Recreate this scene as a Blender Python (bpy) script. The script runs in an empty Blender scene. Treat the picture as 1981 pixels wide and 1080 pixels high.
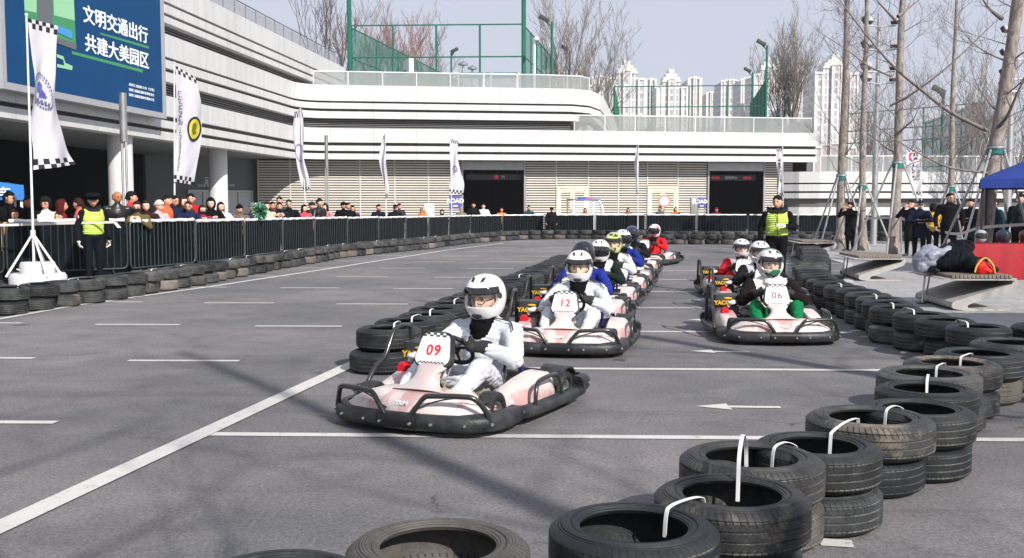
import bpy, bmesh, math, random
from mathutils import Vector, Matrix, Euler
from mathutils.bvhtree import BVHTree

R = math.radians
PI = math.pi
V = Vector
rnd = random.Random(11)
sc = bpy.context.scene
col = sc.collection

# ------------------------------------------------------------------ camera
FPX, HOR, CAMH = 2000.0, 393.0, 1.6
PITCH = math.atan((540 - HOR) / FPX)
cam_data = bpy.data.cameras.new('camera')
cam_data.sensor_width = 36.0
cam_data.lens = FPX / 1981.0 * 36.0
cam_data.clip_start = 0.1
cam_data.clip_end = 4000
cam = bpy.data.objects.new('camera', cam_data)
cam.location = (0, 0, CAMH)
cam.rotation_euler = (PI / 2 - PITCH, 0, 0)
col.objects.link(cam)
sc.camera = cam

# ------------------------------------------------------------------ light
SUN_DIR = V((-0.70, 1.05, -0.92)).normalized()
SUN_EL = math.asin(-SUN_DIR.z)
sun_data = bpy.data.lights.new('sun', 'SUN')
sun_data.energy = 5.0
sun_data.angle = R(0.6)
sun_data.color = (1.0, 0.945, 0.87)
sun = bpy.data.objects.new('sun', sun_data)
sun.rotation_euler = SUN_DIR.to_track_quat('-Z', 'Y').to_euler()
sun.location = (20, -30, 40)
col.objects.link(sun)

world = bpy.data.worlds.new('World')
sc.world = world
world.use_nodes = True
nt = world.node_tree
nt.nodes.clear()
w_out = nt.nodes.new('ShaderNodeOutputWorld')
w_bg = nt.nodes.new('ShaderNodeBackground')
w_sky = nt.nodes.new('ShaderNodeTexSky')
w_sky.sky_type = 'NISHITA'
w_sky.sun_disc = False
w_sky.sun_elevation = SUN_EL
w_sky.sun_rotation = math.atan2(-SUN_DIR.x, -SUN_DIR.y)
w_sky.air_density = 1.0
w_sky.dust_density = 0.7
w_sky.ozone_density = 2.0
w_hsv = nt.nodes.new('ShaderNodeHueSaturation')
w_hsv.inputs['Saturation'].default_value = 0.5
w_mix = nt.nodes.new('ShaderNodeMix')
w_mix.data_type = 'RGBA'
w_mix.blend_type = 'MULTIPLY'
w_mix.inputs[0].default_value = 1.0
w_mix.inputs[7].default_value = (1.03, 0.97, 1.06, 1)
w_bg.inputs['Strength'].default_value = 0.10
nt.links.new(w_sky.outputs[0], w_hsv.inputs['Color'])
nt.links.new(w_hsv.outputs[0], w_mix.inputs[6])
w_haze = nt.nodes.new('ShaderNodeMix')            # even, hazy winter sky
w_haze.data_type = 'RGBA'
w_haze.inputs[0].default_value = 0.82
w_haze.inputs[7].default_value = (4.7, 5.05, 5.95, 1)
nt.links.new(w_mix.outputs[2], w_haze.inputs[6])
nt.links.new(w_haze.outputs[2], w_bg.inputs['Color'])
nt.links.new(w_bg.outputs[0], w_out.inputs['Surface'])

sc.view_settings.view_transform = 'Standard'
sc.view_settings.look = 'None'
sc.view_settings.exposure = 0.42
sc.view_settings.gamma = 1.0
sc.view_settings.use_curve_mapping = False
sc.render.engine = 'CYCLES'
sc.cycles.max_bounces = 6
sc.cycles.transparent_max_bounces = 12


# ------------------------------------------------------------------ measuring helpers
def ray(px, py):
    cx, cy = (px - 990.5) / FPX, (540 - py) / FPX
    c, s = math.cos(PITCH), math.sin(PITCH)
    return V((cx, c + cy * s, -s + cy * c))


def G(px, py, z=0.0):
    d = ray(px, py)
    t = (z - CAMH) / d.z
    return V((d.x * t, d.y * t, z))


def D(px, py, d):
    r = ray(px, py)
    t = d / r.y
    return V((r.x * t, d, CAMH + r.z * t))


def zat(py, d):
    return D(990, py, d).z


# ------------------------------------------------------------------ materials
def lin(h):
    if isinstance(h, str):
        h = h.lstrip('#')
        c = [int(h[i:i + 2], 16) / 255 for i in (0, 2, 4)]
        return tuple((x / 12.92 if x <= 0.04045 else ((x + 0.055) / 1.055) ** 2.4) for x in c)
    if isinstance(h, (int, float)):
        return (h, h, h)
    return tuple(h)


_mats = {}


def M(name, c=None, rough=0.6, metal=0.0, var=0.0, vs=8.0, bump=0.0, bs=40.0, spec=0.4, alpha=None, coat=0.0, c2=None, emit=0, stain=None):
    if name in _mats:
        return _mats[name]
    m = bpy.data.materials.new(name)
    m.use_nodes = True
    n, l = m.node_tree.nodes, m.node_tree.links
    b = n['Principled BSDF']
    c = lin(c)
    b.inputs['Base Color'].default_value = (*c, 1)
    b.inputs['Roughness'].default_value = rough
    b.inputs['Metallic'].default_value = metal
    b.inputs['Specular IOR Level'].default_value = spec
    if coat:
        b.inputs['Coat Weight'].default_value = coat
        b.inputs['Coat Roughness'].default_value = 0.08
    if alpha is not None:
        b.inputs['Alpha'].default_value = alpha
    if emit:
        b.inputs['Emission Color'].default_value = (*c, 1)
        b.inputs['Emission Strength'].default_value = emit
    tc = None
    if var or bump or c2:
        tc = n.new('ShaderNodeTexCoord')
    if var or c2:
        no = n.new('ShaderNodeTexNoise')
        no.inputs['Scale'].default_value = vs
        no.inputs['Detail'].default_value = 5
        no.inputs['Roughness'].default_value = 0.65
        l.new(tc.outputs['Object'], no.inputs['Vector'])
        cr = n.new('ShaderNodeValToRGB')
        cr.color_ramp.elements[0].position = 0.33
        cr.color_ramp.elements[1].position = 0.67
        if c2:
            d = lin(c2)
            cr.color_ramp.elements[0].color = (*c, 1)
            cr.color_ramp.elements[1].color = (*d, 1)
        else:
            cr.color_ramp.elements[0].color = (*[x * (1 - var) for x in c], 1)
            cr.color_ramp.elements[1].color = (*[min(1, x * (1 + var)) for x in c], 1)
        l.new(no.outputs['Fac'], cr.inputs['Fac'])
        l.new(cr.outputs['Color'], b.inputs['Base Color'])
    if bump:
        nb = n.new('ShaderNodeTexNoise')
        nb.inputs['Scale'].default_value = bs
        nb.inputs['Detail'].default_value = 4
        l.new(tc.outputs['Object'], nb.inputs['Vector'])
        bp = n.new('ShaderNodeBump')
        bp.inputs['Strength'].default_value = bump
        bp.inputs['Distance'].default_value = 0.02
        l.new(nb.outputs['Fac'], bp.inputs['Height'])
        l.new(bp.outputs['Normal'], b.inputs['Normal'])
    _mats[name] = m
    return m


class NT:
    """tiny node-graph helper"""

    def __init__(self, name):
        self.m = bpy.data.materials.new(name)
        self.m.use_nodes = True
        self.n, self.l = self.m.node_tree.nodes, self.m.node_tree.links
        self.b = self.n['Principled BSDF']
        _mats[name] = self.m

    def new(self, t, **kw):
        x = self.n.new('ShaderNode' + t)
        for k, v in kw.items():
            if k.startswith('_'):
                setattr(x, k[1:], v)
            else:
                x.inputs[k.replace('0_', '')].default_value = v
        return x

    def link(self, a, b):
        self.l.new(a, b)

    def math(self, op, a, b=None, c=None):
        x = self.n.new('ShaderNodeMath')
        x.operation = op
        for i, s in enumerate((a, b, c)):
            if s is None:
                continue
            if isinstance(s, (int, float)):
                x.inputs[i].default_value = s
            else:
                self.l.new(s, x.inputs[i])
        return x.outputs[0]

    def mix(self, f, a, b, mode='MIX'):
        x = self.n.new('ShaderNodeMix')
        x.data_type = 'RGBA'
        x.blend_type = mode
        for i, s in ((0, f), (6, a), (7, b)):
            if isinstance(s, (int, float)):
                x.inputs[i].default_value = s
            elif isinstance(s, (tuple, list)):
                x.inputs[i].default_value = (*s[:3], 1)
            else:
                self.l.new(s, x.inputs[i])
        return x.outputs[2]

    def noise(self, vec, scale, detail=5, rough=0.6):
        x = self.new('TexNoise', Scale=scale, Detail=detail, Roughness=rough)
        self.l.new(vec, x.inputs['Vector'])
        return x.outputs['Fac']

    def ramp(self, f, p0, p1):
        x = self.n.new('ShaderNodeMapRange')
        x.inputs[1].default_value = p0
        x.inputs[2].default_value = p1
        self.l.new(f, x.inputs[0])
        return x.outputs[0]

    def bump(self, h, strength, dist=0.01):
        x = self.new('Bump', Strength=strength, Distance=dist)
        self.l.new(h, x.inputs['Height'])
        self.l.new(x.outputs['Normal'], self.b.inputs['Normal'])


# ------------------------------------------------------------------ mesh builder
class MB:
    def __init__(self):
        self.v, self.f, self.mi = [], [], []
        self.uv = None

    def add(self, vs, fs, m=0):
        o = len(self.v)
        self.v.extend(tuple(x) for x in vs)
        self.f.extend(tuple(i + o for i in f) for f in fs)
        self.mi.extend([m] * len(fs))
        return self

    def box(self, c, s, m=0, rot=None):
        x, y, z = s[0] / 2, s[1] / 2, s[2] / 2
        vs = [V((a, b, d)) for d in (-z, z) for a, b in ((-x, -y), (x, -y), (x, y), (-x, y))]
        if rot is not None:
            q = rot if isinstance(rot, Matrix) else Euler(rot).to_matrix()
            vs = [q @ v for v in vs]
        c = V(c)
        return self.add([v + c for v in vs], [(3, 2, 1, 0), (4, 5, 6, 7), (0, 1, 5, 4), (1, 2, 6, 5), (2, 3, 7, 6), (3, 0, 4, 7)], m)

    def bb(self, x0, x1, y0, y1, z0, z1, m=0):
        return self.box(((x0 + x1) / 2, (y0 + y1) / 2, (z0 + z1) / 2), (abs(x1 - x0), abs(y1 - y0), abs(z1 - z0)), m)

    def loft(self, rings, m=0, caps=True, closed=False, ring_closed=True):
        n = len(rings[0])
        vs = [p for r in rings for p in r]
        fs = []
        k = len(rings)
        for i in range(k if closed else k - 1):
            a, b = i * n, ((i + 1) % k) * n
            for j in range(n if ring_closed else n - 1):
                j2 = (j + 1) % n
                fs.append((a + j, a + j2, b + j2, b + j))
        if caps and not closed and ring_closed:
            fs.append(tuple(range(n - 1, -1, -1)))
            fs.append(tuple((k - 1) * n + j for j in range(n)))
        return self.add(vs, fs, m)

    def tube(self, pts, r, n=8, m=0, closed=False, caps=True, flat=1.0):
        pts = [V(p) for p in pts]
        k = len(pts)
        rs = r if isinstance(r, (list, tuple)) else [r] * k
        tang = []
        for i in range(k):
            if closed:
                t = pts[(i + 1) % k] - pts[i - 1]
            else:
                t = pts[min(i + 1, k - 1)] - pts[max(i - 1, 0)]
            tang.append(t.normalized() if t.length > 1e-9 else V((0, 0, 1)))
        a = V((0, 0, 1)) if abs(tang[0].z) < 0.9 else V((1, 0, 0))
        nrm = tang[0].cross(a).normalized()
        rings = []
        for i in range(k):
            t = tang[i]
            nrm = (nrm - t * nrm.dot(t))
            nrm = nrm.normalized() if nrm.length > 1e-6 else t.orthogonal().normalized()
            bn = t.cross(nrm)
            rings.append([pts[i] + nrm * (rs[i] * math.cos(2 * PI * j / n)) + bn * (rs[i] * flat * math.sin(2 * PI * j / n)) for j in range(n)])
        return self.loft(rings, m, caps, closed)

    def cyl(self, p0, p1, r0, r1=None, n=12, m=0):
        return self.tube([p0, p1], [r0, r0 if r1 is None else r1], n, m)

    def lathe(self, prof, n=24, m=0, mat=None, closed=False, caps=False):
        mat = mat or Matrix()
        rings = []
        for j in range(n):
            a = 2 * PI * j / n
            c, s = math.cos(a), math.sin(a)
            rings.append([mat @ V((p[0] * c, p[0] * s, p[1])) for p in prof])
        return self.loft(rings, m, False, True, closed)

    def ell(self, c, r, m=0, rot=None, nu=14, nv=9):
        c = V(c)
        q = rot if isinstance(rot, Matrix) else (Euler(rot).to_matrix() if rot else None)
        vs, fs = [], []

        def P(x, y, z):
            p = V((x * r[0], y * r[1], z * r[2]))
            return (q @ p if q else p) + c
        vs.append(P(0, 0, -1))
        for i in range(1, nv):
            e = -PI / 2 + PI * i / nv
            for j in range(nu):
                a = 2 * PI * j / nu
                vs.append(P(math.cos(e) * math.cos(a), math.cos(e) * math.sin(a), math.sin(e)))
        vs.append(P(0, 0, 1))
        for j in range(nu):
            fs.append((0, 1 + (j + 1) % nu, 1 + j))
        for i in range(nv - 2):
            for j in range(nu):
                a, b = 1 + i * nu, 1 + (i + 1) * nu
                fs.append((a + j, a + (j + 1) % nu, b + (j + 1) % nu, b + j))
        t, a = len(vs) - 1, 1 + (nv - 2) * nu
        for j in range(nu):
            fs.append((a + j, a + (j + 1) % nu, t))
        return self.add(vs, fs, m)

    def cap(self, p0, p1, r0, r1, m=0, n=12, flat=1.0):
        """tapered capsule"""
        p0, p1 = V(p0), V(p1)
        d = p1 - p0
        L = d.length
        u = d.normalized()
        pts, rs = [], []
        for k in range(5):
            a = -PI / 2 + PI / 2 * k / 4
            pts.append(p0 + u * (r0 * math.sin(a)))
            rs.append(max(r0 * math.cos(a), r0 * 0.05))
        for k in range(1, 5):
            a = PI / 2 * k / 4
            pts.append(p1 + u * (r1 * math.sin(a)))
            rs.append(max(r1 * math.cos(a), r1 * 0.05))
        # p1 full radius ring
        pts.insert(5, p1)
        rs.insert(5, r1)
        return self.tube(pts, rs, n, m, flat=flat)

    def prism(self, outline, z0, z1, m=0, mat=None):
        mat = mat or Matrix()
        n = len(outline)
        return self.loft([[mat @ V((x, y, z0)) for x, y in outline], [mat @ V((x, y, z1)) for x, y in outline]], m)

    def ribbon(self, pts, width, thick, m=0):
        """flat strip along pts; width = vector across the strip"""
        pts = [V(p) for p in pts]
        w = V(width) / 2
        rings = []
        for i, p in enumerate(pts):
            t = pts[min(i + 1, len(pts) - 1)] - pts[max(i - 1, 0)]
            nn = t.cross(w).normalized() * thick / 2
            rings.append([p - w - nn, p + w - nn, p + w + nn, p - w + nn])
        return self.loft(rings, m)

    def join(self, me, mat=None, moff=0):
        vs = [(mat @ v.co) if mat else v.co.copy() for v in me.vertices]
        o = len(self.v)
        self.v.extend(tuple(x) for x in vs)
        for p in me.polygons:
            self.f.append(tuple(i + o for i in p.vertices))
            self.mi.append(p.material_index + moff)
        return self

    def xf(self, mat):
        self.v = [tuple(mat @ V(p)) for p in self.v]
        return self

    def mesh(self, name, smooth=True, angle=38, bevel=0.0, seg=2):
        me = bpy.data.meshes.new(name)
        me.from_pydata(self.v, [], self.f)
        me.polygons.foreach_set('material_index', self.mi)
        bm = bmesh.new()
        bm.from_mesh(me)
        bmesh.ops.recalc_face_normals(bm, faces=bm.faces)
        if bevel:
            es = [e for e in bm.edges if len(e.link_faces) == 2 and e.calc_face_angle(0) > R(28)]
            bmesh.ops.bevel(bm, geom=es, offset=bevel, segments=seg, profile=0.6, affect='EDGES', clamp_overlap=True)
        bm.to_mesh(me)
        bm.free()
        if smooth:
            me.shade_smooth()
            me.set_sharp_from_angle(angle=R(angle))
        return me

    def build(self, name, mats, parent=None, smooth=True, angle=38, bevel=0.0, seg=2, loc=None):
        me = self.mesh(name, smooth, angle, bevel, seg)
        return put(name, me, mats, parent, loc)


def put(name, me, mats, parent=None, loc=None):
    if not isinstance(mats, (list, tuple)):
        mats = [mats]
    if not me.materials:
        for m in mats:
            me.materials.append(m)
    o = bpy.data.objects.new(name, me)
    col.objects.link(o)
    if parent:
        o.parent = parent
    if loc is not None:
        o.location = loc
    return o


def tag(o, label, cat, group=None):
    o['label'] = label
    o['category'] = cat
    if group:
        o['group'] = group
    return o


def kind(o, k):
    o['kind'] = k
    return o


def thing(name, label, cat, loc=(0, 0, 0), rz=0.0, group=None, s=1.0):
    o = bpy.data.objects.new(name, None)
    o.empty_display_size = 0.2
    col.objects.link(o)
    o.location = loc
    o.rotation_euler = (0, 0, rz)
    o.scale = (s, s, s)
    return tag(o, label, cat, group)


def dup(o, parent=None):
    c = o.copy()
    col.objects.link(c)
    c.parent = parent
    for ch in list(o.children):
        dup(ch, c)
    return c


def setmat(o, i, m):
    o.material_slots[i].link = 'OBJECT'
    o.material_slots[i].material = m


def evaluated(me, *mods):
    o = bpy.data.objects.new('tmp', me)
    col.objects.link(o)
    for t, kw in mods:
        md = o.modifiers.new(t, t)
        for k, v in kw.items():
            setattr(md, k, v)
    dg = bpy.context.evaluated_depsgraph_get()
    out = bpy.data.meshes.new_from_object(o.evaluated_get(dg), preserve_all_data_layers=True, depsgraph=dg)
    bpy.data.objects.remove(o)
    return out


def remesh(mb, voxel, smooth=4, name='body'):
    """one continuous skin over overlapping solids; materials follow the nearest solid"""
    src = mb.mesh(name + '_src', False)
    me = evaluated(src, ('REMESH', dict(mode='VOXEL', voxel_size=voxel)), ('SMOOTH', dict(factor=0.5, iterations=smooth)))
    tree = BVHTree.FromPolygons(mb.v, mb.f)
    mi = []
    for p in me.polygons:
        h = tree.find_nearest(p.center)
        mi.append(mb.mi[h[2]] if h and h[2] is not None else 0)
    me.materials.clear()
    me.polygons.foreach_set('material_index', mi)
    me.shade_smooth()
    bpy.data.meshes.remove(src)
    return me


def text_mesh(s, size, ext=0.002, bold=0.0, align='CENTER', space=1.0, mat=None):
    cu = bpy.data.curves.new('txt', 'FONT')
    cu.body = s
    cu.size = size
    cu.extrude = ext
    cu.offset = bold
    cu.align_x = align
    cu.align_y = 'CENTER'
    cu.space_character = space
    cu.resolution_u = 3
    o = bpy.data.objects.new('txt', cu)
    col.objects.link(o)
    dg = bpy.context.evaluated_depsgraph_get()
    me = bpy.data.meshes.new_from_object(o.evaluated_get(dg), depsgraph=dg)
    me.materials.clear()
    bpy.data.objects.remove(o)
    if mat:
        me.transform(mat)
    return me


def frame(o, x, y, z=None):
    """matrix with origin o and x / y axes given"""
    x = V(x).normalized()
    y = V(y)
    z = x.cross(y).normalized()
    y = z.cross(x)
    m = Matrix.Identity(4)
    for i, a in enumerate((x, y, z, V(o))):
        for k in range(3):
            m[k][i] = a[k]
    return m


ORD = ['first', 'second', 'third', 'fourth', 'fifth', 'sixth', 'seventh', 'eighth', 'ninth', 'tenth', 'eleventh', 'twelfth', 'thirteenth', 'fourteenth', 'fifteenth', 'sixteenth', 'seventeenth', 'eighteenth', 'nineteenth']
TENS = {2: 'twent', 3: 'thirt', 4: 'fort', 5: 'fift', 6: 'sixt', 7: 'sevent'}


def ordinal(i):
    i += 1
    if i < 20:
        return ORD[i - 1]
    t, u = divmod(i, 10)
    return TENS[t] + 'ieth' if u == 0 else TENS[t] + 'y-' + ORD[u - 1]


def smooth_path(pts, n=4):
    """Catmull-Rom"""
    pts = [V(p) for p in pts]
    out = []
    for i in range(len(pts) - 1):
        p0, p1, p2, p3 = pts[max(i - 1, 0)], pts[i], pts[i + 1], pts[min(i + 2, len(pts) - 1)]
        for k in range(n):
            t = k / n
            out.append(0.5 * ((2 * p1) + (p2 - p0) * t + (2 * p0 - 5 * p1 + 4 * p2 - p3) * t * t + (3 * p1 - p0 - 3 * p2 + p3) * t ** 3))
    out.append(pts[-1])
    return out



# ------------------------------------------------------------------ common materials
WHITE = M('white_paint', 0.78, 0.5, var=0.04, vs=0.6)
GREYMETAL = M('grey_metal', 0.35, 0.4, 0.7, var=0.1, vs=3)
STEEL = M('galvanised_steel', 0.5, 0.38, 0.75, var=0.12, vs=6)
BLACKTUBE = M('black_tube', 0.018, 0.3, 0.0, spec=0.6, coat=0.3)
BLACKPL = M('black_plastic', (0.008, 0.010, 0.013), 0.45, vs=9, bump=0.2, bs=60, c2=(0.045, 0.047, 0.05))
DARK = M('dark_room', 0.008, 0.9)
BLACKCLOTH = M('black_cloth', 0.01, 0.85, var=0.3, vs=5, spec=0.1)
REDP = M('red_plastic', '#c01828', 0.4)
GREENP = M('green_steel', '#0c5f4e', 0.5, var=0.15, vs=2)
YELLOW = M('yellow_print', '#d8a810', 0.6)
BLUECANVAS = M('blue_canvas', '#1d6fb8', 0.7, var=0.12, vs=2)
NAVYCANVAS = M('navy_canvas', '#15307c', 0.75, var=0.15, vs=2)
# ================================================================== GROUND
def asphalt():
    t = NT('asphalt')
    geo = t.new('NewGeometry')
    p = geo.outputs['Position']
    big = t.noise(p, 0.22, 4)
    mid = t.noise(p, 1.7, 6, 0.7)
    fine = t.noise(p, 42, 4, 0.85)
    fine2 = t.noise(p, 150, 3, 0.85)
    c = t.mix(t.ramp(big, 0.40, 0.60), (0.130, 0.132, 0.139), (0.199, 0.186, 0.189))
    pat = t.noise(p, 0.75, 7, 0.78)
    c = t.mix(t.math('MULTIPLY', t.ramp(pat, 0.52, 0.66), 0.4), c, (0.098, 0.096, 0.10))
    c = t.mix(t.math('MULTIPLY', t.ramp(pat, 0.44, 0.34), 0.35), c, (0.25, 0.235, 0.225))
    c = t.mix(t.ramp(mid, 0.3, 0.75), c, t.mix(1.0, c, (0.74, 0.74, 0.77), 'MULTIPLY'))
    sp = t.ramp(t.math('ADD', t.math('MULTIPLY', fine, 0.55), t.math('MULTIPLY', fine2, 0.45)), 0.40, 0.60)
    c = t.mix(sp, t.mix(1.0, c, (0.5, 0.5, 0.54), 'MULTIPLY'), t.mix(1.0, c, (1.52, 1.5, 1.47), 'MULTIPLY'))
    # oil spots with a shape of their own
    vo = t.new('TexVoronoi', Scale=0.55)
    nz = t.new('TexNoise', Scale=3.0, Detail=3)
    t.link(p, nz.inputs['Vector'])
    off = t.new('VectorMath', _operation='MULTIPLY_ADD')
    t.link(nz.outputs['Color'], off.inputs[0])
    off.inputs[1].default_value = (0.5, 0.3, 0)
    t.link(p, off.inputs[2])
    t.link(off.outputs[0], vo.inputs['Vector'])
    spot = t.math('LESS_THAN', vo.outputs['Distance'], 0.055)
    sel = t.new('SeparateColor')
    t.link(vo.outputs['Color'], sel.inputs[0])
    spot = t.math('MULTIPLY', spot, t.math('GREATER_THAN', sel.outputs[0], 0.45))
    c = t.mix(t.math('MULTIPLY', spot, 0.75), c, (0.022, 0.022, 0.024))
    # rubber scuffs, long and faint
    sc_ = t.new('Mapping')
    t.link(p, sc_.inputs['Vector'])
    sc_.inputs['Rotation'].default_value = (0, 0, R(34))
    sc_.inputs['Scale'].default_value = (0.12, 2.2, 1)
    scuff = t.ramp(t.noise(sc_.outputs[0], 1.0, 5, 0.6), 0.54, 0.74)
    c = t.mix(t.math('MULTIPLY', scuff, 0.4), c, (0.05, 0.05, 0.055))
    # fine cracks
    cr = t.new('TexVoronoi', Scale=0.35, _feature='DISTANCE_TO_EDGE')
    t.link(off.outputs[0], cr.inputs['Vector'])
    crack = t.math('MULTIPLY', t.math('LESS_THAN', cr.outputs['Distance'], 0.004), t.ramp(mid, 0.5, 0.62))
    c = t.mix(t.math('MULTIPLY', crack, 0.6), c, (0.03, 0.03, 0.03))
    t.link(c, t.b.inputs['Base Color'])
    t.b.inputs['Roughness'].default_value = 0.82
    t.b.inputs['Specular IOR Level'].default_value = 0.3
    t.bump(t.math('ADD', fine, t.math('MULTIPLY', fine2, 0.6)), 0.5, 0.006)
    return t.m


def line_paint():
    t = NT('line_paint')
    p = t.new('NewGeometry').outputs['Position']
    wear = t.ramp(t.noise(p, 9, 6, 0.75), 0.31, 0.44)
    grit = t.ramp(t.noise(p, 130, 3, 0.8), 0.3, 0.62)
    c = t.mix(grit, (0.44, 0.43, 0.415), (0.56, 0.55, 0.53))
    c = t.mix(wear, (0.3, 0.29, 0.29), c)
    t.link(c, t.b.inputs['Base Color'])
    t.b.inputs['Roughness'].default_value = 0.7
    return t.m


def pavers():
    t = NT('plaza_pavers')
    p = t.new('NewGeometry').outputs['Position']
    mp = t.new('Mapping')
    t.link(p, mp.inputs['Vector'])
    mp.inputs['Rotation'].default_value = (0, 0, R(9))
    br = t.new('TexBrick', Scale=1.0)
    br.inputs['Color1'].default_value = (0.30, 0.30, 0.30, 1)
    br.inputs['Color2'].default_value = (0.36, 0.355, 0.35, 1)
    br.inputs['Mortar'].default_value = (0.17, 0.17, 0.17, 1)
    br.inputs['Mortar Size'].default_value = 0.008
    br.inputs['Brick Width'].default_value = 0.8
    br.inputs['Row Height'].default_value = 0.4
    t.link(mp.outputs[0], br.inputs['Vector'])
    n = t.ramp(t.noise(p, 3, 6), 0.3, 0.75)
    t.link(t.mix(n, t.mix(1.0, br.outputs['Color'], (0.8, 0.8, 0.82), 'MULTIPLY'), br.outputs['Color']), t.b.inputs['Base Color'])
    t.b.inputs['Roughness'].default_value = 0.75
    return t.m


ASPH, PAINT, PAVE = asphalt(), line_paint(), pavers()
KERB = M('kerb_stone', 0.42, 0.75, var=0.15, vs=5)

mb = MB()
mb.add([(-900, -150, 0), (900, -150, 0), (900, 1100, 0), (-900, 1100, 0)], [(0, 1, 2, 3)])
kind(mb.build('ground', ASPH, smooth=False), 'structure')

mk = MB()


def stripe(pts, w, z=0.005):
    pts = [V((p[0], p[1], 0)) for p in pts]
    L = []
    for i, p in enumerate(pts):
        t = (pts[min(i + 1, len(pts) - 1)] - pts[max(i - 1, 0)]).normalized()
        n = V((t.y, -t.x, 0)) * w / 2
        L += [p - n, p + n]
    vs = [(p.x, p.y, z) for p in L]
    mk.add(vs, [(2 * i, 2 * i + 1, 2 * i + 3, 2 * i + 2) for i in range(len(pts) - 1)])


LA, LB = G(0, 1022), G(685, 704)
ld = (LB - LA).normalized()
stripe([LA - ld * 2.5, LA, LB, LB + ld * 16], 0.155, 0.009)
ROWS = []
for k in range(14):
    d0 = 7.02 + 2.905 * k
    x0 = LA.x + ld.x * ((d0 - LA.y) / ld.y)
    sl = 0.0 if k > 2 else -0.006
    x1 = 5.9 if k == 0 else (3.62 if k == 1 else 4.1 + 0.05 * k)
    stripe([(x0 + 0.02, d0 + 0.05), (x1, d0 + 0.05 + (-0.026 + sl) * (x1 - x0))], 0.105)
    ROWS.append(d0)
# second row of bays, right of the first
for k in range(2, 12):
    d0 = 7.02 + 2.905 * k
    stripe([(5.9 + 0.1 * k, d0 - 0.05), (8.4 + 0.2 * k, d0 - 0.1)], 0.105)
stripe([G(1586, 1050), G(1650, 1054)], 0.11)
# direction arrows in the bays
for (ax, ay, bx, by) in ((1345, 787, 1510, 789), (1335, 680, 1450, 682), (1330, 619, 1412, 621), (1330, 581, 1395, 582)):
    a, b = G(ax, ay), G(bx, by)
    L = (b - a)
    n = V((0, 1, 0))
    h = a + L * 0.4
    mk.add([(a.x, a.y, .005), (h.x, h.y - .125, .005), (h.x, h.y + .125, .005)], [(0, 1, 2)])
    stripe([h, b], 0.075)
# dashes of the left bays
for k in range(-1, 12):
    d0 = 10.42 + 2.95 * k
    for cI, (x0, w) in enumerate(((-3.9, 1.13), (-6.0, 1.12), (-8.1, 1.1))):
        xs = x0 + 0.56 * (d0 - 10.42) / 2.95 - 0.05 * cI
        dd = d0 + 0.18 * cI * (1 if k >= 0 else 0)
        # keep inside the bent boundary line
        lim = -7.1 + max(0, (dd - 14.5)) * 0.085 + max(0, dd - 28) * 0.25
        if k < 0:
            lim = -99
        if xs < lim:
            xs2 = lim
        else:
            xs2 = xs
        if xs + w - xs2 > 0.25:
            stripe([(xs2, dd), (xs + w, dd - 0.02)], 0.1)
BOUND = [(-9.3, 8.0), (-8.2, 11.4), G(0, 618), G(132, 594), G(236, 579), G(409, 555), G(500, 541), G(640, 520), G(701, 510), G(773, 499), G(862, 485), G(973, 471)]
BOUND = [(p[0], p[1]) for p in BOUND]
stripe(BOUND, 0.13, 0.008)
kind(mk.build('road_markings', PAINT, smooth=False), 'structure')

# raised light paving of the plaza on the right
pl = [(6.0, 7.5), (5.35, 10), (5.25, 12.5), (5.4, 15), (5.65, 17), (6.3, 19.4), (7.2, 22), (8.8, 27), (9.6, 33), (10.2, 40.5), (60, 40.5), (60, 2), (7.4, 2)]
mb = MB()
mb.add([(x, y, 0.014) for x, y in pl], [tuple(range(len(pl)))])
kind(mb.build('plaza', PAVE, smooth=False), 'structure')
mb = MB()
for i in range(9):
    a, b = V((*pl[i], 0.02)), V((*pl[i + 1], 0.02))
    t = (b - a).normalized()
    n = V((-t.y, t.x, 0)) * 0.1
    mb.loft([[a - n + V((0, 0, -.02)), a + n + V((0, 0, -.02)), a + n, a - n], [b - n + V((0, 0, -.02)), b + n + V((0, 0, -.02)), b + n, b - n]])
kind(mb.build('kerb', KERB, smooth=False), 'structure')
# pale walkway behind the barriers in front of the hall
mb = MB()
wk = [(-30, 20), (-15, 20.5), (-9, 27), (-5, 40), (1, 48.5), (30, 50), (30, 64), (-30, 64)]
mb.add([(x, y, 0.006) for x, y in wk], [tuple(range(len(wk)))])
kind(mb.build('walkway', M('walkway_slabs', 0.24, 0.8, var=0.12, vs=0.8), smooth=False), 'structure')

# ================================================================== THE BANDED HALL
PANEL = NT('white_cladding')
_t = PANEL
_uv = _t.new('UVMap')
_sx = _t.new('SeparateXYZ')
_t.link(_uv.outputs[0], _sx.inputs[0])
_j = _t.math('LESS_THAN', _t.math('FRACT', _t.math('DIVIDE', _sx.outputs[0], 2.4)), 0.014)
_gp = _t.new('NewGeometry').outputs['Position']
_mp = _t.new('Mapping')
_t.link(_gp, _mp.inputs['Vector'])
_mp.inputs['Scale'].default_value = (1.6, 1.6, 0.25)
_st = _t.ramp(_t.noise(_mp.outputs[0], 1.0, 6, 0.7), 0.42, 0.72)
_c = _t.mix(_st, (0.565, 0.57, 0.57), (0.47, 0.47, 0.46))
_c = _t.mix(_j, _c, (0.38, 0.38, 0.39))
_t.link(_c, _t.b.inputs['Base Color'])
_t.b.inputs['Roughness'].default_value = 0.45
CLAD = PANEL.m
SLOT = M('slot_grey', 0.06, 0.7, var=0.1, vs=1)
LOUV = M('louvre_slat', '#c6c1b8', 0.5, 0.0, var=0.06, vs=0.7)
LOUVD = M('louvre_shadow_gap', 0.045, 0.8)
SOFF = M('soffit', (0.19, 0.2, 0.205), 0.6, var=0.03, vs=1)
DOORF = M('beige_door', '#d9cfba', 0.5, var=0.05, vs=1)
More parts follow.
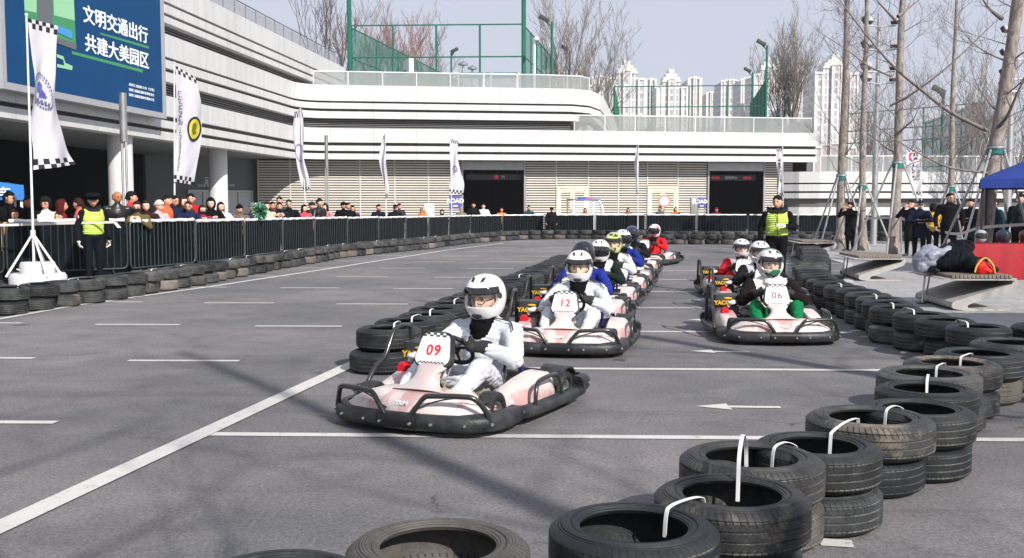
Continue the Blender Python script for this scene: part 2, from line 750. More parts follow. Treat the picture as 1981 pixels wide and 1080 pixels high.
GREYW = M('grey_wall', (0.14, 0.15, 0.155), 0.7, var=0.06, vs=0.5)
CONC = M('column_concrete', 0.62, 0.6, var=0.05, vs=1.2)

WD = V((0.0995, 0.995, 0))
W40 = V((-13.56, 40, 0))


def wing(d):
    return W40 + V((0.1, 1, 0)) * (d - 40)


CORNER = wing(58)
BK = V((18.3, 62.4, 0))


def fillet(a, c, b, r, n=5):
    u, v = (a - c).normalized(), (b - c).normalized()
    p0, p1 = c + u * r, c + v * r
    return [p0.lerp(c, t).lerp(c.lerp(p1, t), t) for t in [i / n for i in range(n + 1)]]


LOWPATH = [wing(9)] + fillet(wing(9), CORNER, BK, 1.6) + [BK]


def bar(mb, path, z0, z1, o0, o1, m=0, zo=None, uvs=None):
    """box section swept along path; o = offset to the outer (right-hand) side"""
    rings, k = [], len(path)
    s = 0
    us = []
    for i, p in enumerate(path):
        if i:
            s += (path[i] - path[i - 1]).length
        us.append(s)
        a = (path[i] - path[i - 1]).normalized() if i else None
        b = (path[i + 1] - path[i]).normalized() if i < k - 1 else None
        a, b = a or b, b or a
        n = V((a.y + b.y, -(a.x + b.x), 0)).normalized()
        n = n / max(0.4, n.dot(V((a.y, -a.x, 0))))
        dz = zo[i] if zo else 0
        rings.append([p + n * o0 + V((0, 0, z0 + dz)), p + n * o1 + V((0, 0, z0 + dz)), p + n * o1 + V((0, 0, z1 + dz)), p + n * o0 + V((0, 0, z1 + dz))])
    mb.loft(rings, m)
    if uvs is not None:
        for u in us:
            uvs.extend([u] * 4)


def band(name, path, zs, parent, zo=None, o0=-0.6, o1=0.0):
    mb, us = MB(), []
    bar(mb, path, zs[0], zs[1], o0, o1, 0, zo, us)
    me = mb.mesh(name, False, bevel=0)
    ul = me.uv_layers.new(name='UVMap')
    for lp in me.loops:
        ul.data[lp.index].uv = (us[lp.vertex_index], 0)
    return put(name, me, CLAD, parent)


hall = thing('sports_hall', 'long white sports hall with stacked horizontal bands, dark slots and louvred walls', 'building', (0, 0, 0))
LOWB = [(4.99, 5.78), (4.52, 4.81), (4.05, 4.37)]
for zs in LOWB:
    band('white_band', LOWPATH, zs, hall)
mb = MB()
bar(mb, LOWPATH, 4.37, 4.99, -0.55, -0.22)
mb.build('slot', SLOT, hall, smooth=False)
# upper tier, its right end curving back and sloping down
UPC = V((3.4, CORNER.y + (3.4 - CORNER.x) * (BK.y - CORNER.y) / (BK.x - CORNER.x), 0))
UPPATH = [wing(9)] + fillet(wing(9), CORNER, BK, 1.6) + [UPC.lerp(CORNER, 0.1), UPC + V((0.1, 0.02, 0)), UPC + V((1.1, 0.35, 0)), UPC + V((1.8, 1.1, 0)), UPC + V((2.2, 2.2, 0)), UPC + V((3.0, 5.0, 0)), UPC + V((3.9, 8.6, 0))]
UPZ = [0] * 7 + [0, 0, -0.06, -0.22, -0.5, -1.35, -2.45]
UPB = [(7.29, 8.17), (6.86, 7.18), (6.33, 6.71)]
for zs in UPB:
    band('white_band', UPPATH, zs, hall, UPZ)
mb = MB()
bar(mb, UPPATH, 6.71, 7.29, -0.55, -0.22, 0, UPZ)
mb.build('slot', SLOT, hall, smooth=False)
LV2 = UPPATH[:8] + [UPC + V((0.1, 0.02, 0))]
mb = MB()
bar(mb, LV2, 5.79, 6.32, -0.75, -0.6, 1)
for k in range(5):
    bar(mb, LV2, 5.82 + 0.1 * k, 5.855 + 0.1 * k, -0.58, -0.36, 0)
mb.build('louvre', [M('louvre_dark', 0.2, 0.5, 0.3), LOUVD], hall, smooth=False)
# third tier on the left wing only
TOPPATH = [wing(9), wing(40), wing(60), wing(67.5)]
TOPB = [(9.42, 10.3), (8.98, 9.31), (8.6, 8.86)]
for zs in TOPB:
    band('white_band', TOPPATH, zs, hall)
mb = MB()
bar(mb, TOPPATH, 8.86, 9.42, -0.55, -0.22)
mb.build('slot', SLOT, hall, smooth=False)
mb = MB()
bar(mb, TOPPATH, 8.18, 8.59, -0.75, -0.6, 1)
for k in range(4):
    bar(mb, TOPPATH, 8.2 + 0.1 * k, 8.235 + 0.1 * k, -0.58, -0.36, 0)
mb.build('louvre', [M('louvre_dark'), LOUVD], hall, smooth=False)
# roofs, soffit and core
inn = lambda p, o: V((p.x - o, p.y + 0.2, 0))
mb = MB()
core = [(-60, 9), (-17.3, 9), (-12.6, 58.4), (18.0, 63.2), (18.0, 100), (-60, 100)]
mb.prism(core, 5.2, 5.74)
core2 = [(-60, 9), (-17.3, 9), (-12.6, 58.5), (3.0, 60.9), (5.4, 64), (5.4, 100), (-60, 100)]
mb.prism(core2, 7.6, 8.1)
mb.prism([(-60, 9), (-17.3, 9), (-11.4, 67), (-11.4, 68), (-60, 68)], 9.7, 10.2)
mb.build('roof_slab', M('roof_concrete', 0.42, 0.8, var=0.1, vs=0.6), hall, smooth=False)
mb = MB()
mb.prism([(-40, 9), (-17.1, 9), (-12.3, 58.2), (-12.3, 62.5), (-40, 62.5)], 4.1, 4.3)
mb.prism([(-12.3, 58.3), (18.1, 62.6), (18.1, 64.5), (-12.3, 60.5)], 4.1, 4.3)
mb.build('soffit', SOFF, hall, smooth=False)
# core walls hidden behind the bands
mb = MB()
mb.prism([(-13.2, 58.7), (18, 63.1), (18, 63.3), (-13.2, 58.9)], 4.3, 5.2)
mb.prism([(-17.6, 9), (-12.9, 58.4), (-13.1, 58.4), (-17.8, 9)], 4.3, 9.7)
mb.prism([(-13.2, 58.7), (3.2, 61.1), (3.2, 61.3), (-13.2, 58.9)], 5.75, 7.6)
mb.build('core_wall', SLOT, hall, smooth=False)

# louvred back wall, in bays, with the two gate openings and two doors
BN = (BK - CORNER).normalized()
BO = V((BN.y, -BN.x, 0))          # towards the camera


def backpt(px, off=-1.15):
    """point of the back wall line seen at this picture column"""
    r = ray(px, HOR)
    p0 = CORNER + BO * off
    den = r.x * BN.y - r.y * BN.x
    t = (p0.x * BN.y - p0.y * BN.x) / den
    return V((r.x * t, r.y * t, 0))


def slatbay(x0, x1, z0=0.05, z1=4.08, step=0.142):
    a, b = backpt(x0), backpt(x1)
    mb = MB()
    bar(mb, [a, b], z0, z1, -0.12, -0.07, 1)
    k = 0
    while z0 + 0.03 + step * k + 0.09 < z1:
        z = z0 + 0.03 + step * k
        bar(mb, [a, b], z, z + 0.085, -0.06, 0.0, 0)
        k += 1
    bar(mb, [a - BN * 0.03, a + BN * 0.03], z0, z1, -0.02, 0.03, 0)
    mb.build('louvre_panel', [LOUV, LOUVD], hall, smooth=False)


edges = [500, 562, 630, 697, 764, 829, 893]
for i in range(6):
    slatbay(edges[i], edges[i + 1])
for a, b in ((1016, 1076), (1138, 1196), (1196, 1252), (1311, 1368), (1478, 1532)):
    slatbay(a, b)
for a, b in ((1076, 1138), (1252, 1311)):
    slatbay(a, b, z0=2.62)
    p, q = backpt(a), backpt(b)
    c = (p + q) / 2
    L = (q - p).length
    ang = math.atan2(BN.y, BN.x)
    dd = MB()
    for s in (-1, 1):
        dd.box((s * (L / 2 - 0.07), 0.0, 1.3), (0.14, 0.16, 2.6))
    dd.box((0, 0, 2.53), (L - 0.284, 0.16, 0.14))
    fr = dd.build('door_frame', DOORF, hall, smooth=False, bevel=0.008)
    fr.location, fr.rotation_euler = c, (0, 0, ang)
    for s in (-1, 1):
        lf = MB()
        w = L / 2 - 0.16
        cx = s * (w / 2 + 0.012)
        lf.box((cx - w / 2 + .06, -.01, 1.22), (0.12, 0.07, 2.44))
        lf.box((cx + w / 2 - .06, -.01, 1.22), (0.12, 0.07, 2.44))
        lf.box((cx, -.01, 2.37), (w - .25, 0.07, 0.12))
        lf.box((cx, 0.03, 1.2), (w - .25, 0.02, 2.3), 1)
        for k in range(16):
            lf.box((cx, -0.005, 0.12 + k * 0.142), (w - .25, 0.03, 0.08))
        lf.cyl((cx - s * (w / 2 - 0.06), -0.09, 1.0), (cx - s * (w / 2 - 0.06), -0.09, 1.25), 0.02, m=2)
        lo = lf.build('door', [DOORF, LOUVD, GREYMETAL], hall, smooth=False)
        lo.location, lo.rotation_euler = c, (0, 0, ang)
# dark gate halls
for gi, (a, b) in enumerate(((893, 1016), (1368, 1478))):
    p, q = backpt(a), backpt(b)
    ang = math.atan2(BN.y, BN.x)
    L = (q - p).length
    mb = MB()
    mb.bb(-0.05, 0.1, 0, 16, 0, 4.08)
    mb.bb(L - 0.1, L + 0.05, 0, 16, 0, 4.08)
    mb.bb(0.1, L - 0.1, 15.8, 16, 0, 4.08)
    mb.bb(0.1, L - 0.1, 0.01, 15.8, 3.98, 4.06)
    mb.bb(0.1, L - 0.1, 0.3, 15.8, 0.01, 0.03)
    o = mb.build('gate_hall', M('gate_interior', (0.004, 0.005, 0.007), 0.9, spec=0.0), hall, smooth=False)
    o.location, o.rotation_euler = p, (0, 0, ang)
    mb = MB()
    for x in (0.04, L - 0.04):
        mb.box((x, -0.05, 2.04), (0.1, 0.1, 4.08))
    mb.box((L / 2, -0.03, 3.78), (L - 0.2, 0.08, 0.5))
    o = mb.build('gate_frame', GREYMETAL, hall, smooth=False)
    o.location, o.rotation_euler = p, (0, 0, ang)
    # hanging sign
    sg = MB()
    z0, z1 = zat(348, 61), zat(337, 61)
    x0, x1 = (0.35, L - 0.1) if gi == 0 else (0.1, L - 0.35)
    sg.bb(x0, x1, 0.5, 0.58, z0, z1)
    for x in (x0 + .3, x1 - .3):
        sg.cyl((x, 0.54, z1), (x, 0.54, 4.0), 0.015, n=6)
    so = sg.build('gate_sign', M('sign_grey', 0.035, 0.5), hall, smooth=False)
    so.location, so.rotation_euler = p, (0, 0, ang)
    zc = (z0 + z1) / 2
    if gi == 0:
        mb = MB()
        mb.cyl((0.35 + (x1 - x0) * 0.53, 0.48, zc), (0.35 + (x1 - x0) * 0.53, 0.5, zc), 0.13, n=20)
        mb.build('red_disc', M('sign_red', '#e03848', 0.4), so)
        put('lettering', text_mesh('P1', 0.2, 0.004, mat=frame((0.35 + (x1 - x0) * 0.66, 0.495, zc), (1, 0, 0), (0, 0, 1))), WHITE, so)
    else:
        mb = MB()
        for k in range(3):
            for s in (0.13, 0.77):
                x = x0 + (x1 - x0) * (s + 0.055 * k)
                mb.cyl((x, 0.48, zc), (x, 0.5, zc), 0.09, n=16)
        mb.build('red_disc', M('sign_red'), so)
        put('lettering', text_mesh('运动中心', 0.2, 0.004, mat=frame((x0 + (x1 - x0) * 0.5, 0.495, zc), (1, 0, 0), (0, 0, 1))), WHITE, so)
    ex = MB()
    ex.bb(L * 0.42, L * 0.5, 0.8, 0.85, zat(326, 61), zat(321, 61))
    eo = ex.build('ceiling_lamp', M('pale_lamp', 0.75, 0.5), hall, smooth=False)
    eo.location, eo.rotation_euler = p, (0, 0, ang)
# far right end wall of the low tier
mb = MB()
mb.prism([(18.0, 63.5), (18.25, 63.5), (18.25, 100), (18.0, 100)], 0, 5.2)
mb.build('end_wall', GREYW, hall, smooth=False)

# left wing under the overhang: grey wall with doors, wall blackened as gate shade, round columns
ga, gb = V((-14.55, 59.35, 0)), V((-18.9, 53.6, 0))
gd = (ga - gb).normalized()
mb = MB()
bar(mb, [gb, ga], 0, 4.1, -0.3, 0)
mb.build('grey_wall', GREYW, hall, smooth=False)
for px in (392, 460):
    r = ray(px, HOR)
    den = r.x * gd.y - r.y * gd.x
    t = (gb.x * gd.y - gb.y * gd.x) / den
    c = V((r.x * t, r.y * t, 0))
    mb = MB()
    for x in (-0.95, 0.95):
        mb.box((x, 0, 1.15), (0.09, 0.12, 2.3))
    mb.box((0, 0, 2.26), (1.81, 0.12, 0.09))
    mb.box((0, 0, 1.1), (0.07, 0.1, 2.2))
    for x in (-0.48, 0.48):
        mb.box((x, 0.01, 1.15), (0.82, 0.03, 2.1), 1)
    o = mb.build('glass_door', [M('pale_metal', 0.5, 0.4, 0.3), M('frosted_glass', (0.42, 0.45, 0.47), 0.15)], hall, smooth=False)
    o.location = c + V((gd.y, -gd.x, 0)) * 0.07
    o.rotation_euler = (0, 0, math.atan2(gd.y, gd.x))
gn = V((gd.y, -gd.x, 0))


def gwall(px, py):
    r = ray(px, py)
    p0 = gb + gn * 0.02
    t = (p0.x * gn.x + p0.y * gn.y) / (r.x * gn.x + r.y * gn.y)
    return V((r.x * t, r.y * t, CAMH + r.z * t))


put('lettering', text_mesh('足', 0.42, 0.01, mat=frame(gwall(401, 351), gd, (0, 0, 1))), WHITE, hall)
put('lettering', text_mesh('Soccer & ...', 0.2, 0.01, mat=frame(gwall(396, 358.5), gd, (0, 0, 1))), WHITE, hall)
put('lettering', text_mesh('eries', 0.2, 0.01, mat=frame(gwall(449, 358.5), gd, (0, 0, 1))), WHITE, hall)
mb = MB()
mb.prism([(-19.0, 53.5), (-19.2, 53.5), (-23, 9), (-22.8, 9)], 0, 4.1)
mb.build('shade_black_wall', M('shade_black_wall', (0.0025, 0.006, 0.0075), 0.9, spec=0.0), hall, smooth=False)  # near-black base colour stands in for the shade under the overhang
for px, d in ((235, 38.3), (423, 49.5), (-160, 27.5)):
    c = D(px, HOR, d)
    mb = MB()
    mb.lathe([(0.0, 0), (0.44, 0), (0.44, 4.11), (0, 4.11)], 32)
    mb.build('column', CONC, hall, angle=40, loc=(c.x, c.y, 0))

# glass balustrades
GLASS = M('balustrade_glass', (0.30, 0.32, 0.32), 0.12, spec=0.3, alpha=0.5)


def balustrade(path, z, h, step, parent, zo=None):
    for i in range(len(path) - 1):
        a, b = path[i], path[i + 1]
        n = max(1, round((b - a).length / step))
        for k in range(n):
            p, q = a.lerp(b, k / n), a.lerp(b, (k + 1) / n)
            t = (q - p).normalized() * 0.03
            mb = MB()
            bar(mb, [p + t, q - t], z + 0.03, z + h - 0.05, -0.006, 0.006)
            mb.build('glass_pane', GLASS, parent, smooth=False)
    mb = MB()
    bar(mb, path, z + h - 0.05, z + h, -0.025, 0.025)
    for i in range(len(path) - 1):
        a, b = path[i], path[i + 1]
        n = max(1, round((b - a).length / step))
        for k in range(n + 1):
            p = a.lerp(b, k / n)
            mb.cyl((p.x, p.y, z), (p.x, p.y, z + h - 0.05), 0.025, n=6)
    mb.build('handrail', WHITE, parent, smooth=False)


gl = thing('glass_balustrade', 'glass balustrade with white posts on the upper terrace edge', 'balustrade')
_a = CORNER + V((0.6, 0.75, 0))
balustrade([_a, UPC + V((-1.2, 0.35, 0)), UPC + V((0.6, 0.9, 0)), UPC + V((1.2, 2.0, 0))], 8.1, 0.92, 2.0, gl)
gl = thing('glass_balustrade', 'glass balustrade with white posts above the lower roof, right of the curved end', 'balustrade')
balustrade([UPC + V((0.2, 0.1, 0)), BK + V((-0.3, 0.3, 0)), BK + V((-0.3, 8, 0))], 5.78, 0.92, 1.75, gl)
# thin railing along the top of the wing
mb = MB()
rp = [wing(38) + V((-0.5, 0, 0)), wing(67) + V((-0.5, 0, 0))]
n = 20
for k in range(n + 1):
    p = rp[0].lerp(rp[1], k / n)
    mb.cyl((p.x, p.y, 10.3), (p.x, p.y, 11.2), 0.022, n=5)
for z in (11.2,):
    mb.tube([rp[0] + V((0, 0, z)), rp[1] + V((0, 0, z))], 0.03, 5)
bar(mb, rp, 10.35, 11.12, -0.004, 0.004, 1)
o = mb.build('roof_railing', [M('rail_grey', 0.12, 0.5), M('mesh_infill', (0.3, 0.31, 0.33), 0.5, alpha=0.4)], smooth=False)
tag(o, 'thin dark railing along the sloping top of the left wing', 'railing')

# ramp building on the far right, white rounded bands
ramp = thing('ramp_building', 'low white banded ramp building with rounded left end, behind the trees on the right', 'building')
rp = [V((30, 84, 0)), V((16.9, 66.5, 0)), V((16.35, 64.9, 0)), V((16.2, 63.8, 0)), V((16.45, 62.8, 0)), V((17.2, 62.2, 0)), V((18.4, 61.95, 0)), V((30, 62.6, 0)), V((46, 64, 0))]
for zs in ((2.81, 3.47), (2.31, 2.72), (1.88, 2.20), (0.3, 1.35)):
    band('white_band', rp, zs, ramp)
mb = MB()
bar(mb, rp, 0.0, 3.3, -0.8, -0.32)
mb.build('slot', M('slot_dark', 0.10, 0.7), ramp, smooth=False)
mb = MB()
mb.prism([(17, 63.6), (18.6, 62.6), (46, 64.6), (46, 90), (31, 85), (17.6, 66.8)], 3.0, 3.4)
mb.build('roof_slab', M('roof_concrete'), ramp, smooth=False)
rg = thing('glass_balustrade', 'glass balustrade on top of the low ramp building behind the bare trees', 'balustrade')
balustrade([V((18.5, 62.4, 0)), V((30, 63.0, 0)), V((45, 64.4, 0))], 3.45, 1.0, 2.0, rg)

# ================================================================== BILLBOARD
BB0, BB1 = wing(27) + V((0.45, 0, 0)), wing(40.1) + V((0.45, 0, 0))
BBU = (BB1 - BB0).normalized()
BBN = V((BBU.y, -BBU.x, 0))


def onboard(px, py, off=0.0):
    r = ray(px, py)
    p0 = BB0 + BBN * off
    t = (p0.x * BBN.x + p0.y * BBN.y) / (r.x * BBN.x + r.y * BBN.y)
    p = V((0, 0, CAMH)) + V((r.x * t, r.y * t, r.z * t))
    return p


def bcoord(px, py):
    p = onboard(px, py)
    return (p - BB0).dot(BBU), p.z


L = bcoord(312, 100)[0]
u0 = bcoord(8, 100)[0]
zb = 4.98
zt = 10.9
board = thing('billboard', 'huge blue billboard with white Chinese slogan fixed on the white hall', 'billboard')
BM = frame(BB0, BBU, (0, 0, 1))         # local x along, y up, z out
mb = MB()
mb.bb(u0, L, zb, zt, -0.1, 0.0)
mb.build('panel', M('board_blue', '#043f6c', 0.6, var=0.08, vs=0.5, spec=0.15), board, smooth=False).matrix_world = BM
mb = MB()
fw = 0.2
mb.bb(u0 - fw, L + fw, zb - fw, zb - 0.002, -0.3, 0.06)
mb.bb(u0 - fw, L + fw, zt + 0.002, zt + fw, -0.3, 0.06)
mb.bb(u0 - fw, u0 - 0.002, zb, zt, -0.3, 0.06)
mb.bb(L + 0.002, L + fw, zb, zt, -0.3, 0.06)
mb.build('frame', M('board_frame', '#9a9ca0', 0.5, var=0.05), board, smooth=False).matrix_world = BM
LET = M('board_letter', '#e8f0f4', 0.5)


def boardtext(s, p0, p1, hpx, mat=LET, bold=0.022, name='lettering'):
    """fit s between two picture points, letter height in picture pixels at the middle"""
    (ua, za), (ub, zb_) = bcoord(*p0), bcoord(*p1)
    um = (p0[0] + p1[0]) / 2
    vm = (p0[1] + p1[1]) / 2
    h = abs(bcoord(um, vm - hpx / 2)[1] - bcoord(um, vm + hpx / 2)[1])
    me0 = text_mesh(s, 1.0, 0.004, 0.0)
    tb_ = MB()
    for q, (dx, dy) in enumerate(((0, 0), (bold, 0), (-bold, 0), (0, bold * .8), (0, -bold * .8), (bold * .5, bold * .5), (-bold * .5, -bold * .5))):
        if q == 0 or bold:
            tb_.join(me0, Matrix.Translation((dx, dy, 0.0004 * q)))
    me = tb_.mesh('lettering', False)
    xs = [v.co.x for v in me.vertices]
    ys = [v.co.y for v in me.vertices]
    sx, sy = (ub - ua) / (max(xs) - min(xs)), h / (max(ys) - min(ys))
    x0, yc = min(xs), (max(ys) + min(ys)) / 2
    for v in me.vertices:
        v.co = V((ua + (v.co.x - x0) * sx, (za + zb_) / 2 + (v.co.y - yc) * sy, 0.012 + v.co.z))
    put(name, me, mat, board).matrix_world = BM


boardtext('文明交通出行', (160, 28), (285, 67), 34)
boardtext('共建大美园区', (164, 83), (287, 117), 34)
for k, s in enumerate(('苏州工业园区公安（交警）', '苏州工业园区城市管理委员会', '苏州工业园区精神文明办公室')):
    boardtext(s, (249, 166 + 9.5 * k), (297.5, 172.5 + 9.8 * k), 5.5, bold=0.0)
BG, BG2, BGR = M('board_green', '#3c8a5c', 0.6), M('board_pale_green', '#8fc39a', 0.6), M('board_grey', '#5d6468', 0.6)


def bpoly(pts, m, z):
    mb = MB()
    q = [bcoord(*p) for p in pts]
    mb.prism(q, z, z + 0.004)
    return mb, m


for pts, m, z in (
        ([(43, -60), (140, -60), (147, 98), (49, 62)], BG, 0.004),
        ([(45, -40), (70, -40), (70, 25), (47, 20)], BG2, 0.010),
        ([(102, -40), (140, -40), (144, 40), (104, 30)], BG2, 0.010),
        ([(70, -60), (99, -60), (101, 62), (72, 52)], BGR, 0.016),
        ([(49, 62), (146, 97), (147, 85), (49, 52)], BGR, 0.018),
        ([(106, 48), (138, 60), (139, 76), (107, 62)], M('board_sky', '#3f8fc8', 0.5), 0.020),
        ([(193, 63), (288, 90), (288, 95), (194, 67)], BG, 0.004),
        ([(139, 99), (276, 135), (276, 141), (139, 105)], BG, 0.004),
        ([(109, 105), (122, 109), (126, 122), (140, 128), (139, 136), (110, 130), (110, 124), (124, 127), (122, 116), (110, 111)], BG2, 0.006)):
    mb, m = bpoly(pts, m, z)
    mb.build('street_map_print', m, board, smooth=False).matrix_world = BM
# ================================================================== TYRES
def rubber(name, base, dust, amount, mud=None):
    t = NT(name)
    gv = t.new('Attribute', _attribute_name='groove')
    tc = t.new('TexCoord')
    oi = t.new('ObjectInfo')
    off = t.new('VectorMath', _operation='MULTIPLY_ADD')
    comb = t.new('CombineXYZ')
    for i in range(3):
        t.link(oi.outputs['Random'], comb.inputs[i])
    t.link(comb.outputs[0], off.inputs[0])
    off.inputs[1].default_value = (37, 53, 71)
    t.link(tc.outputs['Object'], off.inputs[2])
    p = off.outputs[0]
    n1 = t.noise(p, 5, 6, 0.7)
    n2 = t.noise(p, 60, 6, 0.8)
    k = t.ramp(t.math('ADD', t.math('MULTIPLY', n1, 0.6), t.math('MULTIPLY', n2, 0.4)), 0.62 - amount * 0.35, 0.72 - amount * 0.12)
    br = t.math('MULTIPLY_ADD', oi.outputs['Random'], 0.7, 0.65)
    c = t.mix(k, base, dust)
    c = t.mix(1.0, c, (1, 1, 1), 'MULTIPLY')
    hv = t.new('HueSaturation')
    t.link(c, hv.inputs['Color'])
    t.link(br, hv.inputs['Value'])
    c = hv.outputs[0]
    if mud:
        m1 = t.ramp(t.noise(p, 2.4, 6, 0.72), 0.53, 0.66)
        c = t.mix(t.math('MULTIPLY', m1, 0.85), c, mud)
    gk = t.math('MULTIPLY', gv.outputs['Fac'], t.math('MULTIPLY', t.ramp(n1, 0.3, 0.6), t.ramp(n2, 0.25, 0.6)))
    c = t.mix(t.math('MULTIPLY', gk, 0.9), c, (0.27, 0.265, 0.25))
    # shoulder sipes and fine tread cuts
    sx = t.new('SeparateXYZ')
    t.link(tc.outputs['Object'], sx.inputs[0])
    ang = t.math('ARCTAN2', sx.outputs[1], sx.outputs[0])
    rr = t.math('SQRT', t.math('ADD', t.math('MULTIPLY', sx.outputs[0], sx.outputs[0]), t.math('MULTIPLY', sx.outputs[1], sx.outputs[1])))
    zz = t.math('ABSOLUTE', t.math('SUBTRACT', sx.outputs[2], 0.1))
    skew = t.math('ADD', ang, t.math('MULTIPLY', zz, 1.1))
    cut = t.math('LESS_THAN', t.math('FRACT', t.math('MULTIPLY', skew, 68 / (2 * PI))), 0.2)
    sh = t.math('MULTIPLY', t.math('GREATER_THAN', rr, 0.285), t.math('GREATER_THAN', zz, 0.045))
    cut2 = t.math('LESS_THAN', t.math('FRACT', t.math('MULTIPLY', t.math('SUBTRACT', ang, t.math('MULTIPLY', sx.outputs[2], 2.2)), 92 / (2 * PI))), 0.14)
    sh2 = t.math('MULTIPLY', t.math('GREATER_THAN', rr, 0.302), t.math('LESS_THAN', zz, 0.045))
    g = t.math('MAXIMUM', t.math('MULTIPLY', cut, sh), t.math('MULTIPLY', cut2, t.math('MULTIPLY', sh2, 0.6)))
    c = t.mix(t.math('MULTIPLY', g, 0.85), c, (0.006, 0.006, 0.007))
    t.link(c, t.b.inputs['Base Color'])
    t.b.inputs['Roughness'].default_value = 0.5
    t.b.inputs['Specular IOR Level'].default_value = 0.4
    ringm = t.math('MULTIPLY', t.math('GREATER_THAN', zz, 0.088), t.math('LESS_THAN', rr, 0.285))
    rings = t.math('MULTIPLY', t.math('MULTIPLY', t.math('SINE', t.math('MULTIPLY', rr, 620)), 0.18), ringm)
    t.bump(t.math('ADD', t.math('SUBTRACT', t.math('MULTIPLY', n2, 0.3), g), rings), 1.0, 0.012)
    return t.m


RUB = {
    'dark': rubber('rubber_dark', (0.007, 0.010, 0.013), (0.026, 0.030, 0.033), 0.4),
    'worn': rubber('rubber_worn', (0.009, 0.012, 0.014), (0.055, 0.058, 0.060), 0.6),
    'grey': rubber('rubber_grey', (0.014, 0.016, 0.018), (0.09, 0.089, 0.086), 0.8),
    'muddy': rubber('rubber_muddy', (0.010, 0.012, 0.014), (0.065, 0.066, 0.066), 0.65, (0.24, 0.20, 0.155)),
    'dusty': rubber('rubber_dusty', (0.035, 0.033, 0.031), (0.15, 0.138, 0.125), 0.95),
    'clay': rubber('rubber_clay', (0.07, 0.065, 0.06), (0.19, 0.165, 0.14), 0.9, (0.26, 0.22, 0.175)),
}
TDESC = {'dark': 'dark black', 'worn': 'worn dusty black', 'grey': 'worn grey', 'muddy': 'mud-smeared', 'dusty': 'dusty brown-grey', 'clay': 'clay-coated tan'}


def tyre_mesh(Ro, rb, w, n, name, grooves=4):
    h = w / 2
    p = [(rb, 0.016), (rb + 0.016, 0.006), (rb + 0.024, 0.004), (rb + 0.03, 0.009), (Ro - 0.075, 0.0), (Ro - 0.05, 0.002), (Ro - 0.046, 0.006), (Ro - 0.026, 0.013), (Ro - 0.009, 0.028)]
    g0, g1 = 0.042, w - 0.042
    p.append((Ro - 0.003, g0 - 0.008))
    for k in range(grooves):
        zc = g0 + (g1 - g0) * k / (grooves - 1)
        gw = 0.006
        p += [(Ro - (0.001 if 0 < k < grooves - 1 else 0.002), zc - gw), (Ro - 0.011, zc - gw * .7), (Ro - 0.011, zc + gw * .7), (Ro - (0.001 if 0 < k < grooves - 1 else 0.002), zc + gw)]
    p.append((Ro - 0.003, g1 + 0.008))
    p += [(r, w - z) for r, z in reversed(p[:9])]
    p += [(rb + 0.008, w - 0.03), (Ro - 0.05, w - 0.028), (Ro - 0.022, w - 0.05), (Ro - 0.016, h), (Ro - 0.022, 0.05), (Ro - 0.05, 0.028), (rb + 0.008, 0.03)]
    mb = MB()
    mb.lathe(p, n, closed=True)
    me = mb.mesh(name, True, 32)
    at = me.attributes.new('groove', 'FLOAT', 'POINT')
    k0 = 10
    gset = {k0 + 4 * g + j for g in range(grooves) for j in (1, 2)}
    np_ = len(p)
    for i in range(len(me.vertices)):
        at.data[i].value = 1.0 if i % np_ in gset else 0.0
    return me


TM = [tyre_mesh(0.315, 0.198, 0.205, 88, 'tyre_wide'), tyre_mesh(0.305, 0.192, 0.2, 88, 'tyre'), tyre_mesh(0.29, 0.182, 0.192, 80, 'tyre_small', 5)]
TIE = M('white_zip_tie', 0.74, 0.4)
TW = [0.205, 0.2, 0.192]
for me in TM:
    me.materials.append(RUB['worn'])


def tyre(x, y, z, v, mat, label, group, rz=None, tilt=(0, 0), s=1.0):
    o = bpy.data.objects.new('tyre', TM[v])
    col.objects.link(o)
    o.location = (x, y, z)
    o.rotation_euler = (tilt[0], tilt[1], rnd.random() * 6.28 if rz is None else rz)
    o.scale = (s, s, s)
    setmat(o, 0, RUB[mat])
    return tag(o, label, 'tyre', group)


def tie(a, b, za, zb, label, group='white ties over the tyre wall', wide=0.017, loop=0.0):
    """white strap from inside the hole of one tyre over the rims into the next"""
    a, b = V((a[0], a[1], 0)), V((b[0], b[1], 0))
    u = (b - a).normalized()
    L_ = (b - a).length
    p0, p1 = a + u * min(0.185, L_ * .3), b - u * min(0.185, L_ * .3)
    zm = max(za, zb) + 0.006 + loop
    pts = [p0 + V((0, 0, za - 0.10)), p0 + u * 0.01 + V((0, 0, za - 0.012)), p0 + u * 0.035 + V((0, 0, za + 0.009 + loop * .6))]
    m = p0.lerp(p1, 0.5)
    pts += [m + V((0, 0, zm + 0.006))]
    pts += [p1 - u * 0.035 + V((0, 0, zb + 0.009 + loop * .5)), p1 - u * 0.01 + V((0, 0, zb - 0.012)), p1 + V((0, 0, zb - 0.10))]
    mb = MB()
    mb.ribbon(smooth_path(pts, 4), V((-u.y, u.x, 0)) * wide, 0.003)
    o = mb.build('zip_tie', TIE, angle=60)
    return tag(o, label, 'strap', group)


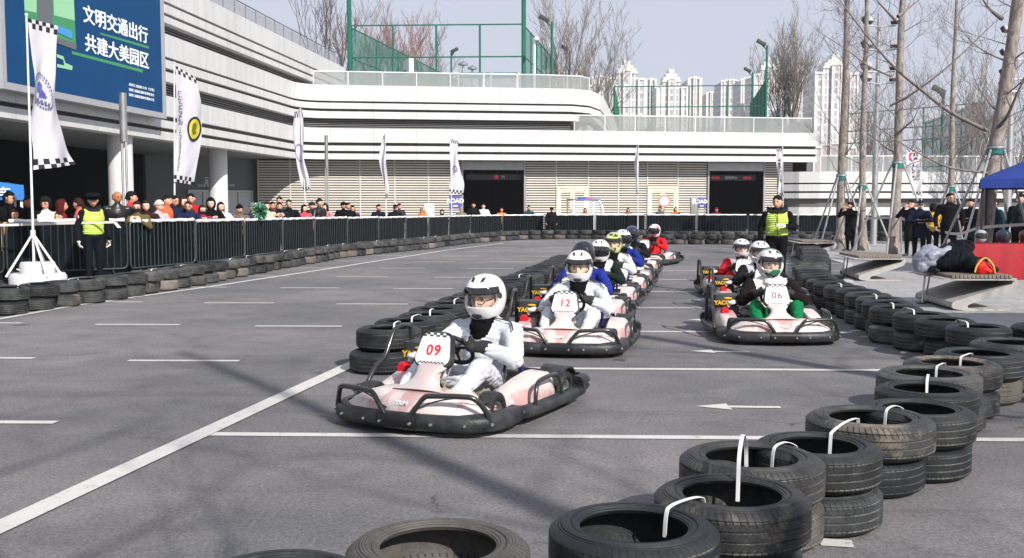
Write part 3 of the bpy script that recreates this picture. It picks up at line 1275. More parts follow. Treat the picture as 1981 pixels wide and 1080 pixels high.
# --- foreground wall on the right: measured stacks, (centre x px, top y px, width px, layers, material of the top, label)
FORE = [
    ((848, 1046), 366, 1, 'dusty', 'large grey-brown tyre at the bottom edge, wide dark hole, left of the foreground wall'),
    ((1226, 1010), 338, 2, 'dark', 'bluish black tyre at the bottom edge with a short white tie hanging over its rim'),
    ((1416, 948), 306, 2, 'muddy', 'muddy topmost tyre with a big open hole and a long white strap standing across it'),
    ((1454, 878), 282, 2, 'grey', 'grey-rimmed tyre under the tall white strap arch, behind the muddy open one'),
    ((1580, 856), 248, 2, 'worn', 'tyre with fine shoulder cuts between the strap arch and the tan-streaked stack'),
    ((1683, 802), 244, 3, 'muddy', 'top tyre with tan mud on its lower edge, right of the arch tyre'),
    ((1776, 786), 214, 2, 'worn', 'dark tyre tucked behind the tan-streaked stack, white tie on its left rim'),
    ((1792, 748), 192, 3, 'dark', 'dark tyre with a white tie crossing its front rim, below the round open pair'),
    ((1797, 718), 196, 3, 'grey', 'thin-rimmed dark tyre with a wide hole, upper of the round open pair'),
    ((1842, 698), 182, 2, 'muddy', 'striped-tread tyre with two ties, left of the paving edge'),
    ((1896, 680), 168, 2, 'dark', 'dark tyre near the right frame edge, behind the striped-tread tyre'),
    ((1962, 660), 160, 2, 'worn', 'tyre cut by the right frame edge where the wall turns back'),
]
fpos = []
for i, ((px, py), wpx, n, mt, lab) in enumerate(FORE):
    vi = 0 if i in (0, 1, 2, 3, 5) else 1
    s0 = wpx / (0.63 if vi == 0 else 0.61)
    h = TW[vi]
    nn = 2
    top = G(px, py, 2 * h)
    d = top.y
    ks = wpx / (FPX / d) / (0.63 if vi == 0 else 0.61)
    for k in range(nn):
        low = k < nn - 1
        jx, jy = (rnd.uniform(-.035, .035), rnd.uniform(-.03, .03)) if low else (0, 0)
        m2 = mt if not low else rnd.choice(['worn', 'muddy', 'grey', 'dusty', 'dark'])
        if i == 10 and low:
            m2 = 'clay'
        lb = lab if not low else ('tyre directly under the ' if nn - k == 2 else 'lowest tyre, two below the ') + lab
        lb = ' '.join(lb.split()[:16])
        o = tyre(top.x + jx, d + jy, k * h * 1.0, vi, m2, lb, 'tyres of the foreground wall on the right')
        o.scale = (ks * (.97 if low else 1), ks * (.97 if low else 1), 1)
    fpos.append((top.x, d, nn * h))
tyre(D(536, 1078, 3.27).x, 3.27, 0.2, 1, 'worn', 'tyre of which only the far rim shows at the bottom frame edge, left', 'tyres of the foreground wall on the right')
tyre(D(536, 1078, 3.27).x, 3.29, 0.0, 1, 'worn', 'tyre hidden under the one at the bottom frame edge, left', 'tyres of the foreground wall on the right')
for a, b, lab, lp in ((1, 2, 'short white tie on the bluish black tyre at the bottom edge', 0.01), (2, 3, 'tall white strap arch over the muddy open tyre', 0.15), (3, 4, 'white tie joining the arch tyre and the finely cut tyre', 0.012), (4, 5, 'white tie leaning on the tan-streaked stack', 0.012), (5, 6, 'short white tie behind the tan-streaked stack', 0.01), (7, 8, 'white tie across the front rims of the round open pair', 0.0), (8, 9, 'white tie from the round open pair to the striped tyre', 0.0), (9, 10, 'small white tie on the striped-tread tyre', 0.0)):
    tie(fpos[a][:2], fpos[b][:2], fpos[a][2], fpos[b][2], lab, loop=lp)


def along(path, step, start=0.0):
    path = [V((p[0], p[1], 0)) for p in path]
    out, need = [], start
    for i in range(len(path) - 1):
        a, b = path[i], path[i + 1]
        L = (b - a).length
        while need <= L:
            out.append(a.lerp(b, need / L))
            need += step
        need -= L
    return out


def wall(path, step, layers, where, group, vi=1, ties=0, mats=('worn', 'worn', 'grey', 'dark', 'muddy'), jit=0.03, messy=0.0, s=1.0, low_extra=()):
    lay = [[], []]
    for k in range(layers):
        pts = along(path, step * s, 0.0 if k == 0 else step * s * 0.12)
        for i, p in enumerate(pts):
            x, y = p.x + rnd.uniform(-jit, jit), p.y + rnd.uniform(-jit, jit)
            m2 = rnd.choice(mats)
            if k == 0 and rnd.random() < 0.18:
                m2 = 'clay' if 'grey' in mats else 'muddy'
            t = (rnd.uniform(-messy, messy), rnd.uniform(-messy, messy)) if k else (0, 0)
            z = k * TW[vi] * s + (0.012 if messy and k else 0)
            word = ('upper' if k else 'lower') if layers == 2 else 'single'
            lab = '%s %s tyre, %s along the %s' % (TDESC[m2], word, ordinal(i), where)
            tyre(x, y, z, vi, m2, lab, group, tilt=t, s=s)
            lay[k].append((x, y, z + TW[vi] * s))
    return lay


# --- middle wall, left of the leading karts
MIDP = [(-1.23, 9.82), (-0.98, 10.9), (-0.72, 12.5), (-0.35, 14.4), (0.12, 16.9), (0.56, 19.3), (0.95, 21.6), (1.3, 23.8)]
ml = wall(MIDP, 0.635, 2, 'middle wall beside the leading karts', 'tyres of the middle wall', 0, mats=('dark', 'worn', 'worn', 'dark', 'worn', 'worn'))
for i in (0, 1, 2, 4, 6, 8, 11):
    if i + 1 < len(ml[1]):
        tie(ml[1][i][:2], ml[1][i + 1][:2], ml[1][i][2], ml[1][i + 1][2], 'white tie over the %s gap of the middle tyre wall' % ordinal(i), loop=0.004)
# --- left wall in front of the barriers, bending round to the back
LEFTP = [(-8.9, 11.6), (-7.35, 14.7), (-6.72, 17.2), (-6.35, 19.4), (-6.05, 22.6), (-5.75, 25.5), (-5.15, 29.9), (-4.2, 33.2), (-3.1, 36.2), (-1.9, 40.8), (0.1, 45.2), (2.4, 46.2), (6.6, 46.2)]
lw = wall(LEFTP, 0.6, 2, 'wall below the barriers counted from the left', 'tyres of the long wall below the barriers', 2, mats=('worn', 'grey', 'worn', 'grey', 'muddy', 'dark'), messy=0.05, jit=0.05)
for i in range(0, 46, 2):
    if i + 1 < len(lw[1]) and i % 6 != 4:
        tie(lw[1][i][:2], lw[1][i + 1][:2], lw[1][i][2], lw[1][i + 1][2], 'white tie over the %s gap of the wall below the barriers' % ordinal(i), loop=0.006)
wall([(6.8, 44.6), (14.5, 44.2), (17.5, 43.5)], 0.6, 2, 'far back wall behind the red kart', 'tyres of the far back wall', 2, mats=('grey', 'worn', 'worn'), jit=0.04)
wall([(5.3, 40.4), (9.3, 40.2), (12.0, 40.6)], 0.62, 2, 'nearer back wall behind the red kart', 'tyres of the nearer back wall', 2, mats=('grey', 'worn', 'worn'), jit=0.06)
# --- right wall along the plaza
RIGHTP = [(4.62, 10.0), (4.42, 11.7), (4.66, 12.9), (4.84, 14.4), (4.9, 16.0), (5.15, 17.6), (5.75, 19.9), (6.6, 22.4), (7.9, 27.0), (9.2, 33.0), (9.9, 38.5)]
rw = wall(RIGHTP, 0.62, 2, 'wall along the plaza edge', 'tyres of the wall along the plaza', 1, mats=('dark', 'dark', 'worn', 'grey'))
for i in (0, 2, 3, 5, 8):
    tie(rw[1][i][:2], rw[1][i + 1][:2], rw[1][i][2], rw[1][i + 1][2], 'white tie over the %s gap of the wall along the plaza' % ordinal(i), loop=0.004)
RP2 = [(5.1, 8.9), (5.35, 9.7), (5.15, 10.6)]
wall(RP2, 0.63, 2, 'bend where foreground and plaza walls meet', 'tyres of the wall along the plaza', 1, mats=('dark', 'worn'))

# ================================================================== CROWD BARRIERS
BARP = [(-16.5, 17.8), (-9.9, 19.9), (-7.75, 21.6), (-6.85, 25.2), (-5.65, 31.5), (-3.7, 37.8), (-2.0, 43.8), (0.2, 46.9), (4.0, 47.6), (12, 47.8), (26, 48.6)]
SHEET = M('black_sheet', (0.003, 0.006, 0.0085), 0.6, var=0.5, vs=1.5, bump=0.5, bs=3.0, spec=0.06)
CAPM = M('white_rail_wrap', 0.75, 0.6, var=0.06, vs=6)
BARM = M('barrier_steel', (0.05, 0.06, 0.065), 0.5, 0.4, var=0.2, vs=5)


def barrier_proto():
    L = 2.3
    root = thing('crowd_barrier', 'x', 'barrier', (0, 0, 0))
    mb = MB()
    r = 0.1
    loop = []
    for cx, cz, a0 in ((L - r, 1.1 - r, 0), (r, 1.1 - r, 90), (r, 0.22 + r, 180), (L - r, 0.22 + r, 270)):
        for k in range(5):
            a = R(a0 + 90 * k / 4)
            loop.append((cx + r * math.cos(a), 0, cz + r * math.sin(a)))
    mb.tube(loop, 0.02, 6, closed=True)
    mb.build('frame', BARM, root, angle=60)
    n = 17
    mb = MB()
    for k in range(1, n):
        x = L * k / n
        mb.tube([(x, 0, 0.22), (x, 0, 1.1)], 0.0085, 4)
    kind(mb.build('bars', BARM, root, angle=60), 'thing')
    for x in (0.3, L - 0.3):
        mb = MB()
        mb.tube([(x, -0.28, 0.01), (x, -0.2, 0.03), (x, 0, 0.2), (x, 0.2, 0.03), (x, 0.28, 0.01)], 0.02, 6)
        mb.build('foot', BARM, root, angle=60)
    mb = MB()
    nx, nz = 24, 8
    vs = []
    for i in range(nx + 1):
        for j in range(nz + 1):
            x, z = L * i / nx, 0.1 + 0.98 * j / nz
            vs.append((0.03 + x * (L - 0.06) / L, 0.03 + 0.010 * math.sin(x * 9 + z * 3) + 0.006 * math.sin(x * 23 - z * 7), z))
    fs = [(i * (nz + 1) + j, (i + 1) * (nz + 1) + j, (i + 1) * (nz + 1) + j + 1, i * (nz + 1) + j + 1) for i in range(nx) for j in range(nz)]
    mb.add(vs, fs)
    mb.build('sheet', SHEET, root)
    mb = MB()
    pts = [(0.05 + (L - 0.1) * i / 14, 0.0, 1.105 + 0.006 * math.sin(i * 1.9)) for i in range(15)]
    mb.tube(pts, [0.034 + 0.006 * math.sin(i * 2.3) for i in range(15)], 7)
    mb.build('rail_cover', CAPM, root, angle=60)
    return root


HZ = [(0, 1.27), (20.5, 1.27), (25, 1.2), (31, 1.165), (38, 1.1), (44, 1.07), (60, 1.07)]
bproto = barrier_proto()
bpts = along(BARP, 2.36, 0.0)
BCOUNT = len(bpts) - 1
for i in range(BCOUNT):
    a, b = bpts[i], bpts[i + 1]
    o = bproto if i == 0 else dup(bproto)
    o.location = a
    o.rotation_euler = (0, 0, math.atan2((b - a).y, (b - a).x))
    d = (a.y + b.y) / 2
    hz = 1.07
    for (d0, h0), (d1, h1) in zip(HZ, HZ[1:]):
        if d0 <= d < d1:
            hz = h0 + (h1 - h0) * (d - d0) / (d1 - d0)
    o.scale = ((b - a).length / 2.36, 1, hz / 1.12)
    tag(o, 'black-sheeted crowd barrier, %s from the left end of the barrier line' % ordinal(i), 'barrier', 'crowd barriers round the track')


def barline(px, back=0.0):
    """point of the barrier line seen at a picture column, pushed back by some metres"""
    r = ray(px, HOR)
    for i in range(len(BARP) - 1):
        a, b = V((*BARP[i], 0)), V((*BARP[i + 1], 0))
        u = b - a
        den = r.x * u.y - r.y * u.x
        if abs(den) < 1e-9:
            continue
        t = (a.x * u.y - a.y * u.x) / den
        q = V((r.x * t, r.y * t, 0))
        k = (q - a).dot(u) / u.length_squared
        if -0.001 <= k <= 1.001:
            n = V((-u.y, u.x, 0)).normalized()
            # move along the view ray so that the column stays the same
            ru = V((r.x, r.y, 0)).normalized()
            return q + ru * (back / max(0.35, abs(ru.dot(n))))
    return V((r.x, r.y, 0)) * 47


# ================================================================== GO-KARTS
KPINK = NT('kart_body')
_t = KPINK
_tc = _t.new('TexCoord')
_p = _tc.outputs['Object']
_oi = _t.new('ObjectInfo')
_mp = _t.new('Mapping')
_t.link(_p, _mp.inputs['Vector'])
_mp.inputs['Rotation'].default_value = (0.3, 0.2, 0.75)
_mp.inputs['Scale'].default_value = (3.2, 0.9, 1.6)
_n1 = _t.ramp(_t.noise(_mp.outputs[0], 2.0, 3, 0.5), 0.53, 0.60)
_n2 = _t.ramp(_t.noise(_p, 7, 6, 0.7), 0.4, 0.7)
_c = _t.mix(_n1, (0.60, 0.53, 0.51), (0.50, 0.28, 0.28))
_c = _t.mix(_t.math('MULTIPLY', _n2, 0.5), _c, (0.50, 0.44, 0.41))
_sc = _t.ramp(_t.noise(_p, 30, 4, 0.8), 0.66, 0.7)
_c = _t.mix(_t.math('MULTIPLY', _sc, 0.6), _c, (0.2, 0.17, 0.16))
_t.link(_c, _t.b.inputs['Base Color'])
_t.b.inputs['Roughness'].default_value = 0.38
KBODY = KPINK.m
KWHITE = M('plate_white', (0.74, 0.73, 0.73), 0.35, var=0.04, vs=5)
KLINE = M('body_seam', 0.03, 0.5)
SEATM = M('seat_shell', (0.55, 0.55, 0.46), 0.4, var=0.1, vs=6)
SEATP = M('seat_pad', 0.015, 0.7)
KTYRE = M('slick_rubber', 0.02, 0.6, var=0.5, vs=18)
RIM = M('kart_rim', 0.45, 0.35, 0.8)
ENG = M('engine_metal', 0.12, 0.45, 0.7, var=0.4, vs=20)
BOLT = M('bolt', 0.7, 0.3, 0.9)
PURPLE = M('purple_strut', '#2c2670', 0.4)
FLOOR = M('floor_plate', 0.2, 0.4, 0.8, var=0.2, vs=6)
NUMRED = M('number_red', '#d8303c', 0.45)
NUMDK = M('number_dark_red', '#7c3848', 0.45)


def rrect(w, h, r, n=5, top=None):
    pts = []
    for sx, sy, a0 in ((1, 1, 0), (-1, 1, 90), (-1, -1, 180), (1, -1, 270)):
        ww = (top if (top and sy > 0) else w) / 2
        for k in range(n + 1):
            a = R(a0 + 90 * k / n)
            pts.append((sx * (ww - r) + r * math.cos(a), sy * (h / 2 - r) + r * math.sin(a)))
    return pts


# outlines of the surrounding bumper (front half), kart looks towards -y
def bumper_path():
    return [(-0.66, -0.36), (-0.675, -0.56), (-0.64, -0.74), (-0.53, -0.87), (-0.33, -0.935), (-0.12, -0.955), (0.12, -0.955), (0.33, -0.935), (0.53, -0.87), (0.64, -0.74), (0.675, -0.56), (0.66, -0.36)]


def vband(mb, path, z0, z1, th, m=0, bulge=0.02):
    """vertical plastic rail following a plan path, with a rounded outer face"""
    pts = [V((x, y, 0)) for x, y in path]
    rings = []
    for i, p in enumerate(pts):
        t = (pts[min(i + 1, len(pts) - 1)] - pts[max(i - 1, 0)]).normalized()
        n = V((t.y, -t.x, 0))
        if i == 0 or i == len(pts) - 1:
            pass
        prof = [(-th, z0), (0, z0 + 0.012), (bulge, z0 + (z1 - z0) * 0.3), (bulge, z0 + (z1 - z0) * 0.7), (0.0, z1 - 0.01), (-th, z1)]
        rings.append([p + n * o + V((0, 0, z)) for o, z in prof])
    mb.loft(rings, m)


PANEL_C = V((-0.0, -0.45, 0.535))
PANEL_M = Matrix.Translation(PANEL_C) @ Matrix.Rotation(R(66), 4, 'X')
WH_C = V((0.02, -0.19, 0.5))
WH_T = R(42)
WUX, WUY = V((1, 0, 0)), V((0, math.sin(-WH_T) * -1, math.cos(WH_T)))
WUY = V((0, -math.sin(WH_T) * -1 * -1, math.cos(WH_T)))
WN = WUX.cross(WUY)


def kart_proto():
    root = thing('go_kart', 'x', 'go-kart')
    # front bumper rail
    bp = [(p.x, p.y) for p in smooth_path([(x, y, 0) for x, y in bumper_path()], 4)]
    mb = MB()
    vband(mb, bp, 0.035, 0.165, 0.07)
    fb = mb.build('front_bumper', BLACKPL, root, angle=50)
    mb = MB()
    vband(mb, [(-0.16, -0.985), (0.16, -0.985)], 0.05, 0.15, 0.012, 0, 0.006)
    mb.build('joint_plate', M('joint_black', 0.012, 0.4), fb)
    for x, y in ((-0.5, -0.905), (-0.27, -0.968), (-0.12, -0.998), (0.12, -0.998), (0.27, -0.968), (0.5, -0.905), (-0.645, -0.78), (0.645, -0.78)):
        b = MB()
        n = V((x * 0.6 if abs(x) > .6 else x * .3, -1, 0)).normalized()
        c = V((x, y, 0.1))
        b.cyl(c - n * 0.012, c + n * 0.012, 0.013, 0.009, 8)
        b.build('bolt', BOLT, fb)
    # front hoops
    for s in (-1, 1):
        mb = MB()
        pts = smooth_path([(s * 0.1, -0.955, 0.13), (s * 0.145, -0.955, 0.2), (s * 0.205, -0.945, 0.275), (s * 0.26, -0.935, 0.292), (s * 0.46, -0.885, 0.295), (s * 0.545, -0.85, 0.28), (s * 0.6, -0.80, 0.2), (s * 0.625, -0.78, 0.12)], 4)
        mb.tube(pts, 0.019, 8)
        mb.build('front_hoop', BLACKTUBE, root, angle=60)
    # nose bodywork: low, wide, curved sheet
    mb = MB()
    prof = [(-0.925, 0.135), (-0.915, 0.19), (-0.86, 0.235), (-0.76, 0.265), (-0.64, 0.278), (-0.52, 0.27), (-0.40, 0.245), (-0.33, 0.20)]
    xs = [-0.56, -0.52, -0.42, -0.3, -0.18, -0.09, 0, 0.09, 0.18, 0.3, 0.42, 0.52, 0.56]
    rings = []
    for x in xs:
        e = abs(x) / 0.56
        k = 1 - 0.36 * e ** 3
        ring = []
        for (y, z) in prof:
            yy = y + (0.10 * e ** 3 if y < -0.6 else 0.0)
            if y > -0.6:
                yy = min(y, -0.675) if e > 0.6 else y
            zz = z * k + 0.02 * math.exp(-((abs(x) - 0.36) / 0.12) ** 2) * (1 if -0.9 < y < -0.5 else 0.3)
            ring.append(V((x, yy, zz)))
        ring += [V((x, q.y, q.z - 0.02)) for q in reversed(ring)]
        rings.append(ring)
    mb.loft(rings)
    nose = mb.build('nose_cone', KBODY, root, angle=50)
    # black seams curving over the nose
    for s in (-1, 1):
        m2 = MB()
        pts = smooth_path([(s * 0.11, -0.925, 0.175), (s * 0.17, -0.918, 0.20), (s * 0.24, -0.895, 0.232), (s * 0.36, -0.862, 0.262), (s * 0.46, -0.80, 0.262), (s * 0.53, -0.70, 0.225), (s * 0.55, -0.6, 0.205)], 4)
        pts = [V((p.x, p.y - 0.0, p.z + 0.006)) for p in pts]
        m2.tube(pts, 0.0055, 5)
        m2.build('seam', KLINE, nose)
    put('lettering', text_mesh('TKM', 0.05, 0.001, 0.001, mat=frame((0.0, -0.906, 0.2165), (1, 0, 0), (0, 0.77, 0.63))), M('pale_letter', 0.8, 0.5), nose)
    # steering fairing and number panel
    mb = MB()
    sec = [(-0.70, 0.268, 0.26, 0.03), (-0.645, 0.30, 0.185, 0.06), (-0.60, 0.34, 0.145, 0.085), (-0.56, 0.375, 0.14, 0.085), (-0.505, 0.395, 0.165, 0.06), (-0.45, 0.43, 0.19, 0.05)]
    rings = []
    for y, z, w, th in sec:
        ring = []
        for k in range(13):
            a = PI * k / 12
            ring.append(V((-w * math.cos(a), y - 0.035 * math.sin(a), z + 0.02 * math.sin(a))))
        ring += [V((w * 0.92 * math.cos(PI * k / 12), y + th, z)) for k in range(13)]
        rings.append(ring)
    rings = [[V((p.x * f, p.y, p.z)) for p in r] for r, f in zip(rings, (.80, .72, .62, .60, .68, .74))]
    mb.loft(rings)
    mb.build('steering_fairing', M('fairing_white', (0.58, 0.53, 0.52), 0.35, vs=4, c2=(0.55, 0.42, 0.41)), root, angle=50)
    mb = MB()
    mb.prism(rrect(0.315, 0.275, 0.07, 6, 0.27), -0.06, 0.0, 0)
    rim = mb
    rim.xf(PANEL_M)
    pn = rim.build('number_panel', BLACKPL, root, bevel=0.012)
    mb = MB()
    mb.prism(rrect(0.285, 0.245, 0.06, 6, 0.24), 0.001, 0.006, 0)
    mb.xf(PANEL_M)
    mb.build('plate', KWHITE, pn, smooth=False)
    mb = MB()
    for row in range(2):
        for k in range(8):
            if (k + row) % 2 == 0:
                x = -0.095 + 0.0272 * k
                mb.bb(x - 0.0136, x + 0.0136, 0.094 + 0.0135 * row, 0.094 + 0.0135 * (row + 1), 0.0065, 0.0078)
    for row in range(2):
        for k in range(15):
            if (k + row) % 2 == 0:
                x = -0.105 + 0.015 * k
                mb.bb(x - 0.0075, x + 0.0075, -0.112 + 0.0085 * row, -0.112 + 0.0085 * (row + 1), 0.0065, 0.0078)
    mb.xf(PANEL_M)
    mb.build('checker_strip', BLACKPL, pn, smooth=False)
    # steering wheel and column
    mb = MB()
    pts = [WH_C + WUX * (0.15 * math.cos(2 * PI * k / 32)) + WUY * (0.15 * math.sin(2 * PI * k / 32)) for k in range(32)]
    mb.tube(pts, 0.017, 8, closed=True)
    for a in (0.2, PI - 0.2, -PI / 2):
        q = WH_C + WUX * (0.15 * math.cos(a)) + WUY * (0.15 * math.sin(a))
        mb.tube([WH_C - WN * 0.02, q], [0.014, 0.009], 6)
    mb.cyl(WH_C - WN * 0.03, WH_C + WN * 0.005, 0.045, n=14)
    mb.build('steering_wheel', M('wheel_grip', 0.015, 0.55), root, angle=60)
    mb = MB()
    mb.cyl(WH_C - WN * 0.02, (0.0, -0.6, 0.12), 0.014, n=8)
    mb.cyl((0.12, -0.62, 0.16), (0.09, -0.33, 0.44), 0.007, n=6)
    mb.cyl((-0.12, -0.62, 0.16), (-0.09, -0.33, 0.44), 0.007, n=6)
    mb.build('steering_column', STEEL, root)
    # floor, frame rails
    mb = MB()
    mb.prism([(-0.3, -0.78), (0.3, -0.78), (0.36, 0.1), (0.36, 0.5), (-0.36, 0.5), (-0.36, 0.1)], 0.045, 0.055)
    mb.build('floor_pan', FLOOR, root, smooth=False)
    mb = MB()
    for s in (-1, 1):
        mb.tube(smooth_path([(s * 0.26, -0.85, 0.08), (s * 0.3, -0.4, 0.08), (s * 0.38, 0.0, 0.08), (s * 0.38, 0.78, 0.09)], 3), 0.018, 6)
    mb.tube([(-0.58, -0.52, 0.13), (0.58, -0.52, 0.13)], 0.015, 6)
    mb.tube([(-0.6, 0.5, 0.14), (0.6, 0.5, 0.14)], 0.02, 6)
    mb.build('chassis', BLACKTUBE, root)
    # pedals
    for s in (-1, 1):
        mb = MB()
        mb.tube([(s * 0.17, -0.7, 0.07), (s * 0.19, -0.72, 0.2), (s * 0.24, -0.72, 0.21)], 0.009, 6)
        mb.build('pedal', STEEL, root)
    # seat: bucket shell
    mb = MB()
    rings = []
    path = [(-0.16, 0.16, 0.17), (-0.05, 0.095, 0.2), (0.12, 0.085, 0.2), (0.26, 0.12, 0.2), (0.34, 0.24, 0.2), (0.39, 0.40, 0.19), (0.43, 0.55, 0.17), (0.445, 0.6, 0.13)]
    for i, (y, z, w) in enumerate(path):
        ring = []
        up = V((0, -0.35, 1)) if i < 3 else V((0, -1, 0.15))
        up = up.normalized()
        for k in range(11):
            a = -1 + 2 * k / 10
            lift = 0.13 * abs(a) ** 3.2
            ring.append(V((w * a, y, z)) + up * lift)
        ring += [q - up * 0.02 for q in reversed(ring)]
        rings.append(ring)
    mb.loft(rings)
    mb.xf(Matrix.Translation((0.05, 0, 0)))
    st = mb.build('seat', SEATM, root, angle=50)
    # side pods
    for s in (-1, 1):
        mb = MB()
        rings = []
        for y, w0, w1, zt in ((-0.36, 0.43, 0.56, 0.16), (-0.3, 0.41, 0.60, 0.23), (-0.05, 0.40, 0.625, 0.275), (0.2, 0.40, 0.63, 0.30), (0.3, 0.41, 0.625, 0.30), (0.34, 0.43, 0.6, 0.27)):
            rings.append([V((s * w0, y, 0.07)), V((s * w1, y, 0.07)), V((s * (w1 + 0.01), y, zt * 0.55)), V((s * (w1 - 0.02), y, zt - 0.03)), V((s * (w1 - 0.05), y, zt)), V((s * (w0 + 0.02), y, zt + 0.01)), V((s * w0, y, zt - 0.02))])
        mb.loft(rings)
        mb.build('side_pod', KBODY, root, angle=45)
        # side bumper rail
        mb = MB()
        q = [(s * 0.66, -0.36), (s * 0.70, -0.28), (s * 0.715, 0.0), (s * 0.715, 0.4), (s * 0.70, 0.72)]
        if s > 0:
            q = [(x, y) for x, y in q]
        pr = smooth_path([(x, y, 0) for x, y in q], 3)
        vband(mb, [(p.x, p.y) for p in (pr if s > 0 else pr[::-1])], 0.05, 0.15, 0.05)
        mb.build('side_bumper', BLACKPL, root, angle=50)
        mb = MB()
        if s > 0:
            mb.tube(smooth_path([(0.70, -0.20, 0.13), (0.695, -0.18, 0.24), (0.685, -0.10, 0.30), (0.68, 0.16, 0.305), (0.685, 0.25, 0.27), (0.70, 0.29, 0.13)], 4), 0.017, 8)
            mb.build('side_hoop', BLACKTUBE, root, angle=60)
        else:
            mb.tube(smooth_path([(-0.70, -0.34, 0.13), (-0.695, -0.28, 0.22), (-0.69, -0.18, 0.32), (-0.685, -0.06, 0.38), (-0.68, 0.06, 0.56), (-0.68, 0.14, 0.60), (-0.68, 0.26, 0.60), (-0.69, 0.34, 0.54), (-0.70, 0.38, 0.13)], 4), 0.019, 8)
            mb.build('engine_guard', BLACKTUBE, root, angle=60)
    # wheels
    for s in (-1, 1):
        for y, r, w, x in ((-0.52, 0.138, 0.13, 0.50), (0.5, 0.142, 0.19, 0.56)):
            wh = bpy.data.objects.new('wheel', None)
            col.objects.link(wh)
            wh.parent = root
            wh.location = (s * x, y, r)
            wm = Matrix.Rotation(R(90), 4, 'Y')
            mb = MB()
            h = w / 2
            mb.lathe([(r * 0.5, -h * .8), (r * 0.62, -h), (r * 0.85, -h), (r * 0.96, -h * 0.86), (r, -h * 0.6), (r, h * 0.6), (r * 0.96, h * 0.86), (r * 0.85, h), (r * 0.62, h), (r * 0.5, h * .8)], 28, mat=wm, closed=True)
            mb.build('tyre', KTYRE, wh, angle=40)
            mb = MB()
            mb.lathe([(0, -h * .3), (r * 0.3, -h * .3), (r * 0.42, -h * .75), (r * 0.52, -h * .8), (r * 0.52, h * .8), (r * 0.42, h * .75), (r * 0.3, h * .3), (0, h * .3)], 20, mat=wm)
            mb.build('rim', RIM, wh, angle=40)
    # rear fenders over the back wheels
    for s in (-1, 1):
        mb = MB()
        rings = []
        for k in range(9):
            a = R(15 + 130 * k / 8)
            yy, zz = 0.5 - 0.19 * math.cos(a), 0.15 + 0.18 * math.sin(a)
            yi, zi = 0.5 - 0.178 * math.cos(a), 0.15 + 0.168 * math.sin(a)
            rings.append([V((s * 0.46, yy, zz)), V((s * 0.665, yy, zz - 0.01)), V((s * 0.665, yi, zi - 0.01)), V((s * 0.46, yi, zi))])
        mb.loft(rings)
        mb.build('rear_fender', BLACKPL, root, angle=50)
    # rear bumper
    mb = MB()
    rp = smooth_path([(0.705, 0.66, 0), (0.70, 0.80, 0), (0.62, 0.885, 0), (0.3, 0.92, 0), (-0.3, 0.92, 0), (-0.62, 0.885, 0), (-0.70, 0.80, 0), (-0.705, 0.66, 0)], 3)
    vband(mb, [(p.x, p.y) for p in rp], 0.08, 0.22, 0.06)
    rb = mb.build('rear_bumper', BLACKPL, root, angle=50)
    for s in (-1, 1):
        b = MB()
        b.cyl((s * 0.69, 0.78, 0.15), (s * 0.735, 0.775, 0.15), 0.014, n=8)
        b.build('bolt', BOLT, rb)
    # engine block with name plate and red air filter
    mb = MB()
    mb.bb(-0.60, -0.33, 0.17, 0.40, 0.12, 0.34)
    for k in range(5):
        mb.bb(-0.62, -0.31, 0.15, 0.42, 0.15 + 0.035 * k, 0.165 + 0.035 * k)
    mb.cyl((-0.4, 0.14, 0.2), (-0.4, 0.05, 0.2), 0.06, n=14)
    mb.tube(smooth_path([(-0.3, 0.4, 0.25), (-0.2, 0.55, 0.3), (-0.1, 0.68, 0.25), (0.1, 0.75, 0.2)], 3), 0.025, 8)
    en = mb.build('engine', ENG, root, smooth=False, bevel=0.004, seg=1)
    mb = MB()
    mb.prism(rrect(0.30, 0.26, 0.04), 0.35, 0.485, 0, Matrix.Translation((-0.49, 0.26, 0)))
    cv = mb.build('engine_cover', BLACKPL, root, bevel=0.012)
    put('lettering', text_mesh('YACCO', 0.068, 0.002, 0.003, mat=frame((-0.515, 0.1255, 0.385), (1, 0, 0), (0, 0, 1))), YELLOW, cv)
    mb = MB()
    mb.ell((-0.47, 0.125, 0.44), (0.05, 0.008, 0.013))
    mb.build('yellow_mark', YELLOW, cv)
    mb = MB()
    mb.lathe([(0, 0), (0.05, 0.0), (0.062, 0.02), (0.058, 0.05), (0.062, 0.08), (0.05, 0.1), (0, 0.1)], 16, mat=Matrix.Translation((-0.53, -0.02, 0.30)) @ Matrix.Scale(.8, 4) @ Matrix.Rotation(R(90), 4, 'X') @ Matrix.Translation((0, 0, -0.05)))
    mb.build('air_filter', REDP, root)
    mb = MB()
    mb.tube(smooth_path([(-0.49, 0.0, 0.35), (-0.44, 0.02, 0.41), (-0.38, 0.1, 0.4)], 3), 0.02, 8)
    mb.ell((-0.45, -0.02, 0.40), (0.05, 0.035, 0.025))
    mb.build('fuel_line', M('fuel_white', 0.6, 0.4), root)
    # purple strut beside the seat
    mb = MB()
    mb.cyl((0.30, 0.42, 0.12), (0.31, 0.37, 0.38), 0.018, n=10)
    mb.build('seat_strut', PURPLE, root)
    return root


kproto = kart_proto()


def heading(hx, hy):
    return math.atan2(hx, -hy)


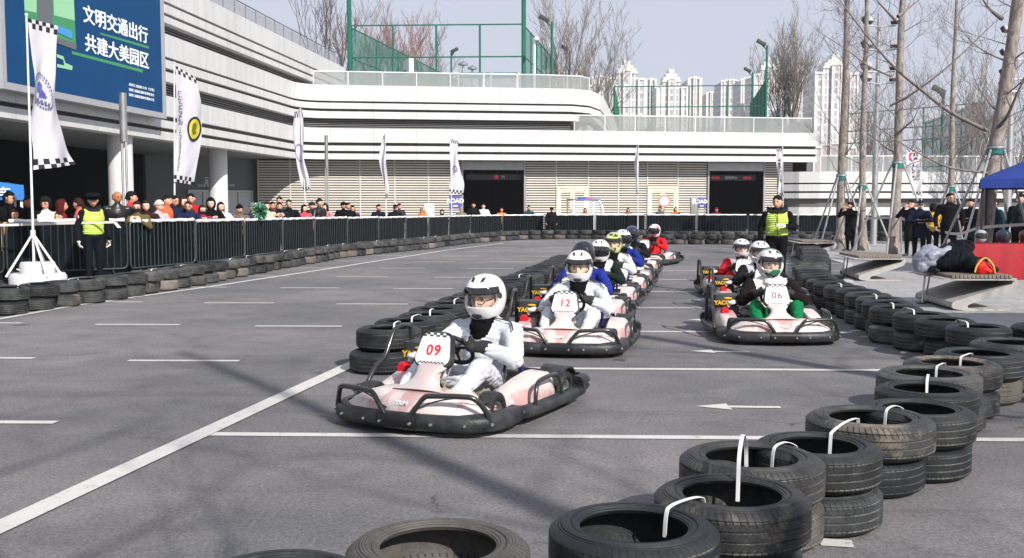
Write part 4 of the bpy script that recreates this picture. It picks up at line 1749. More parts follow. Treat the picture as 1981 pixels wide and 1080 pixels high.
# (x, y, heading, label, number or None, number colour)
KARTS = [
    (-0.37, 7.9, heading(-0.44, -0.9), 'pink and white go-kart number 09, nearest of all, driver in plain white', '09', NUMRED),
    (0.66, 11.5, heading(-0.2, -0.98), 'pink and white go-kart number 12 right behind the nearest kart', '12', NUMRED),
    (0.86, 13.75, heading(-0.22, -0.98), 'go-kart of the driver in the dark navy helmet, behind number 12', '', NUMRED),
    (1.26, 15.85, heading(-0.22, -0.98), 'go-kart of the driver with white helmet and black visor, mid queue', '', NUMRED),
    (1.68, 17.95, heading(-0.2, -0.98), 'go-kart of the driver in the yellow and green patterned helmet', '', NUMRED),
    (2.06, 19.95, heading(-0.2, -0.98), 'go-kart of the driver in the white and green helmet and blue suit', '', NUMRED),
    (2.62, 23.2, heading(-0.2, -0.98), 'go-kart of the driver in black and yellow near the tail of the queue', '', NUMRED),
    (3.62, 27.2, heading(-0.42, -0.9), 'last go-kart of the queue, driven by the person in red', '', NUMRED),
    (3.1, 12.42, heading(-0.05, -1), 'go-kart number 06 on the right, driver in green and white', '06', NUMDK),
    (3.72, 15.55, heading(-0.06, -1), 'go-kart number 10 behind number 06 on the right', '10', NUMRED),
    (3.98, 18.0, heading(-0.08, -1), 'rearmost go-kart of the right queue, driver in red and white', '', NUMRED),
]
kart_objs = []
copies = [dup(kproto) for _ in KARTS[1:]]
for i, (x, y, h, lab, num, nm) in enumerate(KARTS):
    k = kproto if i == 0 else copies[i - 1]
    k.location = (x, y, 0)
    k.rotation_euler = (0, 0, h)
    tag(k, lab, 'go-kart', 'go-karts on the track')
    pn = [c for c in k.children if c.name.startswith('number_panel')][0]
    if num:
        put('number', text_mesh(num, 0.112, 0.001, 0.0022, space=1.15, mat=PANEL_M @ Matrix.Translation((0.0, -0.012, 0.0075))), nm, pn)
    kart_objs.append(k)
# ================================================================== PEOPLE
SKIN = M('skin', '#d3a086', 0.5, var=0.08, vs=14)
SKIN2 = M('skin_pale', '#e0b8a2', 0.5, var=0.06, vs=14)
SKIN3 = M('skin_tan', '#a8704f', 0.5, var=0.08, vs=14)
EYE = M('eye_dark', 0.012, 0.3)
LIP = M('lips', '#a04a48', 0.5)
HAIRB = M('hair_black', 0.007, 0.75, var=0.5, vs=40, spec=0.15, bump=0.6, bs=90)
HAIRBR = M('hair_brown', '#2c1812', 0.7, var=0.4, vs=40, spec=0.15, bump=0.6, bs=90)
HAIRRED = M('hair_auburn', '#4a1214', 0.7, var=0.4, vs=40, spec=0.15, bump=0.6, bs=90)
HAIRBL = M('hair_blond', '#8f7d62', 0.5, var=0.3, vs=40)
GLOVE = M('black_glove', 0.015, 0.7, var=0.3, vs=60)
GLASSF = M('spectacle_frame', 0.015, 0.3)
_cl = {}


def cloth(hexc, rough=0.85, spec=0.1):
    k = (hexc, rough)
    if k not in _cl:
        _cl[k] = M('cloth_%d' % len(_cl), hexc, rough, var=0.14, vs=9, bump=0.35, bs=22, spec=spec)
    return _cl[k]


def head_mesh(mb, mat, lo=False, base=0):
    """face towards -y, origin at the head centre; materials base+0 skin, +1 dark, +2 lips"""
    nu, nv = (20, 14) if lo else (36, 26)

    def P(x, y, z):
        px, py, pz = x * 0.075, y * 0.093, z * 0.117
        if z < 0:
            k = 1 - 0.36 * (-z) ** 1.6
            px *= k
            if y < 0:
                py *= 1 - 0.08 * (-z) ** 2
                py -= 0.012 * (-z) ** 1.5 * max(0, -y)
            else:
                py *= 1 - 0.3 * (-z)
        g = lambda cx, cz, s: math.exp(-(((x - cx) / s) ** 2 + ((z - cz) / (s * 1.3)) ** 2)) if y < 0 else 0
        py -= 0.020 * g(0, -0.10, 0.15) + 0.008 * g(0, 0.12, 0.13)
        py += 0.011 * (g(0.36, 0.08, 0.2) + g(-0.36, 0.08, 0.2))
        py -= 0.005 * (g(0.36, 0.3, 0.2) + g(-0.36, 0.3, 0.2))
        py -= 0.006 * g(0, -0.46, 0.2)
        py -= 0.006 * g(0, -0.85, 0.25)
        return V((px, py, pz))
    vs, fs, mi = [], [], []
    vs.append(mat @ P(0, 0, -1))
    for i in range(1, nv):
        e = -PI / 2 + PI * i / nv
        for j in range(nu):
            a = 2 * PI * j / nu
            vs.append(mat @ P(math.cos(e) * math.cos(a), math.cos(e) * math.sin(a), math.sin(e)))
    vs.append(mat @ P(0, 0, 1))
    for j in range(nu):
        fs.append((0, 1 + (j + 1) % nu, 1 + j))
    for i in range(nv - 2):
        for j in range(nu):
            a, b = 1 + i * nu, 1 + (i + 1) * nu
            fs.append((a + j, a + (j + 1) % nu, b + (j + 1) % nu, b + j))
    t, a = len(vs) - 1, 1 + (nv - 2) * nu
    for j in range(nu):
        fs.append((a + j, a + (j + 1) % nu, t))
    mb.add(vs, fs, base)
    m3 = mat.to_3x3()
    for s in (-1, 1):
        mb.ell(mat @ V((s * 0.029, -0.080, 0.011)), (0.0125, 0.007, 0.0055), base + 1, m3, 8, 6)
        mb.ell(mat @ V((s * 0.030, -0.087, 0.031)), (0.019, 0.006, 0.0042), base + 1, m3, 8, 6)
        mb.ell(mat @ V((s * 0.076, 0.006, -0.004)), (0.010, 0.018, 0.030), base, m3, 8, 6)
    mb.ell(mat @ V((0, -0.094, -0.052)), (0.023, 0.006, 0.0075), base + 2, m3, 10, 6)


def fingers(mb, o, m, mat, curl=0.6, s=1.0, flip=1):
    """palm with four fingers and a thumb; hand points along local -z, palm faces -y"""
    q = lambda x, y, z: o @ V((x * s * flip, y * s, z * s))
    mb.ell(q(0, 0, -0.04), (0.041 * s, 0.017 * s, 0.05 * s), m, o.to_3x3(), 10, 7)
    for k in range(4):
        x = -0.03 + 0.02 * k
        L = (0.068, 0.078, 0.074, 0.058)[k]
        a = curl
        p0 = (x, 0, -0.08)
        p1 = (x * 1.05, -math.sin(a) * L * .5, -0.08 - math.cos(a) * L * .5)
        p2 = (x * 1.05, p1[1] - math.sin(a * 2.1) * L * .5, p1[2] - math.cos(a * 2.1) * L * .5)
        mb.cap(q(*p0), q(*p1), 0.0095 * s, 0.0085 * s, m, 6)
        mb.cap(q(*p1), q(*p2), 0.0085 * s, 0.007 * s, m, 6)
    mb.cap(q(-0.036, -0.004, -0.02), q(-0.062, -0.018, -0.055), 0.012 * s, 0.0095 * s, m, 6)
    mb.cap(q(-0.062, -0.018, -0.055), q(-0.058, -0.032, -0.085), 0.0095 * s, 0.008 * s, m, 6)


def hand_frame(wrist, direction, palm):
    z = -V(direction).normalized()
    y = -(V(palm) - z * V(palm).dot(z)).normalized()
    x = y.cross(z)
    m = Matrix.Identity(4)
    for i, a in enumerate((x, y, z, V(wrist))):
        for k in range(3):
            m[k][i] = a[k]
    return m


NECK_TOP = V((0, 0.0, 1.5))
POSES = {
    # (elbow, wrist, hand direction, palm) for +x side; mirrored unless two are given
    'down': [((0.27, 0.04, 1.13), (0.27, -0.03, 0.88), (0.02, -0.1, -1), (-1, 0, 0))],
    'rail': [((0.30, -0.10, 1.20), (0.16, -0.30, 1.29), (-0.6, -0.7, -0.1), (0, 0, -1))],
    'phone': [((0.27, -0.12, 1.15), (0.10, -0.27, 1.30), (-0.45, -0.1, 0.8), (-0.5, 0.6, 0.1))],
    'camera': [((0.30, -0.16, 1.22), (0.11, -0.24, 1.49), (-0.6, -0.1, 0.7), (-0.5, 0.6, 0.1))],
    'folded': [((0.29, -0.05, 1.13), (0.02, -0.21, 1.12), (-1, 0.1, 0.1), (0, 1, 0))],
    'clasp': [((0.30, -0.1, 1.14), (0.06, -0.33, 1.02), (-0.8, -0.4, -0.3), (0, 0.3, -1))],
    'onedown': [((0.27, 0.04, 1.13), (0.27, -0.03, 0.88), (0.02, -0.1, -1), (-1, 0, 0)), ((0.29, -0.05, 1.14), (0.12, -0.25, 1.16), (-0.7, -0.4, 0.3), (-0.3, 0.3, -1))],
}


def standing_mesh(pose, coat, head_yaw, lean=0.0, voxel=0.021):
    """0 jacket 1 trousers 2 skin 3 dark/eyes 4 lips 5 shoes 6 collar/inner"""
    mb = MB()
    # torso
    mb.ell((0, 0.0, 1.27), (0.185, 0.125, 0.2), 0)
    mb.ell((0, -0.005, 1.12), (0.165, 0.12, 0.2), 0)
    mb.ell((0, 0.0, 0.97), (0.175, 0.125, 0.16), 0)
    mb.cap((-0.17, 0.005, 1.37), (0.17, 0.005, 1.37), 0.072, 0.072, 0)
    mb.cap((0, 0.005, 1.38), (0, -0.005, 1.5), 0.062, 0.05, 6)
    mb.lathe([(0.05, 1.40), (0.085, 1.42), (0.075, 1.475), (0.055, 1.47)], 14, 0, closed=True)
    if coat:
        mb.tube([(0, 0, 1.0), (0, 0, 0.8), (0, 0.0, coat)], [0.15, 0.185, 0.205], 16, 0, flat=0.72)
    # legs
    for s in (-1, 1):
        mb.cap((s * 0.09, 0, 0.92), (s * 0.095, -0.01, 0.5), 0.098, 0.066, 1)
        mb.cap((s * 0.095, -0.01, 0.5), (s * 0.1, 0.02, 0.10), 0.066, 0.05, 1)
        mb.cap((s * 0.10, 0.03, 0.05), (s * 0.115, -0.14, 0.04), 0.048, 0.04, 5)
    P = POSES[pose]
    hands = []
    for s in (-1, 1):
        e, w, hd, pl = P[0] if s < 0 or len(P) == 1 else P[1]
        X = lambda p: V((s * p[0], p[1], p[2]))
        mb.cap((s * 0.185, 0.0, 1.375), X(e), 0.072, 0.056, 0)
        mb.cap(X(e), X(w), 0.057, 0.044, 0)
        hands.append((X(w), X(hd), X(pl), s))
    me = remesh(mb, voxel, 3)
    out = MB()
    out.join(me)
    bpy.data.meshes.remove(me)
    hm = Matrix.Translation((0, -0.022, 1.60)) @ Matrix.Rotation(head_yaw, 4, 'Z') @ Matrix.Rotation(R(6), 4, 'X') @ Matrix.Scale(1.05, 4)
    head_mesh(out, hm, True, 2)
    for w, hd, pl, s in hands:
        fingers(out, hand_frame(w, hd, pl), 2, None, 0.55, 1.0, s)
    r = out.mesh('body', True, 70)
    return r, hm


HAIRS = {}


def hair_mesh(style):
    if style in HAIRS:
        return HAIRS[style]
    mb = MB()

    def shell(scale, cut, lift=0.0, back=0.0, extra=None):
        nu, nv = 26, 16
        vs, ok = [], []
        for i in range(nv + 1):
            e = -PI / 2 + PI * i / nv
            for j in range(nu):
                a = 2 * PI * j / nu
                x, y, z = math.cos(e) * math.cos(a), math.cos(e) * math.sin(a), math.sin(e)
                w = 1 + 0.03 * math.sin(7 * a + 5 * e)
                p = V((x * 0.083 * scale * w, y * 0.102 * scale * w + back, z * 0.126 * scale * w + lift))
                if extra:
                    p = extra(p, x, y, z)
                vs.append(p)
                ok.append(not cut(x, y, z))
        fs = []
        for i in range(nv):
            for j in range(nu):
                q = (i * nu + j, i * nu + (j + 1) % nu, (i + 1) * nu + (j + 1) % nu, (i + 1) * nu + j)
                if all(ok[k] for k in q):
                    fs.append(q)
        used = sorted({k for f in fs for k in f})
        ix = {k: n for n, k in enumerate(used)}
        mb.add([vs[k] for k in used], [tuple(ix[k] for k in f) for f in fs])
    if style == 'short':
        shell(1.0, lambda x, y, z: (y < 0.0 and z < 0.42 - 0.25 * abs(x)) or z < -0.42, 0.004, 0.006, lambda p, x, y, z: p * (1 + 0.025 * math.sin(23 * x + 4 * y) * math.sin(19 * z)))
    elif style == 'bald':
        shell(1.0, lambda x, y, z: (y < 0.2) or z < -0.4 or z > 0.5, 0.0, 0.003)
    elif style in ('long', 'bob'):
        bot = -1.9 if style == 'long' else -1.0

        def ex(p, x, y, z):
            if z < 0.1:
                t = (0.1 - z) / 1.1
                p.z = 0.013 - t * (0.25 if style == 'long' else 0.15)
                p.x = x / max(0.2, math.hypot(x, y)) * 0.088 * (1 + 0.12 * t)
                p.y = y / max(0.2, math.hypot(x, y)) * 0.1 * (1 - 0.15 * t) + 0.01
            return p
        shell(1.07, lambda x, y, z: (y / max(0.05, math.hypot(x, y)) < -0.55 and z < 0.45) or z < -0.96, 0.004, 0.008, ex)
    elif style in ('beanie', 'hood', 'curly'):
        k = {'beanie': 1.12, 'hood': 1.28, 'curly': 1.22}[style]
        if style == 'beanie':
            shell(k, lambda x, y, z: z < 0.22 - 0.35 * max(0, y), 0.005, 0.0)
            mb.lathe([(0.088, 0.02), (0.1, 0.025), (0.1, 0.055), (0.088, 0.06)], 20, mat=Matrix.Diagonal((0.93, 1.08, 1, 1)) @ Matrix.Rotation(R(-12), 4, 'X'), closed=True)
        elif style == 'hood':
            shell(k, lambda x, y, z: (y < -0.35 and z < 0.5 and abs(x) < 0.8) or z < -0.9, 0.0, 0.01)
        else:
            shell(k, lambda x, y, z: (y < -0.1 and z < 0.3 and abs(x) < 0.75) or z < -0.75, 0.0, 0.008, lambda p, x, y, z: p * (1 + 0.06 * math.sin(14 * x) * math.sin(13 * z + 9 * y)))
    elif style in ('cap', 'police'):
        shell(1.07, lambda x, y, z: z < 0.2, 0.006, 0.0)
        if style == 'police':
            mb.lathe([(0.0, 0.135), (0.115, 0.115), (0.13, 0.105), (0.10, 0.065), (0.09, 0.03)], 22, mat=Matrix.Diagonal((0.95, 1.1, 1, 1)) @ Matrix.Rotation(R(8), 4, 'X'))
            mb.ell((0, -0.118, 0.075), (0.018, 0.006, 0.02), 1)
        mb.loft([[V((-0.07 * c, -0.075 - 0.08 * math.cos(c * 1.4) * f, 0.04 - 0.015 * f - zt)) for c in (-1, -.6, -.2, .2, .6, 1)] for f, zt in ((0, 0), (1, 0), (1, 0.006), (0, 0.006))], 0, ring_closed=False, caps=False, closed=True)
    me = mb.mesh('hair_' + style, True, 70)
    if style not in ('beanie', 'cap', 'police', 'bald'):
        me2 = evaluated(me, ('SOLIDIFY', dict(thickness=0.012, offset=-1)))
        me2.shade_smooth()
        me = me2
    HAIRS[style] = me
    return me


_bodies = {}


def put_person(x, y, h, pose, coat, face, hyaw, hair, hcol, jacket, trousers, label, skin=None, inner=None, shoes=None, group=None, glasses=False, wide=1.0):
    key = (pose, coat, round(hyaw / 20))
    if key not in _bodies:
        _bodies[key] = standing_mesh(pose, coat, R(round(hyaw / 20) * 20))
        for _ in range(7):
            _bodies[key][0].materials.append(SKIN)
    me, hm = _bodies[key]
    s = h / 1.735
    root = thing('person', label, 'person', (x, y, 0), face, group, s)
    root.scale = (s * wide, s * wide, s)
    b = put('body', me, SKIN, root)
    for i, m in enumerate((jacket, trousers, skin or SKIN, EYE, LIP, shoes or BLACKPL, inner or jacket)):
        setmat(b, i, m)
    name = {'beanie': 'beanie', 'cap': 'cap', 'police': 'peaked_cap', 'hood': 'hood'}.get(hair, 'hair')
    hme = hair_mesh(hair)
    ho = bpy.data.objects.new(name, hme)
    col.objects.link(ho)
    ho.parent = root
    ho.matrix_local = hm
    if not hme.materials:
        hme.materials.append(hcol)
        hme.materials.append(BOLT)
    setmat(ho, 0, hcol)
    if glasses:
        g = MB()
        for q in (-1, 1):
            g.tube([(q * 0.031 + 0.024 * math.cos(2 * PI * k / 12), -0.098, 0.008 + 0.017 * math.sin(2 * PI * k / 12)) for k in range(12)], 0.0028, 5, closed=True)
            g.tube([(q * 0.055, -0.098, 0.012), (q * 0.078, -0.01, 0.012)], 0.0025, 5)
        g.tube([(-0.008, -0.099, 0.01), (0.008, -0.099, 0.01)], 0.0025, 5)
        o = g.build('glasses', GLASSF, root)
        o.matrix_local = hm
    return root


def body_shell(name, mat, root, z0=0.98, z1=1.42, grow=0.022, open_front=False, sleeves=False, voxel=0.02):
    """garment worn over the torso"""
    mb = MB()
    g = grow
    mb.ell((0, 0.0, 1.27), (0.185 + g, 0.125 + g, 0.2), 0)
    mb.ell((0, -0.005, 1.12), (0.168 + g, 0.12 + g, 0.18), 0)
    mb.ell((0, 0.0, 1.02), (0.172 + g, 0.122 + g, 0.1), 0)
    mb.cap((-0.12, 0.005, 1.37), (0.12, 0.005, 1.37), 0.074 + g * .6, 0.074 + g * .6, 0)
    me = remesh(mb, voxel, 4, name)
    return put(name, me, mat, root)


BLK = cloth('#0b0c0f')
NAVY = cloth('#15203a')
C = cloth
# (px, top y, back from the barrier m, pose, coat hem, body yaw, head yaw, hair, hair colour, jacket, label, options)
W_ = dict
CROWD = [
    (17, 370, .9, 'down', 0, 50, 40, 'short', HAIRB, BLK, 'spectator in black at the left frame edge, glasses, turned to the right', W_(glasses=True)),
    (27, 405, .45, 'down', 0, 20, 20, 'bob', HAIRBR, C('#b08e62'), 'child in tan coat leaning over the barrier near the left frame edge', {}),
    (55, 379, .7, 'down', 0, 20, 20, 'short', HAIRB, BLK, 'man in black jacket half hidden behind the leftmost flag pole', W_(skin=SKIN3)),
    (88, 382, .6, 'down', 0, 20, -20, 'curly', HAIRB, C('#d8d0c4'), 'woman with dark curly hair, glasses and cream coat', W_(glasses=True)),
    (117, 386, .7, 'down', 0, 100, 20, 'bob', HAIRRED, C('#7c1f22'), 'woman with auburn bob turned away to the right, dark red jacket', {}),
    (113, 409, .45, 'down', 0, 0, 0, 'short', HAIRBR, C('#c96a50'), 'small child just peeking over the barrier below the auburn woman', {}),
    (154, 383, .8, 'down', 0, -60, -40, 'short', HAIRBR, C('#d0694f'), 'boy in orange jacket facing left beside the yellow-vested guard', {}),
    (227, 368, .6, 'down', 0, 30, 20, 'bald', HAIRB, M('leather_black', 0.012, 0.35, var=0.4, vs=10, bump=0.5, bs=18), 'balding man in shiny black leather jacket before the round column', W_(skin=SKIN3)),
    (252, 366, 1.1, 'down', 0, 100, 20, 'short', HAIRB, C('#c8343e'), 'man in red jacket seen from the side, right of the balding man', {}),
    (265, 390, .5, 'phone', 0, 10, 0, 'long', HAIRBR, C('#5b5334'), 'long-haired woman in olive coat holding a phone at the rail', W_(skin=SKIN2, glasses=True)),
    (283, 388, .6, 'rail', 0, 10, 0, 'long', HAIRBR, C('#2c1d1c'), 'long-haired woman in dark brown coat right of the olive coat', W_(skin=SKIN2)),
    (306, 388, .5, 'folded', 0, 60, 20, 'beanie', C('#b9b0ac'), C('#c9a5aa'), 'person in pale grey beanie and pale pink jacket', {}),
    (322, 377, .9, 'down', 0, 60, 20, 'short', HAIRB, C('#e0603c'), 'man in bright orange jacket turning right', {}),
    (338, 378, .8, 'down', 0, 30, 20, 'short', HAIRB, NAVY, 'man in navy jacket and glasses right of the orange jacket', W_(glasses=True)),
    (354, 380, 1.2, 'down', 0, 20, 40, 'long', HAIRBR, C('#3a2a26'), 'woman with brown hair standing second row behind the navy puffer man', W_(skin=SKIN2)),
    (370, 374, 1.3, 'down', 0, 10, 0, 'short', HAIRB, C('#a81f2c'), 'tall man in dark red standing second row left of the second column', {}),
    (364, 389, .5, 'rail', 0, 10, 0, 'short', HAIRBR, C('#1b2340'), 'man with glasses in navy puffer jacket leaning at the rail', W_(glasses=True, skin=SKIN)),
    (391, 397, .5, 'phone', 0, 20, 20, 'long', HAIRBR, C('#8f2440'), 'woman with glasses and dark crimson coat holding a phone', W_(glasses=True, skin=SKIN2)),
    (408, 384, .7, 'rail', 0, 10, 0, 'hood', BLK, BLK, 'person in black with the hood up before the second column', W_(skin=SKIN2)),
    (427, 391, .5, 'rail', 0, 20, 20, 'long', HAIRBR, C('#cfcac6'), 'woman with long hair and whitish coat leaning before the second column', W_(skin=SKIN2)),
    (463, 396, .5, 'rail', 0, 20, 20, 'beanie', BLK, C('#6b5a52'), 'man in black beanie and brown coat looking down', {}),
    (488, 393, .5, 'rail', 0, 30, 20, 'beanie', C('#6e6a70'), C('#2c2d33'), 'man in flat grey cap and dark grey coat leaning over the rail', {}),
    (516, 391, .7, 'down', 0, 20, 0, 'bob', HAIRBR, C('#c8b39b'), 'woman in beige coat right of the green tinsel ball', W_(skin=SKIN2)),
    (527, 390, .9, 'down', 0, 10, 20, 'short', HAIRB, C('#5d2b30'), 'man in maroon second row behind the beige coat', {}),
    (541, 380, 1.4, 'down', 0, 0, 0, 'short', HAIRB, C('#3a3c44'), 'tallest man of the back row left of the grey pole', W_(skin=SKIN)),
    (540, 391, .5, 'phone', 0, 20, 0, 'short', HAIRB, C('#151a30'), 'man in dark navy holding a phone, left of the tall man in black', {}),
    (559, 386, .5, 'clasp', 0, 10, 0, 'short', HAIRBR, C('#0e1114'), 'tall man in black coat with hands clasped over the rail', W_(glasses=True, skin=SKIN2)),
    (588, 396, .6, 'down', 0, 30, 20, 'bob', HAIRB, C('#cc4658'), 'woman with black bob and rose red coat by the grey pole', W_(skin=SKIN2)),
    (602, 391, 1.1, 'down', 0, 60, 20, 'beanie', C('#26282e'), C('#26282e'), 'person in dark beanie second row behind the rose red coat', {}),
    (617, 384, .6, 'folded', 0, 60, 20, 'short', HAIRB, M('leather_black'), 'man in black leather coat turned to the right by the grey pole', {}),
    (630, 394, .5, 'down', 0, -30, 0, 'bob', HAIRB, C('#d08088'), 'child in pink held up beside the leather-coated man', W_(skin=SKIN2)),
    (664, 391, .9, 'down', 0, 20, 20, 'beanie', BLK, BLK, 'person in black beanie behind the man in the dark suit', {}),
    (673, 392, .6, 'down', 0, 20, 20, 'short', HAIRB, C('#0d0f13'), 'man in dark suit with pale shirt front', W_(inner=C('#c9d2d8'))),
    (682, 398, .6, 'down', 0, 10, 0, 'bob', HAIRBR, C('#3a1c3c'), 'woman in dark purple right of the dark suit', {}),
    (732, 395, .6, 'down', 0, 30, 20, 'short', HAIRB, C('#141823'), 'man in dark jacket with red scarf left of the fourth flag', W_(inner=C('#a8242c'))),
    (764, 396, .6, 'down', 0, 10, 0, 'cap', BLK, C('#15191c'), 'man in black cap right of the fourth flag', {}),
    (772, 394, 1.1, 'down', 0, 30, 20, 'short', HAIRB, C('#3c3040'), 'man second row behind the black cap', {}),
    (817, 400, .6, 'down', 0, 60, 20, 'long', HAIRBL, C('#cf6a3c'), 'person with fair hair and orange jacket beside the white box', {}),
    (855, 406, .5, 'down', 0, 0, 0, 'hood', BLK, BLK, 'small hooded child in black alone at the rail', W_(skin=SKIN2)),
    (892, 401, .6, 'down', 0, 0, 0, 'beanie', C('#8a8480'), C('#77756f'), 'person in grey beanie and grey coat before the dark left gate', {}),
    (916, 392, .8, 'down', 0, 0, 0, 'short', HAIRB, C('#15161a'), 'man in black coat over crimson shirt in the dark left gate', W_(inner=C('#9c1e38'))),
    (935, 394, .7, 'folded', 0, 0, 0, 'short', HAIRB, C('#d9d6d6'), 'person in white puffer jacket in the dark left gate', W_(skin=SKIN2)),
    (970, 402, .6, 'down', 0, 10, 0, 'bob', HAIRBR, C('#e0783c'), 'child in bright orange at the right side of the left gate', {}),
    (1023, 398, .9, 'folded', 0, 0, 0, 'short', HAIRB, C('#1b4250'), 'person in teal jacket right of the left gate', {}),
    (1132, 403, .5, 'down', 0, 0, 0, 'bob', HAIRB, C('#d07a5c'), 'person in salmon jacket before the small patrol cart', {}),
    (1215, 403, .6, 'down', 0, 0, 0, 'bob', HAIRBR, C('#d06a3a'), 'child in orange alone between the two beige doors', {}),
    (1276, 399, .8, 'down', 0, 40, 20, 'cap', BLK, C('#4b5058'), 'man in dark cap and grey jacket below the round sign', {}),
    (1307, 401, .6, 'down', 0, 0, 0, 'long', HAIRB, C('#d8854f'), 'woman in light orange at the right beige door', W_(skin=SKIN2)),
    (1386, 402, .7, 'down', 0, 0, 0, 'beanie', C('#7a2230'), C('#8c2036'), 'person in dark red hat and jacket in the right gate', {}),
]
for px, ty, back, pose, coat, yaw, hy, hair, hc, jac, lab, kw in CROWD:
    p = barline(px, back)
    h = max(1.12, min(1.86, zat(ty, p.y)))
    put_person(p.x, p.y, h, pose, coat, R(yaw), hy, hair, hc, jac, rnd.choice([BLK, NAVY, C('#23242a'), C('#2a2f3c')]), lab, group='spectators behind the barriers', wide=1.09, **kw)
# phones in hands, tinsel ball
for px, ty, lab in ((265, 407, 'dark phone held by the woman in the olive coat'), (540, 407, 'dark phone held by the man in dark navy'), (391, 412, 'dark phone held by the woman in the crimson coat')):
    p = barline(px, .2)
    mb = MB()
    mb.box((0, 0, 0), (0.15, 0.012, 0.075))
    o = mb.build('phone', M('phone_black', 0.01, 0.2), bevel=0.005)
    o.location = D(px, ty, p.y)
    tag(o, lab, 'phone')
p = barline(503, -0.05)
tin = thing('tinsel_ball', 'sparkling green and silver tinsel ball held over the rail', 'pompom', D(503, 409, p.y))
for nm, cc, n, sd in (('green_tinsel', '#0f8a58', 260, 1), ('silver_tinsel', '#c8e0d8', 130, 2)):
    rg_ = random.Random(sd)
    mb = MB()
    for _ in range(n):
        d = V((rg_.gauss(0, 1), rg_.gauss(0, 1), rg_.gauss(0, 1))).normalized()
        t = d.orthogonal().normalized() * 0.014
        r0, r1 = 0.02, rg_.uniform(.13, .23)
        a, b = d * r0, V((d.x * r1, d.y * r1, d.z * r1 * 1.15))
        mb.add([a - t, a + t, b + t, b - t], [(0, 1, 2, 3)])
    mb.build(nm, M(nm, cc, 0.25, 0.6), tin, smooth=False)

# --- guards and marshals in front of the barriers
VEST = NT('hi_vis')
_t = VEST
_p = _t.new('TexCoord').outputs['Object']
_w = _t.new('TexWave', Scale=9.0, Distortion=1.0, _bands_direction='Z')
_t.link(_p, _w.inputs['Vector'])
_t.link(_t.mix(_t.ramp(_w.outputs['Fac'], 0.0, 0.35), (0.33, 0.48, 0.05), (0.56, 0.74, 0.12)), _t.b.inputs['Base Color'])
_t.b.inputs['Roughness'].default_value = 0.6
_t.bump(_w.outputs['Fac'], 0.5, 0.02)
HIVIS = VEST.m


def fur_collar(root, z=1.45, r=0.13, m=None):
    mb = MB()
    rg_ = random.Random(3)
    for k in range(300):
        a = rg_.uniform(0, 2 * PI)
        e = rg_.uniform(-1, 1)
        c = V((r * math.cos(a), 0.02 + r * 0.8 * math.sin(a), z + (0.03 if math.sin(a) > 0 else -0.05) + 0.02 * e))
        d = V((math.cos(a) + rg_.uniform(-.8, .8), math.sin(a) + rg_.uniform(-.8, .8), rg_.uniform(-.6, 1))).normalized()
        t = d.orthogonal().normalized() * 0.014
        mb.add([c - t, c + t, c + d * 0.07], [(0, 1, 2)])
    mb.tube([(r * math.cos(2 * PI * k / 18), 0.02 + r * .8 * math.sin(2 * PI * k / 18), z + 0.03 * math.sin(2 * PI * k / 18) - 0.01) for k in range(18)], 0.045, 8, closed=True)
    return mb.build('fur_collar', m or M('black_fur', 0.008, 0.9), root)


def mitts(root, pose, m, s_=1.12):
    """white gloves pulled over both hands"""
    P = POSES[pose]
    for s in (-1, 1):
        e, w, hd, pl = P[0] if s < 0 or len(P) == 1 else P[1]
        X = lambda p: V((s * p[0], p[1], p[2]))
        mb = MB()
        fingers(mb, hand_frame(X(w), X(hd), X(pl)), 0, None, 0.55, s_, s)
        mb.cap(X(w) - X(hd).normalized() * .01, X(w) + X(hd).normalized() * .03, 0.036, 0.032)
        mb.build('glove', m, root, angle=70)


WGLOVE = cloth('#d9d6d2')
gp = G(184, 556)
g1 = put_person(gp.x, gp.y, zat(374, gp.y), 'down', 0, R(40), -20, 'police', BLK, C('#12151c'), C('#10131b'), 'guard in black uniform with peaked cap and yellow vest before the left barriers', wide=1.02)
vest = body_shell('safety_vest', HIVIS, g1)
mb = MB()
mb.tube([(0.2, -0.06, 1.08), (0.0, -0.155, 1.06), (-0.2, -0.06, 1.08), (-0.19, 0.09, 1.08), (0, 0.155, 1.08), (0.19, 0.09, 1.08)], 0.022, 4, closed=True, flat=0.3)
mitts(g1, 'down', WGLOVE)
fur_collar(g1, 1.44, 0.11)
mb = MB()
mb.ell((-0.265, -0.02, 1.3), (0.012, 0.03, 0.035))
mb.build('shoulder_badge', M('badge_blue', '#b9c0d8', 0.5), g1)
c = barline(1067, -0.8)
put_person(c.x, c.y, zat(401, c.y), 'down', 0, R(10), 0, 'police', BLK, C('#11151a'), C('#101318'), 'guard in black uniform and peaked cap standing before the far barriers', wide=1.1)
ym = put_person(5.02, 19.6, 1.75, 'onedown', 0, R(-12), -20, 'short', HAIRB, C('#0e0f12'), C('#0d0e11'), 'marshal in bright yellow quilted vest with black fur collar behind the right karts', skin=SKIN, wide=1.1)
vest = body_shell('quilted_vest', HIVIS, ym)
mb = MB()
mb.tube([(0.0, -0.155, 1.4), (0.0, -0.162, 1.2), (0.0, -0.158, 1.0)], 0.006, 5)
mb.build('zipper', BLACKPL, vest)
fur_collar(ym)
mitts(ym, 'onedown', WGLOVE)

